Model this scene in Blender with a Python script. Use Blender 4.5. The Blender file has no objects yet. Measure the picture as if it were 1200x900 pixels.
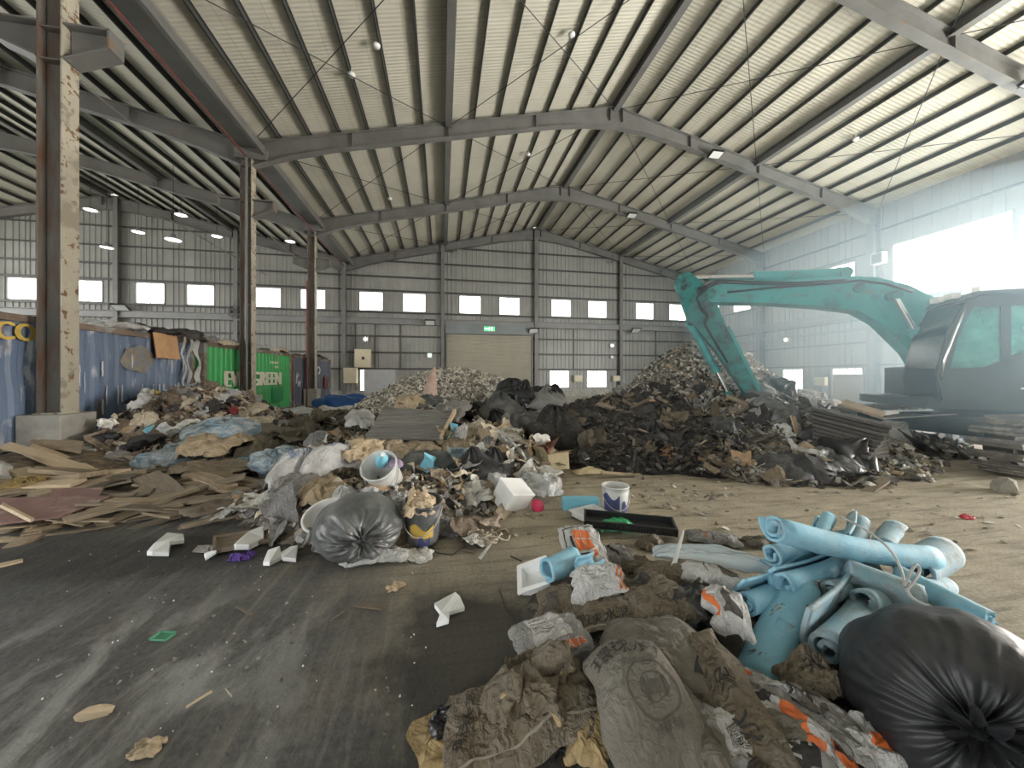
import bpy, bmesh, math, random
import numpy as np
from mathutils import Vector, Matrix, Euler

SC = bpy.context.scene
COL = SC.collection
PI = math.pi
rng = random.Random(7)
Z = Vector((0, 0, 1))

# ------------------------------------------------------------------ camera
F, YAW, CAMZ = 430.0, math.radians(10.8), 1.55
cy_, sy_ = math.cos(YAW), math.sin(YAW)
cam = bpy.data.cameras.new('camera')
cam.sensor_width = 36
cam.lens = F / 1200 * 36
cam.shift_y = -9 / 1200
cam.clip_start = 0.05
cam.clip_end = 200
camo = bpy.data.objects.new('camera', cam)
camo.location = (0, 0, CAMZ)
camo.rotation_euler = (PI / 2, 0, -YAW)
COL.objects.link(camo)
SC.camera = camo


def dep(px, py, d):
    """world point of a photo pixel at depth d along the view axis"""
    xc, zc = (px - 600) / F * d, d
    return Vector((xc * cy_ + zc * sy_, -xc * sy_ + zc * cy_, CAMZ + (441 - py) / F * d))


def at(px, py, z=0.0):
    """world point of a photo pixel lying at height z"""
    return dep(px, py, F * (CAMZ - z) / (py - 441))


# ------------------------------------------------------------------ noise
def _h(ix, iy, seed):
    n = (ix.astype(np.int64) * 374761393 + iy.astype(np.int64) * 668265263 + seed * 1442695041) & 0x7fffffff
    n = ((n ^ (n >> 13)) * 1274126177) & 0x7fffffff
    return (n ^ (n >> 16)) & 0x7fffffff


def pn(x, y, seed=0):
    x = np.asarray(x, float); y = np.asarray(y, float)
    ix, iy = np.floor(x), np.floor(y)
    fx, fy = x - ix, y - iy
    u, v = fx * fx * fx * (fx * (fx * 6 - 15) + 10), fy * fy * fy * (fy * (fy * 6 - 15) + 10)

    def g(dx, dy):
        a = _h(ix + dx, iy + dy, seed) / 0x7fffffff * 2 * PI
        return np.cos(a) * (fx - dx) + np.sin(a) * (fy - dy)
    a = g(0, 0) * (1 - u) + g(1, 0) * u
    b = g(0, 1) * (1 - u) + g(1, 1) * u
    return (a * (1 - v) + b * v) * 1.5


def crumple(x, y, seed=0, s=1.0):
    """creased-paper relief: flat facets meeting at sharp folds, about -1..1"""
    x = np.asarray(x, float) * s; y = np.asarray(y, float) * s
    r = random.Random(seed * 7919 + 13)
    wx = x + 0.22 * pn(x * 1.1, y * 1.1, seed + 11)
    wy = y + 0.22 * pn(x * 1.1 + 5, y * 1.1, seed + 12)
    out = 0.0
    for k in range(7):
        a = r.uniform(0, PI); f = 0.42 * 1.33 ** k
        t = (wx * math.cos(a) + wy * math.sin(a)) * f + r.random()
        tri = 2 * np.abs(2 * (t - np.floor(t + 0.5))) - 1
        gate = 0.55 + 0.9 * pn(x * f * .8 + k * 3.1, y * f * .8, seed + 30 + k)
        out = out + tri * np.clip(gate, 0, 1.2) * (0.52 / 1.22 ** k)
    out = out + 0.22 * (1 - 2.2 * np.abs(pn(wx * 2.1, wy * 2.1, seed)))
    return np.clip(out * 0.72, -1.6, 1.6)


# ------------------------------------------------------------------ mesh builder
def smooth_path(pts, n=6):
    """Catmull-Rom curve through the points"""
    P = [Vector(p) for p in pts]; out = []
    for i in range(len(P) - 1):
        a, b, c, d = P[max(i - 1, 0)], P[i], P[i + 1], P[min(i + 2, len(P) - 1)]
        for k in range(n):
            t = k / n
            out.append(0.5 * ((2 * b) + (c - a) * t + (2 * a - 5 * b + 4 * c - d) * t * t + (3 * b - a - 3 * c + d) * t ** 3))
    return out + [P[-1]]


class MB:
    def __init__(self):
        self.v, self.f, self.m, self.s = [], [], [], []

    def add(self, verts, faces, mat=0, smooth=False):
        b = len(self.v)
        self.v.extend([tuple(p) for p in verts])
        for fc in faces:
            self.f.append([i + b for i in fc]); self.m.append(mat); self.s.append(smooth)
        return self

    def box(self, c, size, rot=None, mat=0):
        x, y, z = size[0] / 2, size[1] / 2, size[2] / 2
        vs = [Vector(p) for p in ((-x, -y, -z), (x, -y, -z), (x, y, -z), (-x, y, -z), (-x, -y, z), (x, -y, z), (x, y, z), (-x, y, z))]
        if rot is not None: vs = [rot @ p for p in vs]
        c = Vector(c)
        return self.add([p + c for p in vs], [(0, 3, 2, 1), (4, 5, 6, 7), (0, 1, 5, 4), (1, 2, 6, 5), (2, 3, 7, 6), (3, 0, 4, 7)], mat)

    def bar(self, p0, p1, w, h, up=Z, mat=0):
        """box beam from p0 to p1; w across, h along up"""
        p0, p1 = Vector(p0), Vector(p1)
        d = (p1 - p0).normalized()
        r = d.cross(Vector(up))
        r = r.normalized() if r.length > 1e-5 else Vector((1, 0, 0))
        u = r.cross(d).normalized()
        vs = []
        for p in (p0, p1):
            for a, b in ((-1, -1), (1, -1), (1, 1), (-1, 1)):
                vs.append(p + r * (a * w / 2) + u * (b * h / 2))
        return self.add(vs, [(0, 1, 2, 3), (7, 6, 5, 4), (0, 4, 5, 1), (1, 5, 6, 2), (2, 6, 7, 3), (3, 7, 4, 0)], mat)

    def ibeam(self, p0, p1, w, h, up=Z, tf=0.03, tw=0.025, mat=0):
        p0, p1, = Vector(p0), Vector(p1)
        d = (p1 - p0).normalized(); r = d.cross(Vector(up)).normalized(); u = r.cross(d).normalized()
        o = u * (h / 2 - tf / 2)
        self.bar(p0 + o, p1 + o, w, tf, u, mat); self.bar(p0 - o, p1 - o, w, tf, u, mat)
        return self.bar(p0, p1, tw, h - 2 * tf, u, mat)

    def cyl(self, p0, p1, r0, r1=None, n=14, caps=True, mat=0, smooth=True):
        r1 = r0 if r1 is None else r1
        p0, p1 = Vector(p0), Vector(p1)
        d = (p1 - p0).normalized()
        a = d.orthogonal().normalized(); b = d.cross(a)
        vs = []
        for p, r in ((p0, r0), (p1, r1)):
            for i in range(n):
                t = 2 * PI * i / n
                vs.append(p + a * (math.cos(t) * r) + b * (math.sin(t) * r))
        self.add(vs, [(i, (i + 1) % n, n + (i + 1) % n, n + i) for i in range(n)], mat, smooth)
        if caps:
            self.add(vs[:n], [tuple(range(n - 1, -1, -1))], mat); self.add(vs[n:], [tuple(range(n))], mat)
        return self

    def tube(self, pts, r, n=6, mat=0, closed=False):
        pts = [Vector(p) for p in pts]
        k = len(pts); vs = []; a = None
        for i, p in enumerate(pts):
            d = (pts[(i + 1) % k] - pts[i - 1]) if closed else (pts[min(i + 1, k - 1)] - pts[max(i - 1, 0)])
            d.normalize()
            a = d.orthogonal().normalized() if a is None else (a - d * a.dot(d)).normalized()
            b = d.cross(a)
            rr = r[i] if isinstance(r, (list, tuple)) else r
            for j in range(n):
                t = 2 * PI * j / n
                vs.append(p + a * (math.cos(t) * rr) + b * (math.sin(t) * rr))
        fs = []
        for i in range(k if closed else k - 1):
            i2 = (i + 1) % k
            for j in range(n):
                fs.append((i * n + j, i * n + (j + 1) % n, i2 * n + (j + 1) % n, i2 * n + j))
        if not closed:
            fs.append(tuple(range(n - 1, -1, -1))); fs.append(tuple((k - 1) * n + j for j in range(n)))
        return self.add(vs, fs, mat, True)

    def prism(self, poly, o, U, V, N, depth, mat=0, mat_side=None):
        """2-D outline poly in plane (o,U,V), extruded by depth along N both ways"""
        o, U, V, N = Vector(o), Vector(U), Vector(V), Vector(N)
        n = len(poly)
        a = [o + U * p[0] + V * p[1] - N * depth / 2 for p in poly]
        b = [q + N * depth for q in a]
        self.add(a + b, [tuple(range(n - 1, -1, -1)), tuple(range(n, 2 * n))], mat)
        return self.add(a + b, [(i, (i + 1) % n, n + (i + 1) % n, n + i) for i in range(n)], mat if mat_side is None else mat_side)

    def lathe(self, prof, n=24, mat=0, c=(0, 0, 0)):
        """profile [(r,z)...] about the z axis"""
        vs = []; k = len(prof); c = Vector(c)
        for r, z in prof:
            for j in range(n):
                t = 2 * PI * j / n
                vs.append(c + Vector((r * math.cos(t), r * math.sin(t), z)))
        return self.add(vs, [(i * n + j, i * n + (j + 1) % n, (i + 1) * n + (j + 1) % n, (i + 1) * n + j) for i in range(k - 1) for j in range(n)], mat, True)

    def grid(self, P, mat=0, smooth=True, flip=False):
        nu, nv = P.shape[:2]
        b = len(self.v)
        self.v.extend([tuple(p) for p in P.reshape(-1, 3).tolist()])
        for i in range(nu - 1):
            for j in range(nv - 1):
                q = [b + i * nv + j, b + (i + 1) * nv + j, b + (i + 1) * nv + j + 1, b + i * nv + j + 1]
                self.f.append(q[::-1] if flip else q); self.m.append(mat); self.s.append(smooth)
        return self

    def build(self, name, mats, parent=None, loc=None, bevel=0, weld=False):
        me = bpy.data.meshes.new(name)
        vs = self.v
        if loc is not None:
            L = Vector(loc); vs = [(p[0] - L.x, p[1] - L.y, p[2] - L.z) for p in vs]
        me.from_pydata(vs, [], self.f)
        for m in (mats if isinstance(mats, (list, tuple)) else [mats]): me.materials.append(m)
        me.polygons.foreach_set('material_index', self.m)
        me.polygons.foreach_set('use_smooth', self.s)
        if weld:
            bm = bmesh.new(); bm.from_mesh(me)
            bmesh.ops.remove_doubles(bm, verts=bm.verts, dist=1e-4)
            bmesh.ops.recalc_face_normals(bm, faces=bm.faces)
            bm.to_mesh(me); bm.free()
        me.update()
        o = bpy.data.objects.new(name, me)
        COL.objects.link(o)
        if loc is not None: o.location = loc
        if parent is not None: o.parent = parent
        if bevel:
            md = o.modifiers.new('bevel', 'BEVEL'); md.width = bevel; md.segments = 2; md.limit_method = 'ANGLE'; md.angle_limit = 0.7
        return o


def tag(o, label=None, cat=None, group=None, kind=None):
    if label: o['label'] = label
    if cat: o['category'] = cat
    if group: o['group'] = group
    if kind: o['kind'] = kind
    return o


def thing(name, label, cat, loc=(0, 0, 0), rz=0.0, group=None, rot=None):
    o = bpy.data.objects.new(name, None)
    o.empty_display_size = 0.1
    COL.objects.link(o)
    o.location = loc
    o.rotation_euler = rot if rot is not None else (0, 0, rz)
    return tag(o, label, cat, group)


def copy_tree(o, parent=None):
    c = o.copy(); COL.objects.link(c)
    if parent is not None: c.parent = parent
    for ch in list(o.children): copy_tree(ch, c)
    return c


def struct(mb, name, mats, label=None, cat=None, group=None, **k):
    return tag(mb.build(name, mats, **k), label, cat, group, 'structure')


def align(x_axis, z_hint=Z):
    """rotation matrix whose X axis is x_axis"""
    x = Vector(x_axis).normalized()
    y = Vector(z_hint).cross(x)
    y = y.normalized() if y.length > 1e-5 else x.orthogonal().normalized()
    z = x.cross(y)
    return Matrix((x, y, z)).transposed()


# ------------------------------------------------------------------ materials
def M(name, col, rough=0.6, var=0.18, vs=4.0, metal=0.0, spot=None, spot_amt=0.5, spot_s=6.0, bump=0.0, bs=30.0,
      rand=0.0, spec=0.5, coords='Object', stretch=(1, 1, 1), alpha=1.0, trans=0.0, emit=None, estr=0.0, spot2=None, spot2_amt=0.5, spot2_s=15.0, sharp=0.08, coat=0.0, transl=0.0, crease=None):
    m = bpy.data.materials.new(name); m.use_nodes = True
    nt = m.node_tree; N = nt.nodes; L = nt.links
    bs_ = N['Principled BSDF']
    tc = N.new('ShaderNodeTexCoord'); mp = N.new('ShaderNodeMapping')
    mp.inputs['Scale'].default_value = stretch
    L.new(tc.outputs[coords], mp.inputs['Vector'])
    vec = mp.outputs[0]
    if rand and coords == 'Object':
        oi = N.new('ShaderNodeObjectInfo'); va = N.new('ShaderNodeVectorMath'); va.operation = 'ADD'
        sc = N.new('ShaderNodeVectorMath'); sc.operation = 'SCALE'; sc.inputs[0].default_value = (37, 19, 53)
        L.new(oi.outputs['Random'], sc.inputs['Scale']); L.new(mp.outputs[0], va.inputs[0]); L.new(sc.outputs[0], va.inputs[1])
        vec = va.outputs[0]

    def noise(s, d=5):
        n = N.new('ShaderNodeTexNoise'); n.inputs['Scale'].default_value = s; n.inputs['Detail'].default_value = d
        n.inputs['Roughness'].default_value = 0.6
        L.new(vec, n.inputs['Vector']); return n

    def ramp(src, a, b, ca, cb):
        r = N.new('ShaderNodeValToRGB'); L.new(src, r.inputs[0])
        r.color_ramp.elements[0].position = a; r.color_ramp.elements[1].position = b
        r.color_ramp.elements[0].color = ca; r.color_ramp.elements[1].color = cb; return r.outputs[0]
    c0 = tuple(max(0, x * (1 - var)) for x in col) + (1,)
    c1 = tuple(min(1, x * (1 + var)) for x in col) + (1,)
    out = ramp(noise(vs).outputs['Fac'], 0.3, 0.7, c0, c1)

    def overlay(out, c, amt, s, d=6):
        t = 0.72 - 0.44 * amt
        k = ramp(noise(s, d).outputs['Fac'], t - sharp / 2, t + sharp / 2, (0, 0, 0, 1), (1, 1, 1, 1))
        mx = N.new('ShaderNodeMix'); mx.data_type = 'RGBA'
        L.new(k, mx.inputs[0]); L.new(out, mx.inputs[6]); mx.inputs[7].default_value = tuple(c) + (1,)
        return mx.outputs[2]
    if spot: out = overlay(out, spot, spot_amt, spot_s)
    if spot2: out = overlay(out, spot2, spot2_amt, spot2_s)
    if rand:
        oi2 = N.new('ShaderNodeObjectInfo')
        mr = N.new('ShaderNodeMapRange'); mr.inputs[3].default_value = 1 - rand; mr.inputs[4].default_value = 1 + rand
        L.new(oi2.outputs['Random'], mr.inputs[0])
        hs = N.new('ShaderNodeHueSaturation'); L.new(mr.outputs[0], hs.inputs['Value']); L.new(out, hs.inputs['Color'])
        out = hs.outputs[0]
    L.new(out, bs_.inputs['Base Color'])
    bs_.inputs['Roughness'].default_value = rough
    bs_.inputs['Metallic'].default_value = metal
    bs_.inputs['Specular IOR Level'].default_value = spec
    bs_.inputs['Alpha'].default_value = alpha
    bs_.inputs['Transmission Weight'].default_value = trans
    if coat: bs_.inputs['Coat Weight'].default_value = coat
    if emit:
        bs_.inputs['Emission Color'].default_value = tuple(emit) + (1,); bs_.inputs['Emission Strength'].default_value = estr
    if bump:
        bp = N.new('ShaderNodeBump'); bp.inputs['Strength'].default_value = bump; bp.inputs['Distance'].default_value = 0.02
        L.new(noise(bs, 6).outputs['Fac'], bp.inputs['Height']); L.new(bp.outputs[0], bs_.inputs['Normal'])
    if crease:
        # sharp fine creases: where a slow noise crosses its middle value
        tot = None
        for k, (s_, w_) in enumerate(((crease[0], 1.0), (crease[0] * 2.3, 0.6))):
            n_ = noise(s_, 2); n_.inputs['Distortion'].default_value = 0.6
            a_ = N.new('ShaderNodeMath'); a_.operation = 'SUBTRACT'; L.new(n_.outputs['Fac'], a_.inputs[0]); a_.inputs[1].default_value = 0.5
            b_ = N.new('ShaderNodeMath'); b_.operation = 'ABSOLUTE'; L.new(a_.outputs[0], b_.inputs[0])
            c_ = N.new('ShaderNodeMath'); c_.operation = 'MULTIPLY'; L.new(b_.outputs[0], c_.inputs[0]); c_.inputs[1].default_value = w_ * 4
            c_.use_clamp = True
            if tot is None: tot = c_.outputs[0]
            else:
                d_ = N.new('ShaderNodeMath'); d_.operation = 'ADD'; L.new(tot, d_.inputs[0]); L.new(c_.outputs[0], d_.inputs[1]); tot = d_.outputs[0]
        bc = N.new('ShaderNodeBump'); bc.inputs['Strength'].default_value = crease[1]; bc.inputs['Distance'].default_value = crease[2]; bc.invert = True
        L.new(tot, bc.inputs['Height'])
        if bump: L.new(bp.outputs[0], bc.inputs['Normal'])
        L.new(bc.outputs[0], bs_.inputs['Normal'])
    if transl:
        tb = N.new('ShaderNodeBsdfTranslucent'); L.new(out, tb.inputs['Color'])
        ms = N.new('ShaderNodeMixShader'); ms.inputs[0].default_value = transl
        L.new(bs_.outputs[0], ms.inputs[1]); L.new(tb.outputs[0], ms.inputs[2])
        L.new(ms.outputs[0], N['Material Output'].inputs['Surface'])
    return m


def text2d(s, size=1.0, sub=0, bold=0.0):
    """tessellated lettering in the XY plane, centred: (verts, faces)"""
    cu = bpy.data.curves.new('t', 'FONT'); cu.body = s; cu.size = size; cu.align_x = 'CENTER'; cu.align_y = 'CENTER'
    cu.resolution_u = 3; cu.offset = bold
    ob = bpy.data.objects.new('t', cu); COL.objects.link(ob)
    bpy.context.view_layer.update()
    dg = bpy.context.evaluated_depsgraph_get()
    me = bpy.data.meshes.new_from_object(ob.evaluated_get(dg))
    if sub:
        bm = bmesh.new(); bm.from_mesh(me)
        bmesh.ops.triangulate(bm, faces=bm.faces)
        for k in range(8):
            es = [e for e in bm.edges if e.calc_length() > sub]
            if not es: break
            bmesh.ops.subdivide_edges(bm, edges=es, cuts=1)
            bmesh.ops.triangulate(bm, faces=[f for f in bm.faces if len(f.verts) > 3])
        bm.to_mesh(me); bm.free()
    v = [tuple(p.co) for p in me.vertices]; f = [tuple(p.vertices) for p in me.polygons]
    bpy.data.objects.remove(ob); bpy.data.curves.remove(cu); bpy.data.meshes.remove(me)
    return v, f


def stamp(mb, s, size, o, U, V, mat, off=0.0, sub=0, sx=1.0):
    """lettering placed on a plane with axes U (reading direction), V (up)"""
    v, f = text2d(s, size, sub)
    o, U, V = Vector(o), Vector(U).normalized(), Vector(V).normalized()
    n = U.cross(V)
    mb.add([o + U * (p[0] * sx) + V * p[1] + n * off for p in v], f, mat)
# ------------------------------------------------------------------ the hall
XL, XR, XM, YE, YF = -6.6, 20.85, 7.1, 27.2, -9.0
EAVE, RIDGE = 9.8, 12.95
SL = (RIDGE - EAVE) / (XR - XM)
XLM, XLL = XL - 13.7, -34.0
FR = [-5.0, 1.4, 7.8, 14.2, 20.6]


def zroof(x):
    return RIDGE - SL * abs(x - XM) if x > XL else RIDGE - SL * abs(x - XLM)


def on_end(px, py, y=None):
    y = YE if y is None else y
    r = (px - 600) / F
    x = y * (sy_ + cy_ * r) / (cy_ - sy_ * r)
    return Vector((x, y, CAMZ + (441 - py) / F * (x * sy_ + y * cy_)))


def on_side(px, py, x=None):
    x = XR if x is None else x
    r = (px - 600) / F
    y = x * (cy_ - sy_ * r) / (sy_ + cy_ * r)
    return Vector((x, y, CAMZ + (441 - py) / F * (x * sy_ + y * cy_)))


m_steel = M('grey_painted_steel', (0.15, 0.148, 0.138), 0.5, 0.2, 1.2, spot=(0.18, 0.12, 0.08), spot_amt=0.12, spot_s=2.5)
m_purlin = M('dark_purlin_steel', (0.05, 0.051, 0.048), 0.5, 0.15, 1.0)
m_rodm = M('bracing_rod_steel', (0.03, 0.03, 0.03), 0.5, 0.1)
m_clad = M('wall_cladding', (0.275, 0.275, 0.255), 0.5, 0.12, 0.35, spot=(0.21, 0.21, 0.195), spot_amt=0.25, spot_s=0.6, sharp=0.3)
m_conc = M('pale_concrete', (0.37, 0.36, 0.32), 0.9, 0.2, 2.5, spot=(0.26, 0.25, 0.22), spot_amt=0.4, spot_s=3, sharp=0.3, bump=0.2, bs=25)
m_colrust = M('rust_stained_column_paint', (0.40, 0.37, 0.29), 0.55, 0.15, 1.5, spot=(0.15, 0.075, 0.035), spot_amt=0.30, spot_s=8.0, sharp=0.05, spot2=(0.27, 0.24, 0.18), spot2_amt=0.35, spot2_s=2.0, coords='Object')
m_colweb = M('shaded_rusty_column_web_paint', (0.13, 0.125, 0.11), 0.6, 0.25, 1.2, spot=(0.12, 0.055, 0.03), spot_amt=0.3, spot_s=2.2, sharp=0.25, stretch=(2, 2, 0.5))  # rusty column paint, darkened for the shade on web and left flange
m_red = M('red_pipe_paint', (0.15, 0.04, 0.036), 0.5, 0.2, 3)
m_white = M('white_plastic', (0.75, 0.75, 0.72), 0.5, 0.06)
m_black = M('black_plastic', (0.02, 0.02, 0.022), 0.5, 0.2)
m_beigebox = M('beige_enclosure_paint', (0.55, 0.50, 0.36), 0.5, 0.06)
m_shutter = M('shutter_slat_paint', (0.33, 0.31, 0.25), 0.5, 0.08, 1.0)
m_hdr = M('shutter_hood_paint', (0.17, 0.19, 0.19), 0.5, 0.15, 1.0)
m_frame = M('window_frame_aluminium', (0.35, 0.35, 0.33), 0.5, 0.1)
m_lampw = M('lit_lamp_diffuser', (0.9, 0.9, 0.88), 0.4, 0.0, emit=(1, 0.98, 0.95), estr=3.0)
m_lampg = M('lit_green_lamp', (0.5, 0.9, 0.6), 0.4, 0.0, emit=(0.35, 1.0, 0.55), estr=2.0)
m_exit = M('lit_exit_sign_green', (0.02, 0.5, 0.12), 0.4, 0.0, emit=(0.02, 0.75, 0.16), estr=1.2)


def glass_mat(name, tint, gl=0.08, rough=0.05):
    m = bpy.data.materials.new(name); m.use_nodes = True
    nt = m.node_tree; N = nt.nodes; L = nt.links
    N.remove(N['Principled BSDF'])
    t = N.new('ShaderNodeBsdfTransparent'); t.inputs[0].default_value = tint + (1,)
    g = N.new('ShaderNodeBsdfGlossy'); g.inputs['Roughness'].default_value = rough
    x = N.new('ShaderNodeMixShader'); x.inputs[0].default_value = gl
    L.new(t.outputs[0], x.inputs[1]); L.new(g.outputs[0], x.inputs[2]); L.new(x.outputs[0], N['Material Output'].inputs[0])
    return m


m_glass = glass_mat('window_glass', (0.92, 0.95, 0.95))

# floor ------------------------------------------------------------
def floor_mat():
    m = bpy.data.materials.new('dusty_concrete_floor'); m.use_nodes = True
    nt = m.node_tree; N = nt.nodes; L = nt.links; b = N['Principled BSDF']
    g = N.new('ShaderNodeNewGeometry')

    def noise(s, d=6, st=(1, 1, 1), rz=0.0, dist=0.0):
        mp = N.new('ShaderNodeMapping'); mp.inputs['Scale'].default_value = st; mp.inputs['Rotation'].default_value = (0, 0, rz)
        L.new(g.outputs['Position'], mp.inputs[0])
        n = N.new('ShaderNodeTexNoise'); n.inputs['Scale'].default_value = s; n.inputs['Detail'].default_value = d
        n.inputs['Roughness'].default_value = 0.62; n.inputs['Distortion'].default_value = dist
        L.new(mp.outputs[0], n.inputs[0]); return n.outputs['Fac']

    def ramp(src, *st):
        r = N.new('ShaderNodeValToRGB'); L.new(src, r.inputs[0]); e = r.color_ramp.elements
        while len(e) < len(st): e.new(0.5)
        for k, (p, c) in enumerate(st):
            e[k].position = p; e[k].color = (c if len(c) == 3 else c[:3]) + (1,)
        return r.outputs[0]

    def mix(f, a, c, mode='MIX'):
        x = N.new('ShaderNodeMix'); x.data_type = 'RGBA'; x.blend_type = mode
        for s, v in ((0, f), (6, a), (7, c)):
            if hasattr(v, 'links'): L.new(v, x.inputs[s])
            elif s == 0: x.inputs[0].default_value = v
            else: x.inputs[s].default_value = v + (1,)
        return x.outputs[2]

    def math_(op, a, c=0.0, d=None):
        x = N.new('ShaderNodeMath'); x.operation = op
        for i, v in enumerate((a, c) if d is None else (a, c, d)):
            if hasattr(v, 'links'): L.new(v, x.inputs[i])
            else: x.inputs[i].default_value = v
        return x.outputs[0]
    B = lambda v: (v, v, v)
    sep = N.new('ShaderNodeSeparateXYZ'); L.new(g.outputs['Position'], sep.inputs[0])
    # dark swept concrete with damp patches
    conc = ramp(noise(1.3), (0.3, (0.058, 0.059, 0.054)), (0.55, (0.092, 0.091, 0.082)), (0.75, (0.145, 0.142, 0.125)))
    conc = mix(0.55, conc, ramp(noise(26, 8), (0.3, B(0.07)), (0.7, B(0.19))), 'MIX')
    # wheel-smeared streaks, running up the photo's diagonal
    st = ramp(noise(2.6, 8, (4.5, 0.45, 1), 0.12, 0.6), (0.50, B(0)), (0.66, B(1)))
    conc = mix(math_('MULTIPLY', st, 0.6), conc, (0.25, 0.24, 0.205))
    # pale patches near the camera, imitating bright reflections on the floor
    wl = ramp(noise(1.35, 7, (1.6, 0.8, 1), 0.3, 0.5), (0.50, B(0)), (0.60, B(1)))
    lf = N.new('ShaderNodeMapRange'); lf.inputs[1].default_value = -0.3; lf.inputs[2].default_value = -1.2
    L.new(sep.outputs[0], lf.inputs[0])
    nf = N.new('ShaderNodeMapRange'); nf.inputs[1].default_value = 3.1; nf.inputs[2].default_value = 2.5
    L.new(sep.outputs[1], nf.inputs[0])
    wl = math_('MULTIPLY', math_('MULTIPLY', wl, lf.outputs[0]), nf.outputs[0])
    conc = mix(math_('MULTIPLY', wl, 0.75), conc, (0.36, 0.365, 0.355))
    # sandy dust trodden over the middle and the right of the hall
    sand = ramp(noise(3.0, 8), (0.3, (0.28, 0.24, 0.18)), (0.55, (0.43, 0.375, 0.285)), (0.75, (0.56, 0.50, 0.39)))
    sand = mix(0.4, sand, ramp(noise(48, 6), (0.35, (0.15, 0.13, 0.098)), (0.65, (0.52, 0.46, 0.35))))
    sand = mix(math_('MULTIPLY', ramp(noise(2.4, 7, (0.5, 5, 1), math.radians(25), .5), (0.50, B(0)), (0.62, B(1))), 0.5), sand, (0.13, 0.115, 0.09))
    # mask along a line from the photo's lower middle to the back
    d = math_('ADD', math_('MULTIPLY', sep.outputs[0], 0.62), math_('MULTIPLY', sep.outputs[1], 0.42))
    d = math_('ADD', d, math_('MULTIPLY', math_('SUBTRACT', noise(0.9, 8, (1.3, 0.7, 1), 0, 0.4), 0.5), 3.4))
    mk = N.new('ShaderNodeMapRange'); mk.inputs[1].default_value = 0.35; mk.inputs[2].default_value = 1.75
    L.new(d, mk.inputs[0])
    out = mix(mk.outputs[0], conc, sand)
    # damp stains with shade painted in: beside the front heap, before the broken timber
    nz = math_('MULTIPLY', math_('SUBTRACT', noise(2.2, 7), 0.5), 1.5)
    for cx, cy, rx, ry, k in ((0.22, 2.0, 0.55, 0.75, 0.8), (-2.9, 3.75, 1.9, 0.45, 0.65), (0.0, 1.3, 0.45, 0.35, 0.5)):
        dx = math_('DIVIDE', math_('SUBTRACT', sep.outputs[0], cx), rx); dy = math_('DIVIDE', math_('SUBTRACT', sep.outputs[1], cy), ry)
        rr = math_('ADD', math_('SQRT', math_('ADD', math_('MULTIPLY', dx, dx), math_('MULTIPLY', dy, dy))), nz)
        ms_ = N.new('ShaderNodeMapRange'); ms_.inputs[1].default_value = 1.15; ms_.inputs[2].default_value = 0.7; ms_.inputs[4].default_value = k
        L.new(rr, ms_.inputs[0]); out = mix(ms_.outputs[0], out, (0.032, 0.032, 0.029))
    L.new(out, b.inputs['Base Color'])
    ro = mix(mk.outputs[0], ramp(noise(1.8), (0.35, B(0.42)), (0.65, B(0.75))), B(0.95))
    L.new(ro, b.inputs['Roughness'])
    b.inputs['Specular IOR Level'].default_value = 0.35
    bp = N.new('ShaderNodeBump'); bp.inputs['Strength'].default_value = 0.5; bp.inputs['Distance'].default_value = 0.02
    L.new(noise(30, 8), bp.inputs['Height']); L.new(bp.outputs[0], b.inputs['Normal'])
    return m


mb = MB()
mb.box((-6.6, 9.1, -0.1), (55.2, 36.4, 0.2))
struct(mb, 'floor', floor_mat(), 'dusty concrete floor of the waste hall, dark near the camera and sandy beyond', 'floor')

# roof sheets ------------------------------------------------------
def roof_mat():
    m = bpy.data.materials.new('insulated_roof_sheet'); m.use_nodes = True
    nt = m.node_tree; N = nt.nodes; L = nt.links; b = N['Principled BSDF']
    g = N.new('ShaderNodeNewGeometry')
    n = N.new('ShaderNodeTexNoise'); n.inputs['Scale'].default_value = 0.5; n.inputs['Detail'].default_value = 8
    L.new(g.outputs['Position'], n.inputs[0])
    r = N.new('ShaderNodeValToRGB'); L.new(n.outputs[0], r.inputs[0])
    r.color_ramp.elements[0].position = 0.3; r.color_ramp.elements[1].position = 0.7
    r.color_ramp.elements[0].color = (0.50, 0.48, 0.395, 1); r.color_ramp.elements[1].color = (0.62, 0.59, 0.495, 1)
    w = N.new('ShaderNodeTexWave'); w.bands_direction = 'Y'; w.inputs['Scale'].default_value = 2.6; w.inputs['Distortion'].default_value = 0
    L.new(g.outputs['Position'], w.inputs[0])
    br = N.new('ShaderNodeTexBrick'); br.inputs['Scale'].default_value = 1.0; br.inputs['Mortar Size'].default_value = 0.012
    br.inputs['Brick Width'].default_value = 3.4; br.inputs['Row Height'].default_value = 1.05; br.inputs['Color1'].default_value = (1, 1, 1, 1); br.inputs['Color2'].default_value = (0.92, 0.92, 0.92, 1); br.inputs['Mortar'].default_value = (0.7, 0.7, 0.68, 1)
    mp = N.new('ShaderNodeMapping'); mp.inputs['Rotation'].default_value = (0, 0, PI / 2)
    L.new(g.outputs['Position'], mp.inputs[0]); L.new(mp.outputs[0], br.inputs[0])
    mx = N.new('ShaderNodeMix'); mx.data_type = 'RGBA'; mx.blend_type = 'MULTIPLY'; mx.inputs[0].default_value = 0.8
    L.new(r.outputs[0], mx.inputs[6]); L.new(br.outputs[0], mx.inputs[7]); L.new(mx.outputs[2], b.inputs['Base Color'])
    bp = N.new('ShaderNodeBump'); bp.inputs['Strength'].default_value = 0.35; bp.inputs['Distance'].default_value = 0.03
    L.new(w.outputs[1], bp.inputs['Height']); L.new(bp.outputs[0], b.inputs['Normal'])
    b.inputs['Roughness'].default_value = 0.6
    return m


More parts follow.
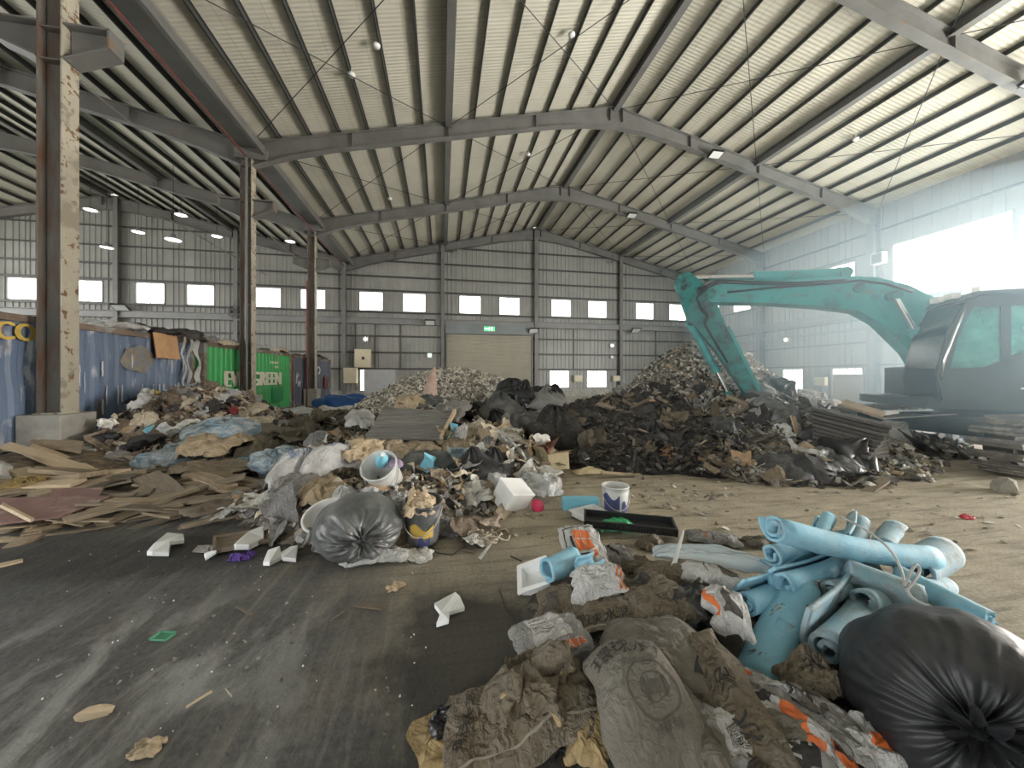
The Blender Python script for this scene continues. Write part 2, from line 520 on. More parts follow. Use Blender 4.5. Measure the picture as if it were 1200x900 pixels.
m_roof = roof_mat()
for nm, x0, x1 in (('ceiling', XL, XM), ('ceiling', XM, XR + 0.3), ('ceiling', XLM, XL), ('ceiling', XLL, XLM)):
    mb = MB()
    z0, z1 = zroof(x0 + 1e-4), zroof(x1 if x1 != XL else XL)
    mb.prism([(x0, z0), (x1, z1), (x1, z1 + 0.06), (x0, z0 + 0.06)], (0, (YE + YF) / 2, 0), (1, 0, 0), (0, 0, 1), (0, 1, 0), YE - YF + 0.4)
    struct(mb, nm, m_roof, 'pale insulated roof sheeting, one slope of the hall roof', 'ceiling', 'roof slopes')

# purlins: cold-formed Z sections running the length of the hall
for (xa, xb) in ((XL, XM), (XM, XR), (XLM, XL), (XLL, XLM)):
    for k in range(1, 14):
        x = xa + (xb - xa) * k / 14
        if k == 7: continue
        zt = zroof(x) - 0.005
        mb = MB()
        mb.box((x, (YE + YF) / 2, zt - 0.075), (0.014, YE - YF, 0.15))
        mb.box((x + 0.02, (YE + YF) / 2, zt - 0.008), (0.05, YE - YF, 0.014))
        mb.box((x - 0.015, (YE + YF) / 2, zt - 0.143), (0.035, YE - YF, 0.014))
        struct(mb, 'roof_purlin', m_purlin, 'dark steel purlin under the pale roof sheets', 'roof purlin', 'roof purlins')
# lengthwise struts under the purlins
for x in (XL + 6.85, XM, XM + 6.85, XL - 6.85, XLM, XLM - 6.85):
    mb = MB()
    zt = zroof(x) - 0.01
    mb.ibeam((x, YF, zt - 0.19), (x, YE, zt - 0.19), 0.24, 0.36, mat=0)
    struct(mb, 'roof_strut', m_steel, 'grey steel strut running the length of the roof', 'roof strut', 'lengthwise roof struts')

# portal rafters
def rafter(y, xa, xm, xb, nm):
    mb = MB()
    for (p, q) in ((xa, xm), (xb, xm)):
        n = 10
        for k in range(n):
            t0, t1 = k / n, (k + 1) / n
            xs = [p + (q - p) * t for t in (t0, t1)]
            hs = [0.55 + 0.3 * max(0, (abs(t - 0.5) - 0.32) / 0.18) ** 1.4 for t in (t0, t1)]
            top = [zroof(x if abs(x - XL) > 1e-6 else (XL + 1e-4 if xm > XL else XL - 1e-4)) - 0.21 for x in xs]
            P = lambda i, dz: Vector((xs[i], y, top[i] - dz))
            up = Vector((0, 0, 1))
            mb.bar(P(0, 0.015), P(1, 0.015), 0.26, 0.03, up)
            mb.bar((xs[0], y, top[0] - hs[0]), (xs[1], y, top[1] - hs[1]), 0.26, 0.03, up)
            mb.prism([(xs[0], top[0]), (xs[1], top[1]), (xs[1], top[1] - hs[1]), (xs[0], top[0] - hs[0])], (0, y, 0), (1, 0, 0), (0, 0, 1), (0, 1, 0), 0.03)
        for t in (0.25, 0.5, 0.75, 0.98):
            x = p + (q - p) * t
            zt = zroof(x) - 0.22
            mb.box((x, y, zt - 0.28), (0.02, 0.25, 0.5))
    return struct(mb, nm, m_steel, 'grey steel portal rafter spanning the hall under the roof', 'rafter', 'portal rafters')


for y in FR:
    rafter(y, XL, XM, XR, 'roof_rafter')
    rafter(y, XL, XLM, XLL, 'roof_rafter')
rafter(YE - 0.2, XL, XM, XR, 'roof_rafter')
rafter(YE - 0.2, XL, XLM, XLL, 'roof_rafter')

# X bracing rods
for y0, y1 in zip(FR[1:], FR[2:] + [YE - 0.2]):
    for xa in (XL, XL + 6.85, XM, XM + 6.85):
        xb = xa + 6.85
        for a, b in (((xa, y0), (xb, y1)), ((xb, y0), (xa, y1))):
            mb = MB()
            pa = Vector((a[0], a[1], zroof(a[0] + (0.001 if a[0] == XL else 0)) - 0.32)); pb = Vector((b[0], b[1], zroof(b[0] + (0.001 if b[0] == XL else 0)) - 0.32))
            mb.cyl(pa, pb, 0.013, n=5)
            struct(mb, 'bracing_rod', m_rodm, 'thin dark diagonal bracing rod under the roof', 'bracing rod', 'roof bracing rods')

# valley gutter along the column line, with its red sprinkler pipe
mb = MB()
mb.box((XL, (YE + YF) / 2, 9.42), (0.62, YE - YF, 0.04)); mb.box((XL - 0.31, (YE + YF) / 2, 9.60), (0.03, YE - YF, 0.36)); mb.box((XL + 0.31, (YE + YF) / 2, 9.60), (0.03, YE - YF, 0.36))
mb.box((XL + 0.55, (YE + YF) / 2, 9.30), (0.12, YE - YF, 0.26))
struct(mb, 'valley_gutter', m_steel, 'grey box gutter in the roof valley above the left columns', 'gutter')
mb = MB(); mb.cyl((XL + 0.05, YF, 9.05), (XL + 0.05, YE - 0.1, 9.05), 0.03, n=8)
struct(mb, 'sprinkler_pipe', m_red, 'red sprinkler pipe slung below the roof valley gutter', 'pipe')
for z_, x_ in ((8.35, -8.2), (8.3, -11.5)):
    mb = MB(); mb.cyl((x_, YF, z_), (x_, YE - 0.1, z_), 0.025, n=6)
    struct(mb, 'conduit', m_steel, 'thin grey conduit hung below the left roof', 'conduit', 'hung conduits')

# inner columns: H sections on concrete plinths, with crane brackets
for i, y in enumerate([1.4, 7.8, 14.2, 20.6]):
    nth = ['', 'nearest rusty steel column, on a concrete plinth in front of the dark blue container', 'second steel column, standing in front of the green container', 'third steel column along the left row, by the fire extinguisher'][i] or 'steel column out of view beside the camera'
    if i == 0: continue
    t = thing('steel_column', nth, 'column', (XL, y, 0)); t['kind'] = 'structure'
    mb = MB()
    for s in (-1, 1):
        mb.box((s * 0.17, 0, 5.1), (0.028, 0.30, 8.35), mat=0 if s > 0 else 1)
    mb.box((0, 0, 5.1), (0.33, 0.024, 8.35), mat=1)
    mb.box((0, 0, 0.91), (0.42, 0.36, 0.03), mat=0)
    for z_ in (7.0, 7.55, 9.15):
        mb.box((0, 0, z_), (0.35, 0.28, 0.02), mat=1)
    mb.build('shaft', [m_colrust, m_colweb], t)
    mb = MB(); mb.box((0, 0, 0.45), (0.62, 0.66, 0.90))
    mb.build('plinth', m_conc, t, bevel=0.015)
    for s in (-1, 1):
        mb = MB()
        mb.prism([(s * 0.2, 7.05), (s * 0.2, 7.62), (s * 0.85, 7.62), (s * 0.85, 7.32)], (0, 0, 0), (1, 0, 0), (0, 0, 1), (0, 1, 0), 0.03)
        mb.box((s * 0.53, 0, 7.63), (0.68, 0.32, 0.03))
        mb.bar((s * 0.2, 0, 7.03), (s * 0.85, 0, 7.30), 0.32, 0.03)
        mb.box((s * 0.85, 0, 7.47), (0.03, 0.32, 0.33))
        mb.build('crane_bracket', m_steel, t)
    mb = MB(); mb.box((0.15, 0, 9.2), (1.0, 0.36, 0.36))
    mb.build('cap_plate', m_steel, t)
    if i == 2:
        mb = MB(); mb.cyl((0.06, -0.24, 0.95), (0.06, -0.24, 9.0), 0.045, n=8)
        for z_ in (2, 4, 6, 8): mb.box((0.06, -0.22, z_), (0.16, 0.06, 0.04))
        mb.build('downpipe', m_steel, t)
    if i == 3:
        mb = MB(); mb.cyl((-0.15, -0.30, 0.0), (-0.15, -0.30, 6.4), 0.045, n=8)
        for z_ in (2, 4, 6): mb.box((-0.15, -0.24, z_), (0.18, 0.1, 0.04))
        mb.build('red_riser_pipe', m_red, t)

# corrugated walls -------------------------------------------------
def clad(mb, o, U, Nn, w, z0, z1, pitch=0.30, dpt=0.045, mat=0):
    """trapezoid-ribbed sheet from o along U, between z0 and z1"""
    o, U, Nn = Vector(o), Vector(U), Vector(Nn)
    xs = []
    k0 = math.floor(0); t = 0.0
    prof = [(0, 0), (0.62, 0), (0.70, 1), (0.92, 1), (1.0, 0)]
    n = int(w / pitch) + 1
    pts = []
    for k in range(n):
        for a, d in prof[:-1]:
            pts.append(((k + a) * pitch, d * dpt))
    pts = [p for p in pts if p[0] < w] + [(w, 0)]
    vs = []
    for u, d in pts:
        q = o + U * u + Nn * d
        vs += [(q.x, q.y, z0), (q.x, q.y, z1)]
    mb.add(vs, [(2 * i, 2 * i + 2, 2 * i + 3, 2 * i + 1) for i in range(len(pts) - 1)], mat)


def clad_wall(mb, o, U, Nn, w, z0, ztop, holes):
    """wall of ribbed sheet with rectangular holes [(u0,u1,za,zb)]; ztop(u) clips the head"""
    us = sorted({0, w} | {h[0] for h in holes} | {h[1] for h in holes} | {k * 1.2 for k in range(int(w / 1.2) + 1)})
    for a, b in zip(us, us[1:]):
        if b - a < 1e-3: continue
        mid = (a + b) / 2
        cuts = sorted([(h[2], h[3]) for h in holes if h[0] < mid < h[1]])
        z = z0
        top = max(ztop(a), ztop(b)) - 0.0
        for ca, cb in cuts:
            clad(mb, Vector(o) + Vector(U) * a, U, Nn, b - a, z, ca); z = cb
        clad(mb, Vector(o) + Vector(U) * a, U, Nn, b - a, z, top)


win_x = [on_end(px, 440).x for px in (28, 103, 176.5, 235.5, 314.5, 367, 435, 485.5, 551, 597, 657.5, 700, 755.5, 794)]
WZ0, WZ1, WW = 6.15, 7.5, 1.6
holes = [(x - WW / 2 + 34, x + WW / 2 + 34, WZ0, WZ1) for x in win_x]
low_x = [(on_end(643.5, 440).x, on_end(667, 440).x), (on_end(687.5, 440).x, on_end(711, 440).x)]
LZ0, LZ1 = 0.65, 2.0
for a, b in low_x: holes.append((a + 34, b + 34, LZ0, LZ1))
lowl = (on_end(421.5, 440).x, on_end(463, 440).x)
holes.append((lowl[0] + 34, lowl[1] + 34, 0.35, 2.05))
mb = MB()
clad_wall(mb, (-34, YE, 0), (1, 0, 0), (0, -1, 0), 54.85, 0.55, lambda u: zroof(u - 34 if abs(u - 34 - XL) > 1e-3 else XL + 1e-3), holes)
struct(mb, 'wall_back', m_clad, 'tall grey ribbed metal end wall with a row of small windows', 'wall')
mb = MB(); mb.box((-6.6, YE + 0.1, 0.28), (54.9, 0.22, 0.56))
struct(mb, 'baseboard_back', m_conc, 'low concrete kerb at the foot of the end wall', 'kerb')
# wall on the right
side_w = []
for c in (23.9, 17.4):
    side_w += [c - 1.45, c + 1.45]
BW = (on_side(1046, 300).y, on_side(1189, 300).y)   # the big opening
sholes = [(y - 0.78 + 9, y + 0.78 + 9, WZ0, WZ1) for y in side_w]
BZ0, BZ1 = 5.1, 7.75
sholes += [(BW[1] + 9, BW[0] + 9, BZ0, BZ1), (7.0 + 9, 9.75 + 9, BZ0, BZ1 - 0.3)]
slow = [(on_side(942, 440).y, on_side(917, 440).y, 0.7, 2.0), (on_side(1012, 440).y, on_side(975, 440).y, 0.6, 2.0), (on_side(1085, 440).y, on_side(1077, 440).y, 0.5, 2.2)]
for a, b, c, d in slow: sholes.append((a + 9, b + 9, c, d))
sholes.append((5.0, 14.5, 0.0, 5.2))      # big goods door, open to the yard, out of the photo
mb = MB()
clad_wall(mb, (XR, -9, 0), (0, 1, 0), (-1, 0, 0), YE + 9, 0.0, lambda u: EAVE, sholes)
struct(mb, 'wall_right', m_clad, 'grey ribbed metal side wall with the big bright opening behind the excavator', 'wall')
mb = MB(); clad_wall(mb, (-34, YF, 0), (1, 0, 0), (0, 1, 0), 54.85, 0.0, lambda u: zroof(u - 34 if abs(u - 34 - XL) > 1e-3 else XL + 1e-3), [(22, 30, 0, 5.5)])
struct(mb, 'wall_front', m_clad, 'grey ribbed metal wall behind the camera', 'wall')

# wall framing: posts, girts, crane girder
for x in (XL - 6.6, XL - 13.2, XL - 19.8, XL, 0.05, 6.98, 13.9, XR - 0.2):
    mb = MB(); zt = zroof(x + 0.001) - 0.25
    mb.ibeam((x, YE - 0.25, 0), (x, YE - 0.25, zt), 0.25, 0.32, up=(0, 1, 0))
    struct(mb, 'wall_post', m_steel, 'grey steel wind post standing against the end wall', 'wall post', 'end wall posts')
for y in (20.6, 14.2, 7.8):
    mb = MB(); mb.ibeam((XR - 0.3, y, 0), (XR - 0.3, y, 9.4), 0.28, 0.45, up=(1, 0, 0))
    struct(mb, 'steel_column', m_steel, 'grey steel column standing against the right side wall', 'column', 'side wall columns')
GZ = [2.1, 3.25, 4.4, 6.08, 7.62, 8.6, 9.7, 10.9]
for z_ in GZ:
    lo, hi = (-34, XR) if z_ < 9.6 else (XM - (RIDGE - z_) / SL + 0.6, XM + (RIDGE - z_) / SL - 0.6)
    segs = [(lo, hi)]
    if z_ in (2.1, 3.25, 4.4): segs = [(lo, 0.2), (6.8, hi)]
    for a, b in segs:
        mb = MB(); mb.box(((a + b) / 2, YE - 0.10, z_), (b - a, 0.10, 0.075)); mb.box(((a + b) / 2, YE - 0.15, z_ - 0.04), (b - a, 0.02, 0.1))
        struct(mb, 'wall_girt', m_purlin, 'dark horizontal girt rail on the end wall', 'wall girt', 'end wall girts')
    if z_ > 9.6:
        a, b = XLM - (RIDGE - z_) / SL + 0.6, XLM + (RIDGE - z_) / SL - 0.6
        mb = MB(); mb.box(((a + b) / 2, YE - 0.10, z_), (b - a, 0.10, 0.075))
        struct(mb, 'wall_girt', m_purlin, 'dark horizontal girt rail on the end wall', 'wall girt', 'end wall girts')
    if z_ < 9.7:
        segs = [(8.0, YE)] if z_ in (2.1, 3.25, 4.4) else [(13.9, YE)] if z_ in (6.08, 7.62) else [(-9, YE)]
        for a, b in segs:
            mb = MB(); mb.box((XR - 0.10, (a + b) / 2, z_), (0.10, b - a, 0.075))
            struct(mb, 'wall_girt', m_purlin, 'dark horizontal girt rail on the right side wall', 'wall girt', 'side wall girts')
m_gird = M('pale_girder_paint', (0.2, 0.2, 0.195), 0.5, 0.15, 1.5)
for a, b in ((-34, XL), (XL, 0.05), (0.05, 6.98), (6.98, 13.9), (13.9, XR)):
    mb = MB(); mb.box(((a + b) / 2, YE - 0.22, 5.42), (b - a - 0.26, 0.14, 0.42)); mb.box(((a + b) / 2, YE - 0.30, 5.22), (b - a - 0.26, 0.3, 0.03)); mb.box(((a + b) / 2, YE - 0.30, 5.62), (b - a - 0.26, 0.3, 0.03))
    struct(mb, 'wall_beam', m_gird, 'deep grey beam along the end wall below the windows', 'wall beam', 'end wall beams')
for a, b in ((7.95, 14.05), (14.35, 20.45), (20.75, YE - 0.4)):
    mb = MB(); mb.box((XR - 0.22, (a + b) / 2, 4.72), (0.14, b - a, 0.4)); mb.box((XR - 0.25, (a + b) / 2, 3.95), (0.2, b - a, 0.12))
    struct(mb, 'wall_beam', m_gird, 'deep grey beam along the right side wall', 'wall beam', 'side wall beams')
# vertical sag rods and pipes on the end wall
for px in (417, 440, 470, 545, 608, 672, 768):
    x = on_end(px, 400).x
    if 0.2 < x < 6.8: continue
    mb = MB(); mb.box((x, YE - 0.08, 3.8), (0.05, 0.05, 3.4))
    struct(mb, 'wall_rod', m_purlin, 'thin upright rod between the girts of the end wall', 'wall rod', 'end wall rods')


def window(n, c, U, Nn, w, h, nx, ny, label, bar=0.03, group=None):
    """framed window; c is the centre of the opening"""
    c, U, Nn = Vector(c), Vector(U), Vector(Nn)
    t = thing('window_%d' % n, label, 'window', c, group=group); t['kind'] = 'structure'
    fm = MB(); zz = Vector((0, 0, 1))
    fr = 0.05
    for s in (-1, 1):
        fm.bar(U * (s * (w / 2 - fr / 2)) - zz * (h / 2), U * (s * (w / 2 - fr / 2)) + zz * (h / 2), fr, 0.09, Nn)
        fm.bar(-U * (w / 2) + zz * (s * (h / 2 - fr / 2)), U * (w / 2) + zz * (s * (h / 2 - fr / 2)), 0.09, fr)
    for k in range(1, nx):
        u = -w / 2 + w * k / nx
        fm.bar(U * u - zz * (h / 2), U * u + zz * (h / 2), bar, 0.04, Nn)
    for k in range(1, ny):
        z_ = -h / 2 + h * k / ny
        fm.bar(-U * (w / 2) + zz * z_, U * (w / 2) + zz * z_, 0.04, bar)
    fm.build('window_frame', m_frame, t)
    g = MB(); a = U * (w / 2 - fr); b = zz * (h / 2 - fr)
    g.prism([(-w / 2 + fr, -h / 2 + fr), (w / 2 - fr, -h / 2 + fr), (w / 2 - fr, h / 2 - fr), (-w / 2 + fr, h / 2 - fr)], -Nn * 0.01, U, zz, Nn, 0.006)
    g.build('pane', m_glass, t)
    return t


wn = 0
WL = ['small high window of the end wall, %s' % s for s in (
    'leftmost, left of the rusty column', 'just right of the rusty column', 'third from the left', 'fourth from the left, above the blue container',
    'just right of the second column', 'behind the third column', 'first one right of the left column row', 'second one right of the left column row',
    'left one above the roller shutter', 'right one above the roller shutter', 'first one right of the roller shutter', 'second one right of the roller shutter',
    'left of the excavator stick', 'behind the top of the excavator stick')]
for x, l in zip(win_x, WL):
    wn += 1; window(wn, (x, YE, (WZ0 + WZ1) / 2), (1, 0, 0), (0, -1, 0), WW, WZ1 - WZ0, 2, 1, l)
for i, (a, b) in enumerate(low_x):
    wn += 1; window(wn, ((a + b) / 2, YE, (LZ0 + LZ1) / 2), (1, 0, 0), (0, -1, 0), b - a, LZ1 - LZ0, 6, 4, ['low barred window right of the roller shutter', 'low barred window further right of the roller shutter, warm toned'][i], 0.025)
wn += 1; window(wn, ((lowl[0] + lowl[1]) / 2, YE, 1.2), (1, 0, 0), (0, -1, 0), lowl[1] - lowl[0], 1.7, 2, 4, 'low window half covered by a grey board, left of the rubble mound', 0.025)
for i, y in enumerate(side_w):
    wn += 1; window(wn, (XR, y, (WZ0 + WZ1) / 2), (0, 1, 0), (-1, 0, 0), 1.56, WZ1 - WZ0, 2, 1, 'small high window of the right side wall, %s' % ['below the boom, nearer the camera', 'just right of the excavator stick', 'hidden behind the boom top', 'behind the boom cylinder'][i])
wn += 1; window(wn, (XR, (BW[0] + BW[1]) / 2, (BZ0 + BZ1) / 2), (0, 1, 0), (-1, 0, 0), BW[0] - BW[1], BZ1 - BZ0, 1, 1, 'large bright opening high in the side wall behind the excavator')
wn += 1; window(wn, (XR, (7.0 + 9.75) / 2, (BZ0 + BZ1 - 0.3) / 2), (0, 1, 0), (-1, 0, 0), 2.75, BZ1 - BZ0 - 0.3, 1, 9, 'louvred bright opening at the right edge of the side wall', 0.06)
for i, (a, b, c, d) in enumerate(slow):
    wn += 1; window(wn, (XR, (a + b) / 2, (c + d) / 2), (0, 1, 0), (-1, 0, 0), b - a, d - c, 4, 4, ['low barred window in the side wall behind the waste heap', 'low window partly covered by a brown board', 'narrow bright low window beside the excavator cab'][i], 0.03)

# roller shutter
sx0, sx1, sz = 0.3, 6.72, 4.62
t = thing('door_1', 'closed beige roller shutter in the end wall under the exit sign', 'roller shutter', (3.5, YE - 0.12, 0)); t['kind'] = 'structure'
mb = MB(); n = 44
vs = []
for k in range(n * 4 + 1):
    z_ = sz * k / (n * 4); d = 0.03 * abs(math.sin(PI * k / 4))
    vs += [(sx0 - 3.5, -d, z_), (sx1 - 3.5, -d, z_)]
mb.add(vs, [(2 * i, 2 * i + 1, 2 * i + 3, 2 * i + 2) for i in range(n * 4)], 0, False)
mb.build('shutter_curtain', m_shutter, t)
mb = MB(); mb.box((0, -0.14, 5.02), (sx1 - sx0 + 0.1, 0.4, 0.76)); mb.build('shutter_hood', m_hdr, t)
for x in (sx0, sx1):
    mb = MB(); mb.box((x - 3.5, -0.06, 2.3), (0.10, 0.12, 4.62)); mb.build('guide_rail', m_steel, t)
mb = MB(); mb.box((0, -0.03, 0.06), (sx1 - sx0, 0.07, 0.1)); mb.build('bottom_bar', m_steel, t)
# exit sign
p = on_end(573.5, 385.5, YE - 0.52)
t = thing('exit_sign', 'lit green exit sign on the hood above the roller shutter', 'exit sign', p)
mb = MB(); mb.box((0, 0, 0), (0.80, 0.08, 0.34)); mb.build('housing', m_white, t, bevel=0.01)
mb = MB(); mb.box((0, -0.043, 0), (0.76, 0.006, 0.30)); mb.build('lit_face', m_exit, t)
mb = MB()
def xz(poly): mb.add([(a, -0.048, b) for a, b in poly], [tuple(range(len(poly)))])
# running figure, doorway and arrow
xz([(-.05, .10), (-.02, .12), (.01, .10), (-.02, .07)])
xz([(-.09, .06), (.0, .07), (.04, .0), (.02, -.01), (-.03, .04), (-.07, -.03), (.0, -.07), (-.03, -.12), (-.055, -.12), (-.035, -.075), (-.11, -.05)])
xz([(.12, -.12), (.12, .12), (.22, .12), (.22, -.12), (.20, -.12), (.20, .10), (.14, .10), (.14, -.12)])
xz([(-.32, .0), (-.24, .06), (-.24, .02), (-.15, .02), (-.15, -.02), (-.24, -.02), (-.24, -.06)])
mb.build('pictogram', m_lampw, t)


def wallbox(name, label, cat, p, w, h, d, mat, Nn=(0, -1, 0), knob=None, group=None):
    Nn = Vector(Nn); U = Vector((0, 0, 1)).cross(Nn) * -1
    t = thing(name, label, cat, p, group=group)
    mb = MB(); mb.prism([(-w / 2, -h / 2), (w / 2, -h / 2), (w / 2, h / 2), (-w / 2, h / 2)], Nn * (d / 2), U, Z, Nn, d)
    mb.build('case', mat, t, bevel=0.01)
    mb = MB(); mb.prism([(-w / 2 + .03, -h / 2 + .03), (w / 2 - .03, -h / 2 + .03), (w / 2 - .03, h / 2 - .03), (-w / 2 + .03, h / 2 - .03)], Nn * (d + 0.006), U, Z, Nn, 0.012)
    mb.build('door', mat, t)
    if knob:
        mb = MB(); mb.prism([(-.12, -.1), (.05, -.1), (.05, .1), (-.12, .1)], Nn * (d + 0.02), U, Z, Nn, 0.02); mb.build('nameplate', m_black, t)
    return t


def onw(px, py): return on_end(px, py, YE - 0.2)


wallbox('distribution_board', 'upper beige electrical cabinet on the end wall, conduits rising from its top', 'electrical cabinet', onw(426, 420), 1.05, 1.25, 0.3, m_beigebox, knob=1)
wallbox('distribution_board', 'lower beige electrical cabinet on the end wall, next to the left corner post', 'electrical cabinet', onw(411.5, 440), 0.85, 1.05, 0.3, m_beigebox)
q0 = onw(419.5, 405); t = thing('conduit_bundle', 'row of grey conduits rising from the upper beige cabinet', 'conduit', (q0.x, q0.y - .15, 3.2))
for k in range(6):
    q = onw(419.5 + k * 2.6, 405); mb = MB(); mb.cyl((q.x - q0.x, 0, 0), (q.x - q0.x, 0, 1.15), 0.03, n=6); mb.build('conduit_pipe', m_steel, t)
mb = MB(); q = onw(443, 440); mb.box((q.x + 0.1, YE - 0.2, 1.22), (2.05, 0.05, 1.6))
tag(mb.build('covering_board', M('grey_board', (0.42, 0.44, 0.45), 0.6, 0.1)), 'grey board leaning over the low window left of the rubble mound', 'board')
wallbox('junction_box', 'small beige junction box between the two low barred windows', 'junction box', onw(677, 443.5), 0.62, 0.5, 0.2, m_beigebox)
wallbox('junction_box', 'small beige junction box right of the second low barred window', 'junction box', onw(722, 443.5), 0.55, 0.42, 0.2, m_beigebox)


def emlamp(px, py, label, mat, s=0.32):
    p = onw(px, py); t = thing('emergency_lamp', label, 'emergency lamp', p)
    mb = MB(); mb.box((0, 0, 0), (s, 0.14, s)); mb.build('housing', m_white, t, bevel=0.02)
    mb = MB(); mb.cyl((0, -0.07, 0), (0, -0.085, 0), s * 0.36, n=16); mb.build('lens', mat, t)


emlamp(428.5, 397.5, 'lit white emergency lamp above the beige electrical cabinet', m_lampw, 0.36)
emlamp(503.5, 416.5, 'lit greenish emergency lamp left of the roller shutter', m_lampg, 0.34)
emlamp(717, 405, 'lit white emergency lamp right of the roller shutter', m_lampw, 0.3)
emlamp(717, 418.5, 'small white lamp box under the lit emergency lamp', m_white, 0.22)


def floodlight(p, Nn, label, s=0.45, lit=m_lampw, rot=0.6):
    Nn = Vector(Nn).normalized(); R = align(Z.cross(Nn) * -1)
    t = thing('floodlight', label, 'floodlight', p)
    U = Z.cross(Nn) * -1
    d = (Nn * math.cos(rot) - Z * math.sin(rot)).normalized(); V = d.cross(U)
    mb = MB(); mb.prism([(-s / 2, -s * .35), (s / 2, -s * .35), (s / 2, s * .35), (-s / 2, s * .35)], Nn * 0.3, U, V, d, 0.10); mb.build('housing', m_black, t)
    mb = MB(); mb.prism([(-s * .44, -s * .29), (s * .44, -s * .29), (s * .44, s * .29), (-s * .44, s * .29)], Nn * 0.3 + d * 0.055, U, V, d, 0.008); mb.build('lens', lit, t)
    mb = MB(); mb.bar((0, 0, 0), Nn * 0.3, 0.04, 0.04); mb.build('arm', m_steel, t)


m_lens = M('floodlight_glass', (0.62, 0.63, 0.60), 0.2, 0.05)
for px, py, l in ((504, 378.5, 'black floodlight on the end wall beam left of the roller shutter'), (624, 388, 'black floodlight at the top right corner of the roller shutter'), (743, 387.5, 'black floodlight on the end wall beam right of the third post')):
    floodlight(on_end(px, py, YE - 0.35), (0, -1, 0), l, 0.7, m_lens, 0.9)
floodlight(on_end(146, 361, YE - 0.35), (0, -1, 0), 'black floodlight on the end wall behind the blue container', 0.8, m_lens, 1.0)
# ceiling floodlights clamped to the rafters
for (x, y, l) in ((16.6, 7.8, 'largest rafter floodlight, at the upper right edge of the photo'), (11.6, 14.2, 'rafter floodlight on the middle frame above the excavator boom'), (11.2, 20.6, 'rafter floodlight on the farthest free frame, small')):
    floodlight((x, y, zroof(x) - 0.78), (0, -1, 0), l, 0.55, m_lens, 1.25)
# high-bay lamps of the left aisle
hb = [on_end(203, 281, 19), on_end(212, 252, 22), on_end(162, 272, 22), on_end(125, 290, 22), on_end(106, 246, 22), on_end(254, 277, 24), on_end(340, 283, 24)]
for i, p in enumerate(hb):
    t = thing('highbay_lamp', 'round hanging lamp in the left aisle near the end wall' if i else 'brightest hanging lamp in the left aisle', 'hanging lamp', p, group='hanging lamps of the left aisle')
    mb = MB(); mb.lathe([(0.05, 0.28), (0.09, 0.22), (0.12, 0.1), (0.30, 0.0), (0.31, -0.02)], 16); mb.build('shade', m_steel, t)
    mb = MB(); mb.cyl((0, 0, -0.01), (0, 0, 0.01), 0.29 if i == 0 else 0.24, n=16); mb.build('diffuser', m_lampw, t)
    mb = MB(); mb.cyl((0, 0, 0.26), (0, 0, max(0.5, zroof(p.x) - p.z)), 0.012, n=5); mb.build('suspension_cord', m_black, t)
# round wall fan behind the second column
p = onw(278, 366); t = thing('wall_fan', 'round black wall fan on the end wall beside the second column', 'wall fan', p)
mb = MB()
for k in range(3): mb.tube([(0.42 * (1 - .3 * k) * math.cos(a * PI / 10), -0.2 - .03 * k, 0.42 * (1 - .3 * k) * math.sin(a * PI / 10)) for a in range(20)], 0.02, 5, closed=True)
for a in range(6): mb.bar((0, -0.24, 0), (0.42 * math.cos(a * PI / 3), -0.2, 0.42 * math.sin(a * PI / 3)), 0.015, 0.015)
mb.build('guard', m_black, t)
mb = MB()
for a in range(4): mb.prism([(0.05, -.06), (0.34, -.12), (0.34, .1), (0.05, .06)], (0, -0.12, 0), (math.cos(a * PI / 2), 0.1, math.sin(a * PI / 2)), (-math.sin(a * PI / 2), -0.2, math.cos(a * PI / 2)), (0, 1, 0), 0.01)
mb.cyl((0, 0, 0), (0, -0.2, 0), 0.09); mb.build('fan_blades', m_black, t)

# things along the right wall
def onsw(px, py): return on_side(px, py, XR - 0.2)


def sidebox(name, label, cat, pxa, pxb, pya, pyb, d, mat):
    a, b = onsw(pxa, pya), onsw(pxb, pyb)
    t = thing(name, label, cat, (XR - 0.2 - d / 2, (a.y + b.y) / 2, (a.z + b.z) / 2))
    w, h = abs(a.y - b.y), abs(a.z - b.z)
    mb = MB(); mb.box((0, 0, 0), (d, w, h)); mb.build('panel' if d < .1 else 'case', mat, t, bevel=0.008)
    mb = MB(); mb.box((-d / 2 - 0.01, w * .46, 0), (0.03, w * .06, h * .98)); mb.build('edge_strip', m_frame, t)


sidebox('covering_board', 'brown board standing over the low window of the side wall', 'board', 976, 1013, 439, 470, 0.05, M('brown_board', (0.30, 0.23, 0.16), 0.7, 0.1))
sidebox('metal_cabinet', 'pale beige metal cabinet against the side wall, left of the cab', 'cabinet', 1042, 1073, 434, 464, 0.4, m_beigebox)
sidebox('junction_box', 'small beige junction box on the side wall behind the waste heap', 'junction box', 957, 970, 442, 452, 0.2, m_beigebox)
p = onsw(922, 398); t = thing('emergency_lamp', 'lit white emergency lamp on the right side wall under the boom', 'emergency lamp', p)
mb = MB(); mb.box((0, 0, 0), (0.14, 0.3, 0.3)); mb.build('housing', m_white, t, bevel=0.02)
mb = MB(); mb.cyl((-0.07, 0, 0), (-0.085, 0, 0), 0.11, n=16); mb.build('lens', m_lampw, t)
# open steel shutters and a speaker at the big opening
p = on_side(1030, 303, XR - 0.4); t = thing('wall_speaker', 'white square horn box on the post left of the big bright opening', 'loudspeaker', p)
mb = MB(); mb.box((0, 0, 0), (0.3, 0.5, 0.55)); mb.build('case', m_white, t, bevel=0.03)
mb = MB(); mb.box((-0.155, 0, 0), (0.02, 0.4, 0.45)); mb.build('grille', m_black, t)
mb = MB(); mb.bar((0, 0, 0), (0.3, -0.1, 0), 0.05, 0.05); mb.build('bracket', m_steel, t)

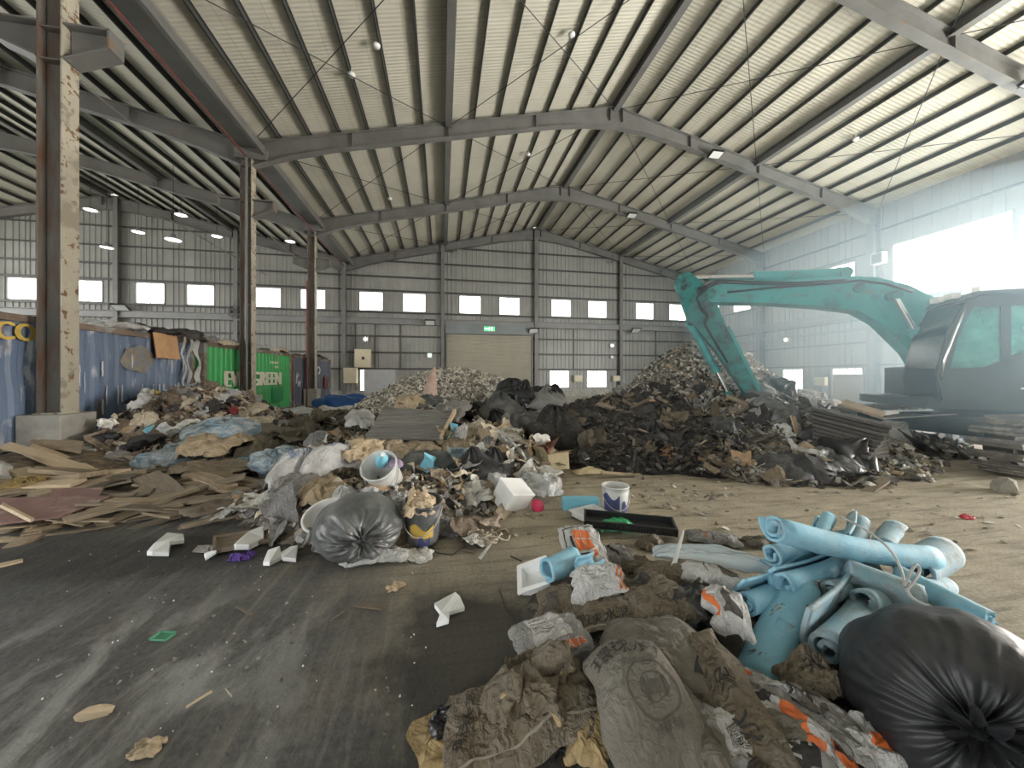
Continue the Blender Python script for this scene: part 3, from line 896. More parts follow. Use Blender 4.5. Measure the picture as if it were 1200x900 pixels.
# ------------------------------------------------------------------ light
w = bpy.data.worlds.new('sky'); SC.world = w; w.use_nodes = True
nt = w.node_tree
bg = nt.nodes['Background']
tcw = nt.nodes.new('ShaderNodeTexCoord'); sxyz = nt.nodes.new('ShaderNodeSeparateXYZ'); rw = nt.nodes.new('ShaderNodeValToRGB')
nt.links.new(tcw.outputs['Generated'], sxyz.inputs[0])
mrw = nt.nodes.new('ShaderNodeMapRange'); mrw.inputs[1].default_value = -0.3; mrw.inputs[2].default_value = 0.9
nt.links.new(sxyz.outputs[2], mrw.inputs[0]); nt.links.new(mrw.outputs[0], rw.inputs[0])
e = rw.color_ramp.elements
e[0].position = 0.0; e[0].color = (0.62, 0.60, 0.54, 1); e[1].position = 0.3; e[1].color = (1.0, 1.0, 0.98, 1)
e.new(1.0).color = (0.80, 0.92, 1.0, 1)
nt.links.new(rw.outputs[0], bg.inputs[0])
bg.inputs[1].default_value = 6.0


def daylight(name, loc, rot, sx, sy, power, col=(1, 1, 1)):
    l = bpy.data.lights.new(name, 'AREA'); l.shape = 'RECTANGLE'; l.size = sx; l.size_y = sy; l.energy = power; l.color = col
    o = bpy.data.objects.new(name, l); COL.objects.link(o); o.location = loc; o.rotation_euler = rot
    return o


# daylight entering the openings (area lights lie in the openings, facing inwards)
daylight('daylight_opening', (XR + 0.1, (BW[0] + BW[1]) / 2, (BZ0 + BZ1) / 2), (0, PI / 2, 0), BZ1 - BZ0, BW[0] - BW[1], 330, (0.93, 0.97, 1.0))
daylight('daylight_goods_door', (XR + 0.1, 0.75, 2.6), (0, PI / 2, 0), 5.2, 9.5, 5600, (1.0, 0.99, 0.96))

SC.view_settings.view_transform = 'Standard'
SC.view_settings.look = 'None'
SC.view_settings.gamma = 1.0
SC.view_settings.use_curve_mapping = False
SC.view_settings.exposure = 0.45
SC.cycles.use_denoising = True
SC.cycles.max_bounces = 8
SC.cycles.diffuse_bounces = 5
SC.cycles.transparent_max_bounces = 12
SC.cycles.sample_clamp_indirect = 6.0
# ------------------------------------------------------------------ shipping containers
m_cblue = M('faded_blue_container_paint', (0.15, 0.205, 0.31), 0.55, 0.22, 1.2, spot=(0.40, 0.44, 0.48), spot_amt=0.30, spot_s=2.4, sharp=0.06, spot2=(0.22, 0.15, 0.09), spot2_amt=0.16, spot2_s=1.6, stretch=(1, 1.6, 0.45))
m_cnavy = M('dark_blue_container_paint', (0.03, 0.05, 0.10), 0.5, 0.3, 1.5, spot=(0.10, 0.12, 0.15), spot_amt=0.3, spot_s=2.0, sharp=0.2)
m_cgreen = M('green_container_paint', (0.045, 0.40, 0.11), 0.5, 0.14, 1.0, spot=(0.16, 0.26, 0.10), spot_amt=0.16, spot_s=1.5, sharp=0.2, spot2=(0.25, 0.13, 0.06), spot2_amt=0.08, spot2_s=3.0)
m_cgrey = M('slate_blue_container_paint', (0.10, 0.115, 0.16), 0.6, 0.25, 1.3, spot=(0.16, 0.10, 0.07), spot_amt=0.25, spot_s=2.4)
m_crust = M('rusty_container_rail', (0.20, 0.15, 0.11), 0.7, 0.3, 3.0, spot=(0.30, 0.30, 0.29), spot_amt=0.35, spot_s=2.0)
m_cream = M('cream_lettering_paint', (0.72, 0.72, 0.58), 0.6, 0.08, 5)
m_yell = M('yellow_lettering_paint', (0.62, 0.45, 0.10), 0.6, 0.2, 6)
m_dkgr = M('darker_green_patch', (0.02, 0.27, 0.085), 0.5, 0.1)
m_graf_glint = M('white_graffiti_and_highlight_paint', (0.6, 0.62, 0.66), 0.6, 0.1)
CX = -6.95


def side_y(px): return on_side(px, 440, CX).y


def container(label, y0, y1, mp, deco=None, h=2.59, seed=0, dent=0.0, railm=None):
    t = thing('shipping_container', label, 'shipping container', (CX - 1.22, (y0 + y1) / 2, 0), group='containers along the left column row')
    L = y1 - y0; wv = 2.44
    railm = railm or m_crust
    # near side: trapezoid ribs, battered in places
    n = int((L - 0.3) / 0.28); pts = []
    for k in range(n):
        for a, d in ((0, 0), (0.25, 0), (0.42, -0.036), (0.75, -0.036), (0.92, 0)):
            pts.append((-L / 2 + 0.15 + (k + a) * (L - 0.3) / n, d))
    pts.append((L / 2 - 0.15, 0))
    zs = np.linspace(0.16, h - 0.12, 24)
    P = np.zeros((len(pts), len(zs), 3))
    for i, (u, d) in enumerate(pts):
        dn = dent * np.minimum(0, pn(np.full_like(zs, u * 0.9), zs * 0.9, seed) - 0.05) + dent * 0.35 * pn(np.full_like(zs, u * 2.3), zs * 1.2, seed + 4)
        P[i, :, 0] = 1.20 + d + dn; P[i, :, 1] = u; P[i, :, 2] = zs
    mb = MB(); mb.grid(P, 0, False)
    mats = [mp]
    if deco: mats += deco(mb, t)
    mb.build('side_panel', mats, t)
    mb = MB()
    for a in (-1, 1):
        mb.box((0, a * (L / 2 - 0.04), h / 2), (wv - 0.1, 0.04, h - 0.2))
    mb.box((-1.19, 0, h / 2), (0.04, L - 0.1, h - 0.2)); mb.box((0, 0, h - 0.09), (wv - 0.1, L - 0.1, 0.03)); mb.box((0, 0, 0.14), (wv - 0.1, L - 0.1, 0.05))
    mb.build('shell', mp, t)
    for nm, z_, s in (('top_rail', h - 0.06, 0.12), ('bottom_rail', 0.09, 0.16)):
        mb = MB()
        for a in (-1, 1): mb.box((a * 1.18, 0, z_), (0.08, L - 0.3, s))
        mb.build(nm, railm, t)
    for a in (-1, 1):
        for b in (-1, 1):
            mb = MB(); mb.box((a * 1.15, b * (L / 2 - 0.08), h / 2), (0.14, 0.16, h - 0.24))
            for z_ in (0.06, h - 0.06): mb.box((a * 1.13, b * (L / 2 - 0.09), z_), (0.18, 0.18, 0.118))
            mb.build('corner_post', railm if a > 0 else mp, t)
    return t


def on_panel(t, px, py, x=CX):
    p = on_side(px, py, x); return p - t.location


def deco_blue(mb, t):
    o = on_panel(t, 17.5, 389.5)
    for k in range(3): stamp(mb, 'CO', 0.42, (1.24 + .002 * k, o.y + (k - 1) * 0.022, o.z), (0, 1, 0), (0, 0, 1), 1, sx=0.95)
    for (pxa, pya, w_, h_) in ((163, 421, .95, .62),):
        o = on_panel(t, pxa, pya); n0 = 26
        mb.add([(1.212, o.y + w_ / 2 * math.cos(q * 6.2832 / n0) * (1 + .10 * math.sin(q * .97)), o.z + h_ / 2 * math.sin(q * 6.2832 / n0) * (1 + .12 * math.sin(q * 1.21 + 1))) for q in range(n0)], [tuple(range(n0))], 3)
    # pale scrapes, with rib highlights painted as a row of strokes
    for k in range(34):
        u, z_ = rng.choice([rng.uniform(-1.0, 2.8), rng.uniform(1.6, 2.7)]), rng.choice([1.15, rng.uniform(0.8, 2.1)])
        h_ = rng.uniform(.12, .5) if z_ != 1.15 else 0.42
        w_ = rng.uniform(.008, .028)
        pts = [Vector((1.215, u + 0.006 * math.sin(k + q * 2.1), z_ + h_ * (q / 4 - 0.5))) for q in range(5)]
        n0 = [(p.x, p.y - w_ * (0.4 + 0.6 * math.sin(PI * (q + .5) / 5)), p.z) for q, p in enumerate(pts)]
        n1 = [(p.x, p.y + w_ * (0.4 + 0.6 * math.sin(PI * (q + .5) / 5)), p.z) for q, p in enumerate(pts)]
        mb.add(n0 + n1, [(q, q + 5, q + 6, q + 1) for q in range(4)], 2)
    return [m_yell, m_graf_glint, M('worn_rust_patch', (0.27, 0.235, 0.19), .7, .25, 6, spot=(.20, .22, .27), spot_amt=.4, spot_s=7)]


def deco_green(mb, t):
    a, b = side_y(264), side_y(329)
    v, f = text2d('EVERGREEN', 0.76)
    w_ = max(p[0] for p in v) - min(p[0] for p in v); s = (b - a) / w_
    o = Vector((1.216, (a + b) / 2 - t.location.y, 1.43))
    for k in range(5):                                  # heavy block letters
        mb.add([o + Vector((0.002 * k, p[0] * s + (k - 2) * 0.034, p[1])) for p in v], f, 1)
    for r, (n, z_) in enumerate(((4, 2.13), (2, 1.95))):
        for k in range(n):
            mb.box((1.21, side_y(326) - t.location.y - 0.05 - 0.2 * k, z_), (0.012, 0.11, 0.10), mat=1)
    y = side_y(330) - t.location.y
    mb.box((1.205, y - 0.35, 0.75), (0.012, 1.1, 0.62), mat=2)
    return [m_cream, m_dkgr]


def deco_grey(mb, t):
    for pts in ([(-2.6, 1.2), (-2.55, 1.75), (-2.45, 1.5), (-2.3, 1.7)], [(-2.4, 1.05), (-2.3, 1.35), (-2.2, 1.05), (-2.1, 1.3)], [(0.4, 2.0), (0.7, 2.1), (0.9, 1.95), (0.8, 1.7), (0.6, 1.75)]):
        mb.tube([(1.21, a, b) for a, b in pts], 0.035, 5, 1)
    return [m_graf_glint]


c_blue = container('faded blue dented shipping container with yellow letters, behind the nearest rusty column', 5.95, 12.02, m_cblue, deco_blue, seed=3, dent=0.10)
c_green = container('bright green shipping container with large cream lettering, behind the second column', 12.42, 18.9, m_cgreen, deco_green, seed=5, dent=0.03)
c_grey = container('slate blue shipping container with white graffiti, last of the row before the end wall', 19.1, 25.1, m_cgrey, deco_grey, seed=8, dent=0.05)

# fire extinguisher and red bucket by the third column
t = thing('fire_extinguisher', 'red fire extinguisher beside the third column', 'fire extinguisher', (XL + 0.62, 20.55, 0.9))
mb = MB(); mb.lathe([(0.0, 0), (0.1, 0.0), (0.11, 0.04), (0.11, 0.52), (0.08, 0.6), (0.03, 0.64), (0.0, 0.64)], 14); mb.build('cylinder', m_red, t)
mb = MB(); mb.bar((0, 0, 0.66), (0.02, -0.12, 0.72), 0.03, 0.03); mb.cyl((0, 0, 0.62), (0, 0, 0.70), 0.03, n=8)
mb.tube([(0, 0, .68), (0.14, 0, .62), (0.15, 0, .4), (0.12, 0, .2)], 0.015, 5); mb.build('valve_and_hose', m_black, t)

# ------------------------------------------------------------------ excavator
m_teal = M('faded_teal_paint', (0.05, 0.33, 0.33), 0.42, 0.16, 1.5, spot=(0.03, 0.15, 0.15), spot_amt=0.25, spot_s=3, sharp=0.2, spot2=(0.13, 0.12, 0.10), spot2_amt=0.12, spot2_s=5)
m_tealw = M('worn_teal_paint_with_grease', (0.035, 0.23, 0.22), 0.5, 0.25, 2, spot=(0.03, 0.035, 0.035), spot_amt=0.4, spot_s=4, sharp=0.2)
m_dbody = M('dark_machine_body_paint', (0.06, 0.075, 0.085), 0.5, 0.2, 2)  # dark grey-blue stands for the shadow on the machine body
m_chrome = M('polished_cylinder_rod', (0.75, 0.76, 0.76), 0.18, 0.05, metal=1.0)
m_hose = M('black_hydraulic_hose', (0.015, 0.015, 0.016), 0.5, 0.1)
m_track = M('dusty_track_steel', (0.13, 0.125, 0.115), 0.75, 0.25, 6, spot=(0.22, 0.2, 0.17), spot_amt=0.4, spot_s=5)
m_wheel = M('dusty_shaded_track_wheel', (0.04, 0.04, 0.038), 0.85, 0.2, 6)  # base colour darkened to imitate the shade under the machine


def dusty_glass():
    m = M('dusty_teal_cab_glass', (0.22, 0.50, 0.48), 0.25, 0.35, 3.5, coords='Object')
    nt = m.node_tree; N = nt.nodes; L = nt.links
    t_ = N.new('ShaderNodeBsdfTransparent'); t_.inputs[0].default_value = (0.45, 0.85, 0.82, 1)
    x = N.new('ShaderNodeMixShader'); x.inputs[0].default_value = 0.45
    L.new(t_.outputs[0], x.inputs[1]); L.new(N['Principled BSDF'].outputs[0], x.inputs[2]); L.new(x.outputs[0], N['Material Output'].inputs[0])
    return m


m_cabglass = dusty_glass()
EF = Vector((-0.852, 0.524, 0)).normalized(); ES = Z.cross(EF)
BF = Vector((9.87, 5.55, 0))          # boom foot on the ground plan
EC = BF - EF * 0.5


def bp(px, py):
    """photo point carried into the upright plane of the boom: (a, h)"""
    r = (px - 600) / F
    A = Vector((cy_ - r * sy_, -(sy_ + r * cy_)))
    tt = -(A.x * BF.x + A.y * BF.y) / (A.x * EF.x + A.y * EF.y)
    q = BF + EF * tt
    zc = q.x * sy_ + q.y * cy_
    return (tt + 0.5, CAMZ + (441 - py) / F * zc)


ex = thing('excavator', 'large teal crawler excavator with dark cab, digging into the waste heap on the right', 'excavator', (EC.x, EC.y, 0))
# upper structure frame: local X = forward, Y = left (towards the camera), Z = up
UX, UY = EF, ES


def upt(a, s, h): return UX * a + UY * s + Z * h


def slab(mb, poly, s, thick, mat=0):
    mb.prism(poly, UY * s, UX, Z, UY, thick, mat)


boom = [bp(*p) for p in ((1108, 432), (1128, 412), (1122, 378), (1092, 354), (1058, 337), (1022, 328), (985, 326), (930, 330), (850, 335), (833, 337), (824, 346), (832, 356), (900, 357), (960, 361), (1000, 366), (1024, 379), (1048, 402), (1070, 424), (1090, 444))]
mb = MB(); slab(mb, boom, 0, 0.42)
bo = mb.build('boom', m_teal, ex, bevel=0.03)
for px, py in ((1036, 350), (832, 346), (1000, 340)):
    a, h = bp(px, py)
    mb = MB(); mb.cyl(upt(a, -0.27, h), upt(a, 0.27, h), 0.10, n=16)
    mb.build('boom_pin', m_tealw, bo)
stick = [bp(*p) for p in ((790, 334), (795, 324), (808, 321), (822, 333), (838, 348), (840, 360), (850, 385), (864, 411), (890, 462), (876, 466), (858, 442), (838, 412), (818, 388), (806, 376), (797, 352))]
mb = MB(); slab(mb, stick, 0, 0.34)
st = mb.build('dipper_stick', m_tealw, ex, bevel=0.02)
mb = MB()
e_ = [bp(*p) for p in ((850, 384), (853, 383), (892, 461), (888, 462))]
slab(mb, e_, 0, 0.38); mb.build('wear_edge', m_teal, st)


def ram(nm, p0, pm, p1, r, s):
    """hydraulic ram: barrel p0-pm, rod pm-p1, in photo points at side offset s"""
    A, Bm, Cc = [upt(bp(*q)[0], s, bp(*q)[1]) for q in (p0, pm, p1)]
    mb = MB(); mb.cyl(A, Bm, r, n=16); d = (Bm - A).normalized()
    mb.cyl(Bm - d * 0.10, Bm + d * 0.01, r * 1.18, n=16); mb.cyl(A - d * 0.06, A + d * 0.12, r * 1.15, n=16)
    o = mb.build(nm, m_teal, ex)
    mb = MB(); mb.cyl(Bm, Cc, r * 0.55, n=12); mb.build('rod', m_chrome, o)
    sd = UY * (r * 1.3)
    for q in (Cc, A):
        mb = MB(); mb.cyl(q - sd, q + sd, r * 0.9, n=12); mb.build('end_eye', m_tealw, o)


ram('arm_cylinder', (988, 321), (884, 325), (804, 326), 0.125, 0)
for s in (-0.33, 0.33): ram('boom_cylinder', (1094, 447), (1058, 388), (1036, 350), 0.10, s)
ram('bucket_cylinder', (809, 379), (840, 436), (853, 462), 0.085, 0.0)
# hoses along the boom and down the stick
mb = MB()
for off, k in ((0.23, 0), (0.26, 3), (-0.23, 2)):
    pts = [bp(*p) for p in ((985, 331 + k), (930, 334 + k), (880, 333 + k), (840, 331 + k), (822, 340 + k), (815, 352), (820, 362 + k), (828, 370 + k), (824, 380 + k), (835, 400), (850, 425))]
    mb.tube([upt(a, off, h) for a, h in pts], 0.022, 6)
for off in (0.2, 0.24):
    pts = [bp(*p) for p in ((1060, 345), (1030, 336), (1000, 332), (960, 336), (900, 340), (850, 345))]
    mb.tube([upt(a, off + 0.03, h) for a, h in pts], 0.02, 6)
mb.build('hydraulic_hoses', m_hose, ex)
# bucket, mostly buried in the heap
mb = MB(); a0, h0 = bp(882, 458)
prof = [(a0 + 0.15, h0 + 0.05), (a0 - 0.35, h0 - 0.05), (a0 - 0.75, h0 - 0.45), (a0 - 0.75, h0 - 0.9), (a0 - 0.3, h0 - 1.1), (a0 + 0.35, h0 - 0.95), (a0 + 0.3, h0 - 0.9), (a0 - 0.28, h0 - 1.03), (a0 - 0.68, h0 - 0.85), (a0 - 0.68, h0 - 0.48), (a0 - 0.3, h0 - 0.12), (a0 + 0.15, h0 - 0.02)]
slab(mb, prof, 0, 0.8)
for s in (-0.4, 0.4): slab(mb, [prof[0], prof[1], prof[2], prof[3], prof[4], prof[5]], s, 0.04)
mb.build('bucket', m_track, ex)
# slew deck, engine house, counterweight
mb = MB()
mb.prism([(-1.9, -1.25), (1.35, -1.25), (1.45, -0.9), (1.45, 1.25), (-1.9, 1.25)], Z * 1.06, UX, UY, Z, 0.16)
mb.cyl((0, 0, 0.80), (0, 0, 1.0), 0.62, n=28)
mb.build('slew_deck', m_dbody, ex, bevel=0.01)
mb = MB(); slab(mb, [(-2.0, 1.15), (-0.75, 1.15), (-0.75, 1.85), (-0.9, 2.08), (-2.0, 2.08)], 0, 2.4)
slab(mb, [(-0.75, 1.15), (0.9, 1.15), (0.9, 1.75), (-0.75, 1.9)], -0.85, 0.75)
hb_ = mb.build('engine_house', m_dbody, ex, bevel=0.05)
mb = MB(); mb.cyl(upt(-1.4, -0.5, 2.05), upt(-1.4, -0.5, 2.5), 0.06, n=10); mb.build('exhaust_pipe', m_track, hb_)
mb = MB(); arc = [(-2.0, -1.25), (-2.0, 1.25)] + [(-2.0 - 0.72 * math.sin(t_ * PI / 10), 1.25 * math.cos(t_ * PI / 10)) for t_ in range(1, 10)]
mb.prism(arc, Z * 1.55, UX, UY, Z, 1.0); mb.build('counterweight', m_teal, ex, bevel=0.04)
# cab on the near (left) side
cs0, cs1 = 0.36, 1.30
cabp = [(-0.62, 1.14), (1.28, 1.14), (1.36, 1.55), (1.22, 2.25), (0.98, 2.82), (0.80, 2.92), (-0.50, 2.92), (-0.62, 2.80)]
mb = MB()
for s in (cs0 + 0.03, cs1 - 0.03):
    slab(mb, [(-0.62, 1.14), (1.28, 1.14), (1.36, 1.55), (1.335, 1.68), (0.75, 1.70), (0.35, 1.93), (-0.62, 1.93)], s, 0.06)   # lower door panel
    slab(mb, [(-0.62, 1.9), (-0.47, 1.9), (-0.47, 2.92), (-0.62, 2.80)], s, 0.06)                                # rear pillar
    slab(mb, [(0.44, 1.7), (0.56, 1.7), (0.56, 2.92), (0.44, 2.92)], s, 0.06)                                    # door pillar
    slab(mb, [(1.18, 1.68), (1.335, 1.68), (1.22, 2.25), (0.98, 2.82), (0.86, 2.80), (1.08, 2.22)], s, 0.06)    # front pillar
    slab(mb, [(-0.6, 2.72), (1.02, 2.72), (0.98, 2.82), (0.80, 2.92), (-0.50, 2.92), (-0.62, 2.80)], s, 0.06)   # head rail
mb.box(upt(0.18, (cs0 + cs1) / 2, 2.91), (0.01, 0.01, 0.01))
cab_ = mb.build('cab', m_dbody, ex, bevel=0.012)
mb = MB(); slab(mb, [(-0.62, 2.80), (-0.5, 2.93), (0.82, 2.93), (1.0, 2.84), (1.0, 2.87), (0.84, 2.99), (-0.52, 2.99), (-0.66, 2.83)], (cs0 + cs1) / 2, cs1 - cs0 + 0.02)
slab(mb, [(-0.66, 1.14), (-0.60, 1.14), (-0.60, 2.0), (-0.66, 2.0)], (cs0 + cs1) / 2, cs1 - cs0 - 0.04)
slab(mb, [(-0.62, 1.12), (1.28, 1.12), (1.28, 1.18), (-0.62, 1.18)], (cs0 + cs1) / 2, cs1 - cs0 - 0.04)
mb.build('cab_roof', m_dbody, cab_, bevel=0.01)
mb = MB()
for s in (cs0 + 0.03, cs1 - 0.03):
    slab(mb, [(-0.47, 1.93), (0.35, 1.93), (0.44, 1.88), (0.44, 2.72), (-0.47, 2.72)], s, 0.012)
    slab(mb, [(0.56, 1.8), (0.75, 1.70), (1.18, 1.69), (1.08, 2.22), (0.88, 2.72), (0.56, 2.72)], s, 0.012)
mb.build('side_window', m_cabglass, cab_)
mb = MB(); fm_ = (cs0 + cs1) / 2
mb.prism([(-0.44, 0), (0.44, 0), (0.44, 0.6), (-0.44, 0.6)], upt(1.335, fm_, 1.68), UY, (upt(1.22, 0, 2.25) - upt(1.335, 0, 1.68)).normalized(), UX, 0.012)
mb.prism([(-0.44, 0), (0.44, 0), (0.44, 0.60), (-0.44, 0.60)], upt(1.22, fm_, 2.26), UY, (upt(0.98, 0, 2.82) - upt(1.22, 0, 2.25)).normalized(), UX, 0.012)
mb.build('windscreen', glass_mat('dark_windscreen_glass', (0.30, 0.36, 0.38), 0.10, 0.15), cab_)
mb = MB(); mb.box(upt(0.1, fm_, 1.5), (0.5, 0.5, 0.2), rot=align(UX)); mb.box(upt(-0.2, fm_, 1.95), (0.12, 0.48, 0.8), rot=align(UX)); mb.build('operator_seat', m_black, cab_)
mb = MB()
mb.bar(upt(0.18, cs1 + 0.04, 1.35), upt(0.36, cs1 + 0.04, 1.35), 0.02, 0.03); mb.build('door_handle', m_chrome, cab_)
mb = MB()
mb.tube([upt(1.30, cs1 + 0.02, 1.5), upt(1.32, cs1 + 0.10, 1.8), upt(1.18, cs1 + 0.10, 2.3), upt(1.0, cs1 + 0.02, 2.7)], 0.016, 6); mb.build('grab_handle', m_chrome, cab_)
mb = MB(); mb.cyl(upt(0.75, fm_ + 0.3, 3.0), upt(0.75, fm_ + 0.3, 3.08), 0.05, n=10); mb.box(upt(0.95, fm_ + .1, 2.98), (0.12, 0.2, 0.1), rot=align(UX)); mb.box(upt(0.95, fm_ - .25, 2.98), (0.12, 0.2, 0.1), rot=align(UX)); mb.build('work_lamp', m_white, cab_)
# undercarriage along the hall's width
TC = Vector((0, 0, 0))
for s in (-1, 1):
    yc = s * 1.13; Lh = 1.55; R_ = 0.40; zc_ = 0.47
    mb = MB()
    # one closed loop of grouser shoes
    per = 4 * Lh + 2 * PI * R_; n = 46
    for k in range(n):
        d = per * k / n
        if d < 2 * Lh: c = (-Lh + d, zc_ + R_); an = 0
        elif d < 2 * Lh + PI * R_: th = (d - 2 * Lh) / R_; c = (Lh + R_ * math.sin(th), zc_ + R_ * math.cos(th)); an = -th
        elif d < 4 * Lh + PI * R_: c = (Lh - (d - 2 * Lh - PI * R_), zc_ - R_); an = PI
        else: th = (d - 4 * Lh - PI * R_) / R_; c = (-Lh - R_ * math.sin(th), zc_ - R_ * math.cos(th)); an = PI - th
        U = Vector((math.cos(an), 0, math.sin(an))); Nn = Vector((-math.sin(an), 0, math.cos(an)))
        o = Vector((c[0], yc, c[1]))
        mb.prism([(-0.062, 0), (0.062, 0), (0.062, 0.02), (0.02, 0.024), (0.012, 0.055), (-0.012, 0.055), (-0.02, 0.024), (-0.062, 0.02)], o, U, Nn, Vector((0, 1, 0)), 0.60)
        mb.prism([(-0.055, -0.06), (0.055, -0.06), (0.055, 0), (-0.055, 0)], o, U, Nn, Vector((0, 1, 0)), 0.2)
    tr = mb.build('crawler_track', m_track, ex)
    mb = MB(); mb.box((0, yc, zc_), (2 * Lh - 0.3, 0.30, 0.42)); mb.build('track_frame', m_dbody, tr, bevel=0.02)
    for x in (-Lh, Lh):
        mb = MB(); mb.cyl((x, yc - 0.16, zc_), (x, yc + 0.16, zc_), R_ - 0.07, n=28); mb.cyl((x, yc - 0.24, zc_), (x, yc + 0.24, zc_), 0.14, n=18); mb.build('idler_wheel', m_wheel, tr)
    for k in range(6):
        x = -Lh + 0.5 + k * (2 * Lh - 1.0) / 5
        mb = MB(); mb.cyl((x, yc - 0.19, 0.20), (x, yc + 0.19, 0.20), 0.11, n=14); mb.build('track_roller', m_wheel, tr)
mb = MB(); mb.box((0, 0, 0.62), (1.5, 1.7, 0.36)); mb.build('carbody', m_dbody, ex, bevel=0.03)
# ------------------------------------------------------------------ heaps of waste
class Heap:
    def __init__(s, lumps, xmin=None):
        s.l = lumps; s.xmin = xmin      # (x, y, h, rx, ry)

    def H(s, x, y):
        x = np.asarray(x, float); y = np.asarray(y, float)
        t = np.zeros(np.broadcast(x, y).shape)
        for cx, cy, h, rx, ry in s.l:
            q = np.maximum(0, 1 - ((x - cx) / rx) ** 2 - ((y - cy) / ry) ** 2)
            t = t + (h * q ** 1.15) ** 3
        z = t ** (1 / 3)
        return z

    def h(s, x, y): return float(s.H(x, y))

    def normal(s, x, y, e=0.08):
        return Vector((s.h(x - e, y) - s.h(x + e, y), s.h(x, y - e) - s.h(x, y + e), 2 * e)).normalized()

    def bbox(s):
        return (min(l[0] - l[3] for l in s.l), max(l[0] + l[3] for l in s.l), min(l[1] - l[4] for l in s.l), max(l[1] + l[4] for l in s.l))

    def body(s, mat, label, cat, step=0.07, rough=0.09, name='waste_heap', seed=0):
        x0, x1, y0, y1 = s.bbox()
        if s.xmin is not None: x0 = max(x0, s.xmin)
        nx, ny = int((x1 - x0) / step), int((y1 - y0) / step)
        X, Y = np.meshgrid(np.linspace(x0, x1, nx), np.linspace(y0, y1, ny), indexing='ij')
        Hh = s.H(X, Y)
        Zz = Hh - 0.03 + np.minimum(1, Hh * 4) * rough * crumple(X * 1.6, Y * 1.6, seed)
        keep = Hh > 0.035
        idx = -np.ones(X.shape, int); c = 0; vs = []; fs = []
        mb = MB()
        for i in range(nx - 1):
            for j in range(ny - 1):
                if keep[i, j] or keep[i + 1, j] or keep[i, j + 1] or keep[i + 1, j + 1]:
                    q = []
                    for a, b in ((i, j), (i + 1, j), (i + 1, j + 1), (i, j + 1)):
                        if idx[a, b] < 0:
                            idx[a, b] = c; c += 1
                            z_ = Zz[a, b] if keep[a, b] else -0.02
                            vs.append((X[a, b], Y[a, b], max(z_, -0.02)))
                        q.append(idx[a, b])
                    fs.append(tuple(q))
        mb.add(vs, fs, 0, True)
        return tag(mb.build(name, mat), label, cat, None, 'stuff')

    def pick(s, r, front=True):
        """random point on the heap, favouring the flanks that face the camera"""
        w = [l[3] * l[4] for l in s.l]
        for _ in range(60):
            cx, cy, h, rx, ry = r.choices(s.l, w)[0]
            a, d = r.uniform(0, 2 * PI), math.sqrt(r.random()) * 0.97
            x, y = cx + rx * d * math.cos(a), cy + ry * d * math.sin(a)
            if s.xmin is not None and (x < s.xmin + 0.3 or (x < -6.05 and 7.2 < y < 8.4)): continue
            z = s.h(x, y)
            if z < 0.03: continue
            n = s.normal(x, y)
            if front and n.dot(Vector((-x, -y, CAMZ - z)).normalized()) < 0.05: continue
            return Vector((x, y, z)), n
        return Vector((x, y, z)), n


def lump(px, py, d, rx, ry, dh=0.0):
    p = dep(px, py, d); return (p.x, p.y, max(0.08, p.z + dh), rx, ry)


hA = Heap([lump(235, 457, 8.7, 1.5, 2.3), lump(180, 484, 7.7, 1.15, 1.7), lump(295, 482, 9.6, 1.5, 2.2), lump(255, 524, 7.2, 1.6, 1.3), lump(150, 520, 6.8, 0.9, 0.9)], xmin=-6.85)
hB = Heap([lump(40, 528, 5.9, 1.6, 1.6), lump(150, 572, 4.9, 1.7, 1.0), lump(215, 578, 4.7, 1.5, 0.8), lump(20, 570, 4.9, 1.3, 0.9)], xmin=-6.85)
hC = Heap([lump(470, 568, 4.1, 0.75, 0.85), lump(400, 568, 4.1, 0.8, 0.8), lump(330, 572, 4.5, 0.7, 0.8), lump(530, 552, 4.7, 0.85, 0.9), lump(470, 508, 6.3, 1.5, 1.6), lump(560, 512, 6.7, 1.2, 1.6),
           lump(505, 474, 8.0, 1.7, 1.9), lump(595, 530, 5.9, 0.9, 1.2), lump(400, 510, 6.6, 1.0, 1.3), lump(370, 500, 8.6, 1.7, 1.7), lump(340, 520, 7.2, 1.2, 1.2), lump(400, 490, 9.9, 1.5, 1.4)])
hD = Heap([lump(520, 435, 13.2, 2.7, 2.6), lump(575, 445, 13.2, 2.6, 2.4), lump(465, 458, 12.0, 1.9, 2.0), lump(440, 478, 11.0, 1.3, 1.6)])
hE = Heap([lump(600, 470, 10.0, 1.4, 1.5), lump(640, 468, 10.6, 1.2, 1.3)])
hF = Heap([lump(710, 466, 8.3, 1.6, 1.7), lump(660, 484, 7.8, 1.1, 1.5), lump(780, 474, 8.0, 1.6, 1.6), lump(740, 505, 7.0, 1.7, 1.3), lump(690, 520, 6.9, 1.0, 1.0), lump(820, 510, 6.6, 1.2, 1.1)])
hG = Heap([lump(812, 414, 11.6, 2.7, 2.7), lump(850, 426, 11.0, 2.7, 2.3), lump(770, 450, 11.2, 2.0, 2.0), lump(890, 462, 9.4, 1.6, 1.7), lump(950, 485, 8.2, 1.7, 1.6), lump(905, 520, 6.5, 1.3, 1.2), lump(1000, 510, 7.0, 1.3, 1.2),
           lump(860, 505, 7.5, 1.4, 1.3), lump(885, 470, 8.0, 1.2, 1.0), lump(990, 556, 5.5, 0.9, 0.6), lump(900, 548, 5.7, 0.9, 0.7), lump(1040, 545, 5.9, 0.7, 0.6), lump(1062, 507, 7.2, 1.0, .55), lump(1105, 516, 7.2, .7, .45), lump(940, 440, 12.0, 1.8, 1.8, -0.5)])

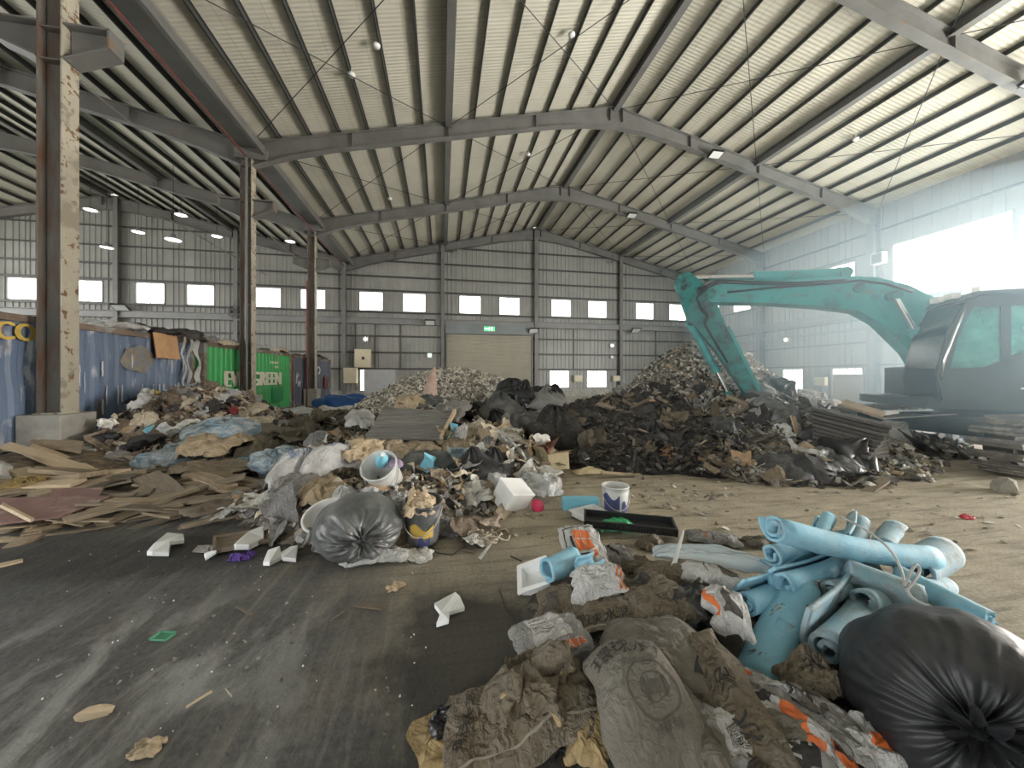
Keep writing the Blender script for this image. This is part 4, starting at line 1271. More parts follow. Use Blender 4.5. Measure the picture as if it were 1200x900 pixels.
m_soil = M('mixed_waste_soil', (0.16, 0.14, 0.11), 0.9, 0.45, 6, spot=(0.30, 0.28, 0.24), spot_amt=0.35, spot_s=14, sharp=0.1, spot2=(0.05, 0.045, 0.04), spot2_amt=0.4, spot2_s=8, bump=0.6, bs=18)
m_soild = M('black_soil_waste', (0.028, 0.026, 0.023), 0.95, 0.5, 6, spot=(0.10, 0.09, 0.075), spot_amt=0.22, spot_s=18, bump=0.8, bs=16)
m_rubs = M('fine_rubble', (0.26, 0.24, 0.20), 0.95, 0.4, 9, spot=(0.40, 0.38, 0.33), spot_amt=0.4, spot_s=12, sharp=0.1, spot2=(0.10, 0.09, 0.08), spot2_amt=0.4, spot2_s=7, bump=0.7, bs=14)
m_wsoil = M('woody_splinter_bed', (0.15, 0.115, 0.08), 0.9, 0.4, 6, spot=(0.26, 0.21, 0.15), spot_amt=0.4, spot_s=10, sharp=0.1, bump=0.6, bs=16)

hA.body(m_soil, 'mixed textile and plastic waste heaped against the blue and green containers', 'waste heap', seed=1)
hB.body(m_wsoil, 'bed of splintered wood waste in front of the nearest column', 'waste heap', seed=2, rough=0.05)
hC.body(m_soil, 'long mixed waste heap of sacks and scraps in the middle of the hall', 'waste heap', seed=3)
hD.body(m_rubs, 'pale concrete rubble mound in front of the roller shutter', 'rubble mound', seed=4, name='rubble_mound', rough=0.14)
hE.body(m_soild, 'dark waste mound under the black bags right of the rubble', 'waste heap', seed=5)
hF.body(m_soild, 'black soil and waste heap left of the excavator bucket', 'soil heap', seed=6, name='soil_heap', rough=0.13)
hG.body(m_soil, 'largest waste heap, under the excavator bucket on the right', 'waste heap', seed=7, rough=0.13)

# ------------------------------------------------------------------ shapes of single pieces of waste
def rock_mesh(seed, sz=(1, 1, 1), cuts=9):
    r = random.Random(seed); bm = bmesh.new()
    bmesh.ops.create_icosphere(bm, subdivisions=2, radius=1)
    for k in range(cuts):
        n = Vector((r.uniform(-1, 1), r.uniform(-1, 1), r.uniform(-1, 1))).normalized(); d = r.uniform(0.45, 0.8)
        for v in bm.verts:
            t = v.co.dot(n) - d
            if t > 0: v.co -= n * t
    bmesh.ops.remove_doubles(bm, verts=bm.verts, dist=0.02)
    for v in bm.verts: v.co = Vector((v.co.x * sz[0], v.co.y * sz[1], v.co.z * sz[2])) * 0.62
    me = bpy.data.meshes.new('rock'); bm.to_mesh(me); bm.free(); return me


def sheet_mesh(seed, w=1.0, h=0.8, n=16, amp=0.16, curl=0.3, thick=0.0):
    u, v = np.meshgrid(np.linspace(-1, 1, n), np.linspace(-1, 1, n), indexing='ij')
    r = random.Random(seed)
    ang = r.uniform(0, PI); q = u * math.cos(ang) + v * math.sin(ang)
    ww = 1 + 0.22 * pn(u * 1.1, v * 1.1, seed + 3)
    x = u * w / 2 * ww + 0.10 * pn(u * 1.5 + 7, v * 1.5, seed + 5)
    y = v * h / 2 * ww + 0.10 * pn(u * 1.5, v * 1.5 + 4, seed + 6)
    z = amp * crumple(u * 0.9, v * 0.9, seed) + curl * 0.3 * (np.abs(q) ** 1.8) * (1 if r.random() < .6 else -1)
    z -= z.min() * 0.5 + z.mean() * 0.5
    mb = MB(); mb.grid(np.stack([x, y, z], -1), 0, True)
    if thick: mb.grid(np.stack([x, y, z - thick], -1), 0, True, True)
    me = bpy.data.meshes.new('sheet'); me.from_pydata(mb.v, [], mb.f); me.polygons.foreach_set('use_smooth', [seed % 4 == 0] * len(mb.f)); me.update(); return me


def bag_mesh(seed, n=28, flat=0.7, folds=0.16, tie=True):
    """stuffed, crumpled bag resting on z = 0, about one unit across"""
    th = np.linspace(0, PI, n)[:, None]; ph = np.linspace(0, 2 * PI, 2 * n)[None, :]
    d = np.stack([np.sin(th) * np.cos(ph), np.sin(th) * np.sin(ph), np.cos(th) * np.ones_like(ph)], -1)
    a, b = d[..., 0] * 1.2 + 0.6 * d[..., 2], d[..., 1] * 1.2 - 0.5 * d[..., 2]
    R = 0.5 * (1 + 0.22 * pn(a * 1.1, b * 1.1, seed) + folds * crumple(a * 1.1, b * 1.1, seed + 1))
    R = R * (1 + 0.10 * np.cos(ph * 9 + 2 * pn(a * 2, b * 2, seed + 3)) * np.exp(-(th / 0.8) ** 2))
    if tie: R = R * (1 + 0.35 * np.exp(-(th / 0.22) ** 2))
    P = d * R[..., None]
    P[..., 2] *= flat; P[:, -1] = P[:, 0]
    P[..., 2] = np.where(P[..., 2] < -0.22 * flat, -0.22 * flat + 0.25 * (P[..., 2] + 0.22 * flat), P[..., 2])
    P[..., 2] -= P[..., 2].min()
    mb = MB(); mb.grid(P, 0, True, True)
    me = bpy.data.meshes.new('bag'); me.from_pydata(mb.v, [], mb.f); me.polygons.foreach_set('use_smooth', [True] * len(mb.f)); me.update(); return me


def plank_mesh(seed, L=1.0, w=0.12, t=0.03):
    r = random.Random(seed); mb = MB(); n = 7; vs = []
    for i in range(n):
        u = -L / 2 + L * i / (n - 1)
        e0 = r.uniform(-.05, .05) * L if i in (0, n - 1) else 0; e1 = r.uniform(-.07, .07) * L if i in (0, n - 1) else 0
        ww = w * (1 + r.uniform(-.12, .12)); z = 0.03 * L * math.sin(seed + i * 0.5) * 0.6
        vs += [(u + e0, -ww / 2, z), (u + e1, ww / 2, z), (u + e1 * .8, ww / 2, z + t), (u + e0 * .8, -ww / 2, z + t)]
    fs = [(3, 2, 1, 0), (4 * n - 4, 4 * n - 3, 4 * n - 2, 4 * n - 1)]
    for i in range(n - 1):
        for j in range(4):
            fs.append((4 * i + j, 4 * i + (j + 1) % 4, 4 * i + 4 + (j + 1) % 4, 4 * i + 4 + j))
    me = bpy.data.meshes.new('plank'); me.from_pydata(vs, [], fs); me.update(); return me


def strip_mesh(seed, L=1.0, w=0.05):
    """torn strip or rag, twisting along its length"""
    r = random.Random(seed); n = 14; P = np.zeros((n, 4, 3)); x, y, z, a = 0, 0, 0.04, r.uniform(-.4, .4)
    for i in range(n):
        a += r.uniform(-.5, .5); x += L / n * math.cos(a); y += L / n * math.sin(a); z = 0.05 + 0.10 * L * abs(math.sin(i * .7 + seed))
        tw = i * 0.4 + seed; ww = w * (0.7 + 0.5 * r.random())
        for j in range(4):
            s = (j / 3 - .5) * 2 * ww
            P[i, j] = (x - math.sin(a) * s * math.cos(tw), y + math.cos(a) * s * math.cos(tw), z + s * math.sin(tw) * 0.7 + 0.2 * ww * (j % 2))
    P[..., 0] -= P[..., 0].mean(); P[..., 1] -= P[..., 1].mean()
    mb = MB(); mb.grid(P, 0, True); me = bpy.data.meshes.new('strip'); me.from_pydata(mb.v, [], mb.f); me.polygons.foreach_set('use_smooth', [True] * len(mb.f)); me.update(); return me


def shard_mesh(seed):
    r = random.Random(seed); k = r.randint(4, 6); pts = []
    for i in range(k):
        a = 2 * PI * (i + r.uniform(-.3, .3)) / k; d = r.uniform(.3, .55); pts.append((d * math.cos(a), d * math.sin(a) * 0.7))
    mb = MB(); mb.prism(pts, (0, 0, 0.02), (1, 0, 0.1), (0, 1, 0), (0, 0, 1), 0.07)
    me = bpy.data.meshes.new('shard'); me.from_pydata(mb.v, [], mb.f); me.update(); return me


def box_mesh(seed):
    """crushed open carton"""
    r = random.Random(seed); mb = MB(); k = lambda: r.uniform(-.08, .08)
    c = [Vector((sx * .5 + k(), sy * .38 + k(), z + k())) for z in (0, .5) for sx, sy in ((-1, -1), (1, -1), (1, 1), (-1, 1))]
    mb.add(c, [(3, 2, 1, 0), (0, 1, 5, 4), (1, 2, 6, 5), (2, 3, 7, 6), (3, 0, 4, 7)])
    for (a, b), o in (((4, 5), (0, -.3, .12)), ((6, 7), (0, .25, .22)), ((5, 6), (.32, 0, -.05)), ((7, 4), (-.2, 0, .25))):
        O = Vector(o); mb.add([c[a], c[b], c[b] + O, c[a] + O], [(0, 1, 2, 3)])
    me = bpy.data.meshes.new('carton'); me.from_pydata(mb.v, [], mb.f); me.update(); return me


PR = dict(
    rock=[rock_mesh(i, (1, random.Random(i).uniform(.6, .95), random.Random(i + 50).uniform(.45, .8))) for i in range(8)],
    sheet=[sheet_mesh(i, 1.0, 0.75) for i in range(10)],
    flat=[sheet_mesh(40 + i, 1.0, 0.7, 12, 0.06, 0.25, 0.02) for i in range(6)],
    bag=[bag_mesh(i) for i in range(7)],
    pouch=[bag_mesh(60 + i, 36, .8, .26, False) for i in range(6)],
    plank=[plank_mesh(i, 1.0, random.Random(i).uniform(.09, .2), random.Random(i).uniform(.02, .05)) for i in range(8)],
    strip=[strip_mesh(i) for i in range(8)],
    shard=[shard_mesh(i) for i in range(8)],
    carton=[box_mesh(i) for i in range(3)],
)


def put(kind, name, label, cat, p, size, mat, n=Z, rz=None, tilt=0.2, r=rng, group=None, sink=0.0, sc=None, idx=None):
    me = PR[kind][r.randrange(len(PR[kind])) if idx is None else idx]
    o = bpy.data.objects.new(name, me); COL.objects.link(o)
    if not me.materials: me.materials.append(None)
    o.material_slots[0].link = 'OBJECT'; o.material_slots[0].material = mat
    q = Z.rotation_difference(Vector(n)) @ Euler((r.gauss(0, tilt), r.gauss(0, tilt), r.uniform(0, 2 * PI) if rz is None else rz)).to_quaternion()
    o.rotation_mode = 'QUATERNION'; o.rotation_quaternion = q
    o.location = Vector(p) - Vector(n) * sink
    o.scale = (size, size, size) if sc is None else (size * sc[0], size * sc[1], size * sc[2])
    return tag(o, label, cat, group)


def C(nm, col, rough=0.7, var=0.15, rand=0.22, **k): return M(nm, col, rough, var, 5, rand=rand, **k)


CR = dict(crease=(6, .7, .02))


m_kraft = C('dusty_kraft_paper', (0.27, 0.215, 0.145), 0.85, 0.2, spot=(0.19, 0.165, 0.13), spot_amt=0.35, spot_s=5, sharp=0.2, **CR)
m_kraftl = C('pale_kraft_paper', (0.47, 0.37, 0.25), 0.85, **CR)
m_cardb = C('brown_cardboard', (0.36, 0.25, 0.15), 0.85)
m_wpap = C('dirty_white_paper', (0.62, 0.61, 0.57), 0.8, 0.15, spot=(0.35, 0.33, 0.29), spot_amt=0.3, spot_s=4, sharp=0.2, **CR)
m_wplas = C('white_plastic_film', (0.68, 0.69, 0.69), 0.35, 0.12, spot=(0.40, 0.39, 0.36), spot_amt=0.25, spot_s=4, sharp=0.2, transl=0.25, **CR)
m_gplas = C('grey_plastic_film', (0.30, 0.30, 0.29), 0.3, 0.25, transl=0.15, **CR)
m_bplas = C('black_plastic_film', (0.018, 0.018, 0.02), 0.32, 0.3, rand=0.3)
m_blfilm = M('pale_blue_plastic_film', (0.36, 0.50, 0.60), 0.22, 0.25, 3, spot=(0.64, 0.71, 0.75), spot_amt=0.48, spot_s=5, sharp=0.12, transl=0.3, crease=(4, .9, .05))  # pale spots paint white highlights into the film
m_cloth = C('brown_rag', (0.20, 0.155, 0.115), 0.95, 0.3, **CR)
m_clothg = C('grey_rag', (0.24, 0.23, 0.22), 0.95, 0.3, **CR)
m_clothd = C('dark_rag', (0.05, 0.048, 0.048), 0.95, 0.3)
m_clothb = C('cream_rag', (0.52, 0.45, 0.35), 0.95, 0.25, **CR)
m_clothp = C('pinkish_rag', (0.43, 0.355, 0.29), 0.95, 0.25)
m_clothy = C('yellow_rag', (0.50, 0.40, 0.06), 0.9, 0.25)
m_olive = C('muddy_olive_mat', (0.10, 0.085, 0.06), 0.95, 0.35)
m_wood = C('weathered_plank_wood', (0.36, 0.285, 0.195), 0.8, 0.22, rand=0.3, stretch=(1, 9, 9), spot=(0.22, 0.17, 0.12), spot_amt=0.35, spot_s=3, sharp=0.25)
m_woodd = C('dark_muddy_plank_wood', (0.19, 0.155, 0.115), 0.85, 0.25, rand=0.35, stretch=(1, 9, 9))
m_woodl = C('fresh_pale_plank_wood', (0.54, 0.43, 0.29), 0.75, 0.15, stretch=(1, 9, 9))
m_chunk = C('broken_concrete', (0.42, 0.39, 0.33), 0.95, 0.2, rand=0.35, bump=0.4, bs=8)
m_chunkd = C('dark_broken_concrete', (0.17, 0.16, 0.14), 0.95, 0.25, rand=0.4)
m_brick = C('orange_brown_foam_board', (0.36, 0.20, 0.10), 0.9, 0.3)
m_pvc = C('grey_pipe_plastic', (0.42, 0.43, 0.42), 0.5)
m_styro = M('white_polystyrene', (0.80, 0.81, 0.80), 0.75, 0.05, 6, bump=0.15, bs=60)
m_lblue = M('light_blue_foam_board', (0.20, 0.52, 0.66), 0.7, 0.08, 6)
m_redp = C('red_plastic', (0.45, 0.05, 0.06), 0.4)
m_darkp = C('dark_scrap', (0.045, 0.042, 0.038), 0.8, 0.3, rand=0.4)
m_chip = C('pale_grey_chip', (0.46, 0.44, 0.39), 0.8, 0.2, rand=0.45)

KIND = {   # prototype -> name, category
    'rock': ('rubble_chunk', 'rubble chunk'), 'sheet': ('crumpled_scrap', 'scrap'), 'flat': ('cardboard_scrap', 'scrap'), 'bag': ('crumpled_bag', 'bag'),
    'plank': ('plank', 'plank'), 'strip': ('torn_strip', 'strip'), 'shard': ('board_fragment', 'fragment'), 'carton': ('crushed_carton', 'carton')}


NAMES = {}


def proj(p):
    xc, zc = p.x * cy_ - p.y * sy_, p.x * sy_ + p.y * cy_
    return 600 + F * xc / zc, 441 - F * (p.z - CAMZ) / zc, zc


def clear_board(p):
    a, b, d = proj(p)
    return not (415 < a < 545 and 470 < b < 520 and d < 7.4)



def scatter(hp, seed, where, mix, front=True, ok=None):
    """mix: (kind, material, adjective, count, size range, sink)"""
    r = random.Random(seed)
    for kind, mat, adj, n, (s0, s1), sink in mix:
        nm, cat = NAMES.get((kind, mat.name), KIND[kind])
        for k in range(n):
            for _ in range(12):
                p, nn = hp.pick(r, front)
                if ok is None or ok(p): break
            s = r.uniform(s0, s1) ** 1.0
            put(kind, nm, '%s %s lying %s' % (adj, nm.replace('_', ' '), where), cat, p, s, mat, nn, tilt=0.35 if kind in ('sheet', 'strip', 'flat') else 0.25, r=r,
                group='%s %ss %s' % (adj, nm.replace('_', ' '), where), sink=sink * s)


def litter(hp, seed, n, mats, name, label, cat, size=(0.03, 0.12), front=True, kinds=(4, 3, 3), lift=0.0):
    """the uncountable small scraps of a heap, as one object"""
    r = random.Random(seed); mb = MB()
    for k in range(n):
        p, nn = hp.pick(r, front)
        q = (Z.rotation_difference(nn) @ Euler((r.gauss(0, .45), r.gauss(0, .45), r.uniform(0, 6.28))).to_quaternion()).to_matrix()
        s = r.uniform(*size); m = r.randrange(len(mats)); p = p + nn * (0.02 + lift)
        t = r.choices((0, 1, 2), kinds)[0]
        if t == 0:          # bent scrap
            a = [Vector((x * s, y * s * .7, z * s)) for x, y, z in ((-1, -.6, .2 * r.random()), (0, -.8, r.uniform(-.3, .5)), (1, -.5, r.uniform(-.2, .4)), (1.1, .6, .1), (.1, .7, r.uniform(-.2, .5)), (-.9, .8, r.uniform(0, .4)))]
            mb.add([p + q @ v for v in a], [(0, 1, 4, 5), (1, 2, 3, 4)], m)
        elif t == 1:        # chip
            mb.box(p, (s * 1.4, s * r.uniform(.5, 1.1), s * r.uniform(.25, .7)), q, m)
        else:               # splinter
            mb.box(p, (s * r.uniform(2, 4), s * .3, s * .22), q, m)
    return tag(mb.build(name, mats), label, cat, None, 'stuff')


for _m in (m_cloth, m_clothb, m_clothd, m_clothp, m_clothg): NAMES[('sheet', _m.name)] = ('rag', 'rag'); NAMES[('bag', _m.name)] = ('cloth_bundle', 'cloth bundle')
for _m in (m_kraft, m_kraftl, m_wpap): NAMES[('sheet', _m.name)] = ('paper_scrap', 'paper')
for _m in (m_wplas, m_gplas, m_bplas): NAMES[('sheet', _m.name)] = ('film_piece', 'plastic film')
NAMES[('sheet', m_olive.name)] = ('mat_piece', 'mat')
NAMES[('rock', m_darkp.name)] = ('soil_clod', 'soil clod'); NAMES[('rock', m_chunkd.name)] = ('broken_stone', 'stone')
NAMES[('shard', m_chip.name)] = ('tile_fragment', 'fragment')

# --- left textile heap
wA = 'in the textile heap by the containers'
scatter(hA, 11, wA, [
    ('sheet', m_cloth, 'brown', 26, (0.3, 0.6), 0.0), ('sheet', m_clothb, 'cream', 30, (0.25, 0.55), 0.0), ('sheet', m_clothd, 'black', 18, (0.3, 0.6), 0.0), ('sheet', m_clothp, 'pinkish', 14, (0.25, 0.5), 0),
    ('sheet', m_wplas, 'white plastic', 16, (0.25, 0.55), 0), ('sheet', m_clothg, 'grey', 20, (0.3, 0.6), 0), ('bag', m_clothb, 'cream', 10, (0.25, 0.5), .15), ('bag', m_cloth, 'brown', 8, (0.25, 0.45), .15), ('strip', m_clothb, 'cream', 30, (0.4, 0.8), 0),
    ('strip', m_cloth, 'brown', 20, (0.4, 0.8), 0), ('flat', m_cardb, 'brown', 10, (0.3, 0.5), 0)])
litter(hA, 12, 2600, [m_cloth, m_clothb, m_clothd, m_clothp, m_wpap, m_clothg, m_kraft], 'textile_litter', 'small rags and scraps covering the textile heap by the containers', 'litter', (0.03, 0.09), kinds=(6, 1, 2))

# --- middle heap
wC = 'in the middle waste heap'
scatter(hC, 21, wC, [
    ('sheet', m_kraft, 'dusty kraft', 46, (0.25, 0.6), 0.0), ('sheet', m_kraftl, 'pale kraft', 26, (0.2, 0.5), 0), ('sheet', m_wpap, 'dirty white', 34, (0.2, 0.5), 0), ('sheet', m_clothg, 'grey', 26, (0.3, 0.6), 0), ('sheet', m_gplas, 'grey plastic', 18, (0.25, 0.5), 0),
    ('flat', m_cardb, 'brown', 26, (0.25, 0.5), 0), ('bag', m_gplas, 'grey', 8, (0.3, 0.5), .15), ('bag', m_wplas, 'white', 5, (0.2, 0.35), .1), ('strip', m_clothb, 'cream', 36, (0.4, 0.8), 0), ('strip', m_wplas, 'white', 20, (0.3, 0.6), 0),
    ('plank', m_wood, 'weathered', 24, (0.4, 0.9), 0), ('sheet', m_bplas, 'black plastic', 14, (0.3, 0.6), 0), ('sheet', m_olive, 'muddy olive', 14, (0.35, 0.7), 0)], ok=clear_board)
litter(hC, 22, 4200, [m_kraft, m_kraftl, m_wpap, m_clothg, m_cardb, m_darkp, m_clothb], 'paper_litter', 'small paper and plastic scraps covering the middle heap', 'litter', (0.02, 0.075), kinds=(6, 2, 2))
hMat = Heap([lump(370, 498, 8.6, 1.6, 1.6), lump(345, 515, 7.2, 1.2, 1.1), lump(400, 488, 9.9, 1.4, 1.3)])
scatter(hMat, 23, 'between the textile heap and the rubble mound', [('sheet', m_olive, 'muddy olive', 60, (0.35, 0.8), -0.12), ('sheet', m_clothd, 'dark', 16, (0.3, 0.6), -0.1), ('sheet', m_wpap, 'dirty white', 12, (0.3, 0.5), -.1), ('strip', m_olive, 'muddy', 20, (0.5, 0.9), -.1)])

# --- rubble mound
scatter(hD, 31, 'on the rubble mound by the roller shutter', [('rock', m_chunk, 'pale', 230, (0.13, 0.32), 0.1), ('rock', m_chunkd, 'dark', 70, (0.13, 0.30), 0.1), ('shard', m_chip, 'pale', 60, (0.15, 0.3), 0)],
        )
litter(hD, 32, 4200, [m_chunk, m_chip, m_chunkd, m_rubs], 'fine_rubble', 'small rubble covering the mound in front of the roller shutter', 'rubble', (0.05, 0.11), kinds=(1, 8, 1))

# --- black bags mound
scatter(hE, 41, 'in the mound of black bags', [('bag', m_bplas, 'black', 12, (0.6, 1.0), .15), ('bag', m_gplas, 'grey', 5, (0.5, 0.9), .15), ('sheet', m_bplas, 'black plastic', 14, (0.4, 0.7), 0), ('sheet', m_wplas, 'white plastic', 8, (0.3, 0.5), -.1)])

# --- black soil heap
scatter(hF, 51, 'in the black soil heap', [('rock', m_darkp, 'black', 70, (0.12, 0.35), .15), ('sheet', m_clothd, 'dark', 26, (0.3, 0.6), 0), ('shard', m_chip, 'pale', 16, (0.1, 0.2), 0), ('plank', m_woodd, 'dark', 20, (0.4, 0.9), 0), ('strip', m_clothd, 'dark', 30, (0.4, 0.8), 0), ('flat', m_cardb, 'brown', 6, (0.2, 0.4), 0), ('sheet', m_olive, 'muddy olive', 14, (0.3, 0.6), 0)])
litter(hF, 52, 4000, [m_darkp, m_darkp, m_clothd, m_soild, m_olive, m_chunkd], 'soil_clods', 'dark clods and scraps covering the black soil heap', 'soil', (0.025, 0.08), kinds=(3, 5, 3))

# --- largest heap
top = lambda p: p.z > 0.95
low = lambda p: p.z < 1.25
scatter(hG, 61, 'near the top of the largest heap', [('shard', m_chip, 'pale', 140, (0.16, 0.34), 0), ('rock', m_chunk, 'pale', 60, (0.12, 0.26), .1), ('shard', m_darkp, 'dark', 70, (0.16, 0.32), 0), ('plank', m_wood, 'weathered', 16, (0.4, 0.8), 0), ('strip', m_wplas, 'white', 16, (0.3, 0.6), 0)], ok=top)
scatter(hG, 62, 'on the lower slope of the largest heap', [('shard', m_chunkd, 'dark', 80, (0.16, 0.36), 0), ('rock', m_chunkd, 'dark', 70, (0.14, 0.34), .1), ('plank', m_woodd, 'dark', 44, (0.4, 1.1), 0), ('sheet', m_clothd, 'dark', 34, (0.4, 0.8), 0), ('sheet', m_gplas, 'grey plastic', 26, (0.3, 0.7), 0), ('sheet', m_kraft, 'dusty kraft', 22, (0.3, 0.6), 0),
    ('shard', m_chip, 'pale', 50, (0.12, 0.26), 0), ('bag', m_gplas, 'grey', 6, (0.4, 0.7), .15), ('bag', m_bplas, 'black', 6, (0.5, 0.9), .15)], ok=low)
litter(hG, 63, 6500, [m_chip, m_chunkd, m_darkp, m_kraft, m_soil, m_chunkd, m_clothg], 'demolition_litter', 'small demolition scraps covering the largest heap', 'litter', (0.03, 0.10), kinds=(4, 5, 3))
# ------------------------------------------------------------------ front heap: sacks, foam rolls, black bag
def lw(px, py, z, rx, ry): p = at(px, py, z); return (p.x, p.y, z, rx, ry)


hH = Heap([lw(745, 800, .17, .72, .50), lw(790, 700, .20, .75, .60), lw(930, 740, .16, .75, .75), lw(900, 850, .11, .55, .40), lw(690, 690, .13, .5, .45), lw(1010, 690, .17, .5, .5)])
m_gap = M('dark_paper_dust', (0.045, 0.04, 0.034), 0.9, 0.5, 9, spot=(0.13, 0.11, 0.085), spot_amt=0.3, spot_s=14, bump=0.5, bs=25)
hH.body(m_gap, 'dark dust and paper scraps under the sacks and blue rolls in front', 'waste heap', step=0.03, rough=0.04, seed=9)

m_sack = M('dusty_grey_kraft_sack', (0.135, 0.122, 0.095), 0.85, 0.16, 5, spot=(0.19, 0.183, 0.162), spot_amt=0.42, spot_s=3.0, sharp=0.35, spot2=(0.14, 0.12, 0.095), spot2_amt=0.25, spot2_s=7, bump=0.25, bs=70, crease=(9, .5, .02))
m_sackb = M('brown_kraft_sack', (0.15, 0.121, 0.082), 0.8, 0.18, 5, spot=(0.205, 0.186, 0.148), spot_amt=0.3, spot_s=3.5, sharp=0.3, spot2=(0.12, 0.10, 0.075), spot2_amt=0.3, spot2_s=6, bump=0.25, bs=70, crease=(8, .8, .02))
m_sackt = M('tan_sack_lining', (0.33, 0.24, 0.115), 0.75, 0.12, 4, spot=(0.28, 0.21, 0.12), spot_amt=0.3, spot_s=4, sharp=0.3, crease=(7, .5, .015))
m_sackw = M('dirty_white_woven_sack', (0.50, 0.50, 0.49), 0.55, 0.14, 5, spot=(0.30, 0.29, 0.27), spot_amt=0.38, spot_s=4, sharp=0.25, bump=0.15, bs=90, crease=(11, .7, .016))
m_sackg = M('grey_printed_sack', (0.27, 0.265, 0.255), 0.5, 0.18, 5, spot=(0.15, 0.145, 0.135), spot_amt=0.35, spot_s=5, sharp=0.25, crease=(11, .7, .016))
m_ink = M('faded_black_print', (0.035, 0.033, 0.03), 0.85, 0.5, 20)
m_inkf = M('dusted_grey_print', (0.085, 0.078, 0.066), 0.85, 0.3, 25)
m_ora = M('orange_print', (0.55, 0.13, 0.03), 0.6, 0.2, 10)
m_orad = M('dirty_orange_print', (0.36, 0.095, 0.035), 0.7, 0.3, 10)
m_seam = M('pale_paper_seam', (0.27, 0.245, 0.195), 0.85, 0.15, 8)
m_blue_ink = M('blue_print', (0.10, 0.16, 0.30), 0.7, 0.2, 10)
SACKM = [m_sack, m_ink, m_ora, m_sackw, m_inkf, m_seam]


def sack(name, label, px, py, z, w, h, rot, T, amp, seed, mat, prints=(), hp=hH, lift=0.0, tilt=None, cat='sack', group=None, n=78, fs=1.3, inner=None, sag=0.0, mats_extra=None, world=None):
    """flattened, creased sack draped over the heap. rot: degrees from the view direction; prints work on the sack's own face"""
    c = at(px, py, z) if world is None else Vector(world)
    a = math.radians(rot) - YAW
    ca, sa = math.cos(a), math.sin(a)
    TM = None
    if tilt is not None:
        TM = np.array(Euler([math.radians(t) for t in tilt]).to_matrix())
    base = hp.h(c.x, c.y) if hp else c.z

    def surf(u, v, side=1):
        u = np.asarray(u, float); v = np.asarray(v, float)
        ou = 1 + 0.10 * pn(v * 1.7, v * 0 + seed, seed) - 0.07 * v ** 4; ov = 1 + 0.08 * pn(u * 1.7, u * 0 + seed, seed + 1) - 0.06 * u ** 4
        lx = u * ou * w / 2 + amp * 0.9 * pn(u * 1.9 + 3, v * 1.9, seed + 2)
        ly = v * ov * h / 2 + amp * 0.9 * pn(u * 1.9, v * 1.9 + 8, seed + 3)
        cr = amp * (crumple(u * 1.0 * fs, v * 1.15 * fs, seed + 4) + 0.42 * crumple(u * 2.3 * fs, v * 2.5 * fs, seed + 5) + 0.6 * pn(u * .8, v * .8, seed + 7))
        prof = np.clip((1 - np.abs(u) ** 3.5) * (1 - np.abs(v) ** 4), 0, 1) ** 0.6
        z_ = cr + (T * prof if side > 0 else -0.012 * prof) - sag * (u ** 2 + v ** 2)
        if TM is not None:
            P = np.stack([lx, ly, z_], -1) @ TM.T
            lx, ly, z_ = P[..., 0], P[..., 1], P[..., 2]
        X = c.x + lx * ca - ly * sa; Y = c.y + lx * sa + ly * ca
        if hp is not None and TM is None: z_ = z_ + np.maximum(hp.H(X, Y), 0) + lift
        else: z_ = z_ + base + lift
        return np.stack([X, Y, np.maximum(z_, 0.004 + 0.002 * side)], -1)
    mb = MB()
    nv = max(12, int(n * h / max(w, h))); nu = max(12, int(n * w / max(w, h)))
    U, V = np.meshgrid(np.linspace(-1, 1, nu), np.linspace(-1, 1, nv), indexing='ij')
    mats = [mat] + list(mats_extra or SACKM[1:])
    mb.grid(surf(U, V), 0, True)
    k = 0
    if inner is not None: mats.append(inner); k = len(mats) - 1
    mb.grid(surf(U, V, -1), k, True, True)
    for pr in prints:
        if pr[0] == 't':            # ('t', text, u, v, height, width-stretch, angle, material)
            _, s, u0, v0, sz, sx, ang, m = pr
            vv, ff = text2d(s, sz, sub=0.018)
            q = np.array(vv)[:, :2] * [sx, 1]; r_ = math.radians(ang)
            q = q @ np.array([[math.cos(r_), math.sin(r_)], [-math.sin(r_), math.cos(r_)]])
            uv = q / [w / 2, h / 2] + [u0, v0]
            P = surf(np.clip(uv[:, 0], -.98, .98), np.clip(uv[:, 1], -.98, .98)); P[:, 2] += 0.0035
            P += np.array([-c.x, -c.y, CAMZ]) / 900
            mb.add(P.tolist(), ff, m)
        elif pr[0] == 'r':          # ('r', u0, u1, v0, v1, material)
            _, u0, u1, v0, v1, m = pr
            kx = max(3, int(abs(u1 - u0) * nu / 1.4)); ky = max(3, int(abs(v1 - v0) * nv / 1.4))
            A, B_ = np.meshgrid(np.linspace(u0, u1, kx), np.linspace(v0, v1, ky), indexing='ij')
            P = surf(A, B_); P[..., 2] += 0.0022
            mb.grid(P, m, True)
        elif pr[0] == 'o':          # ring: ('o', u, v, ru, rv, thickness, material)
            _, u0, v0, ru, rv, tk, m = pr
            th = np.linspace(0, 2 * PI, 49)[:, None]; k2 = np.array([1 - tk, 1, 1 + tk])[None, :]
            P = surf(u0 + ru * np.cos(th) * k2, v0 + rv * np.sin(th) * k2); P[..., 2] += 0.003
            mb.grid(P, m, True)
    o = mb.build(name, mats, loc=(c.x, c.y, 0))
    return tag(o, label, cat, group)


bars = lambda u0, u1, v0, v1, n, m: [('r', u0, u1 - (0.3 * (u1 - u0) if k == n - 1 else 0), v1 - (v1 - v0) * (k + .55) / n, v1 - (v1 - v0) * k / n, m) for k in range(n)]
G1 = None
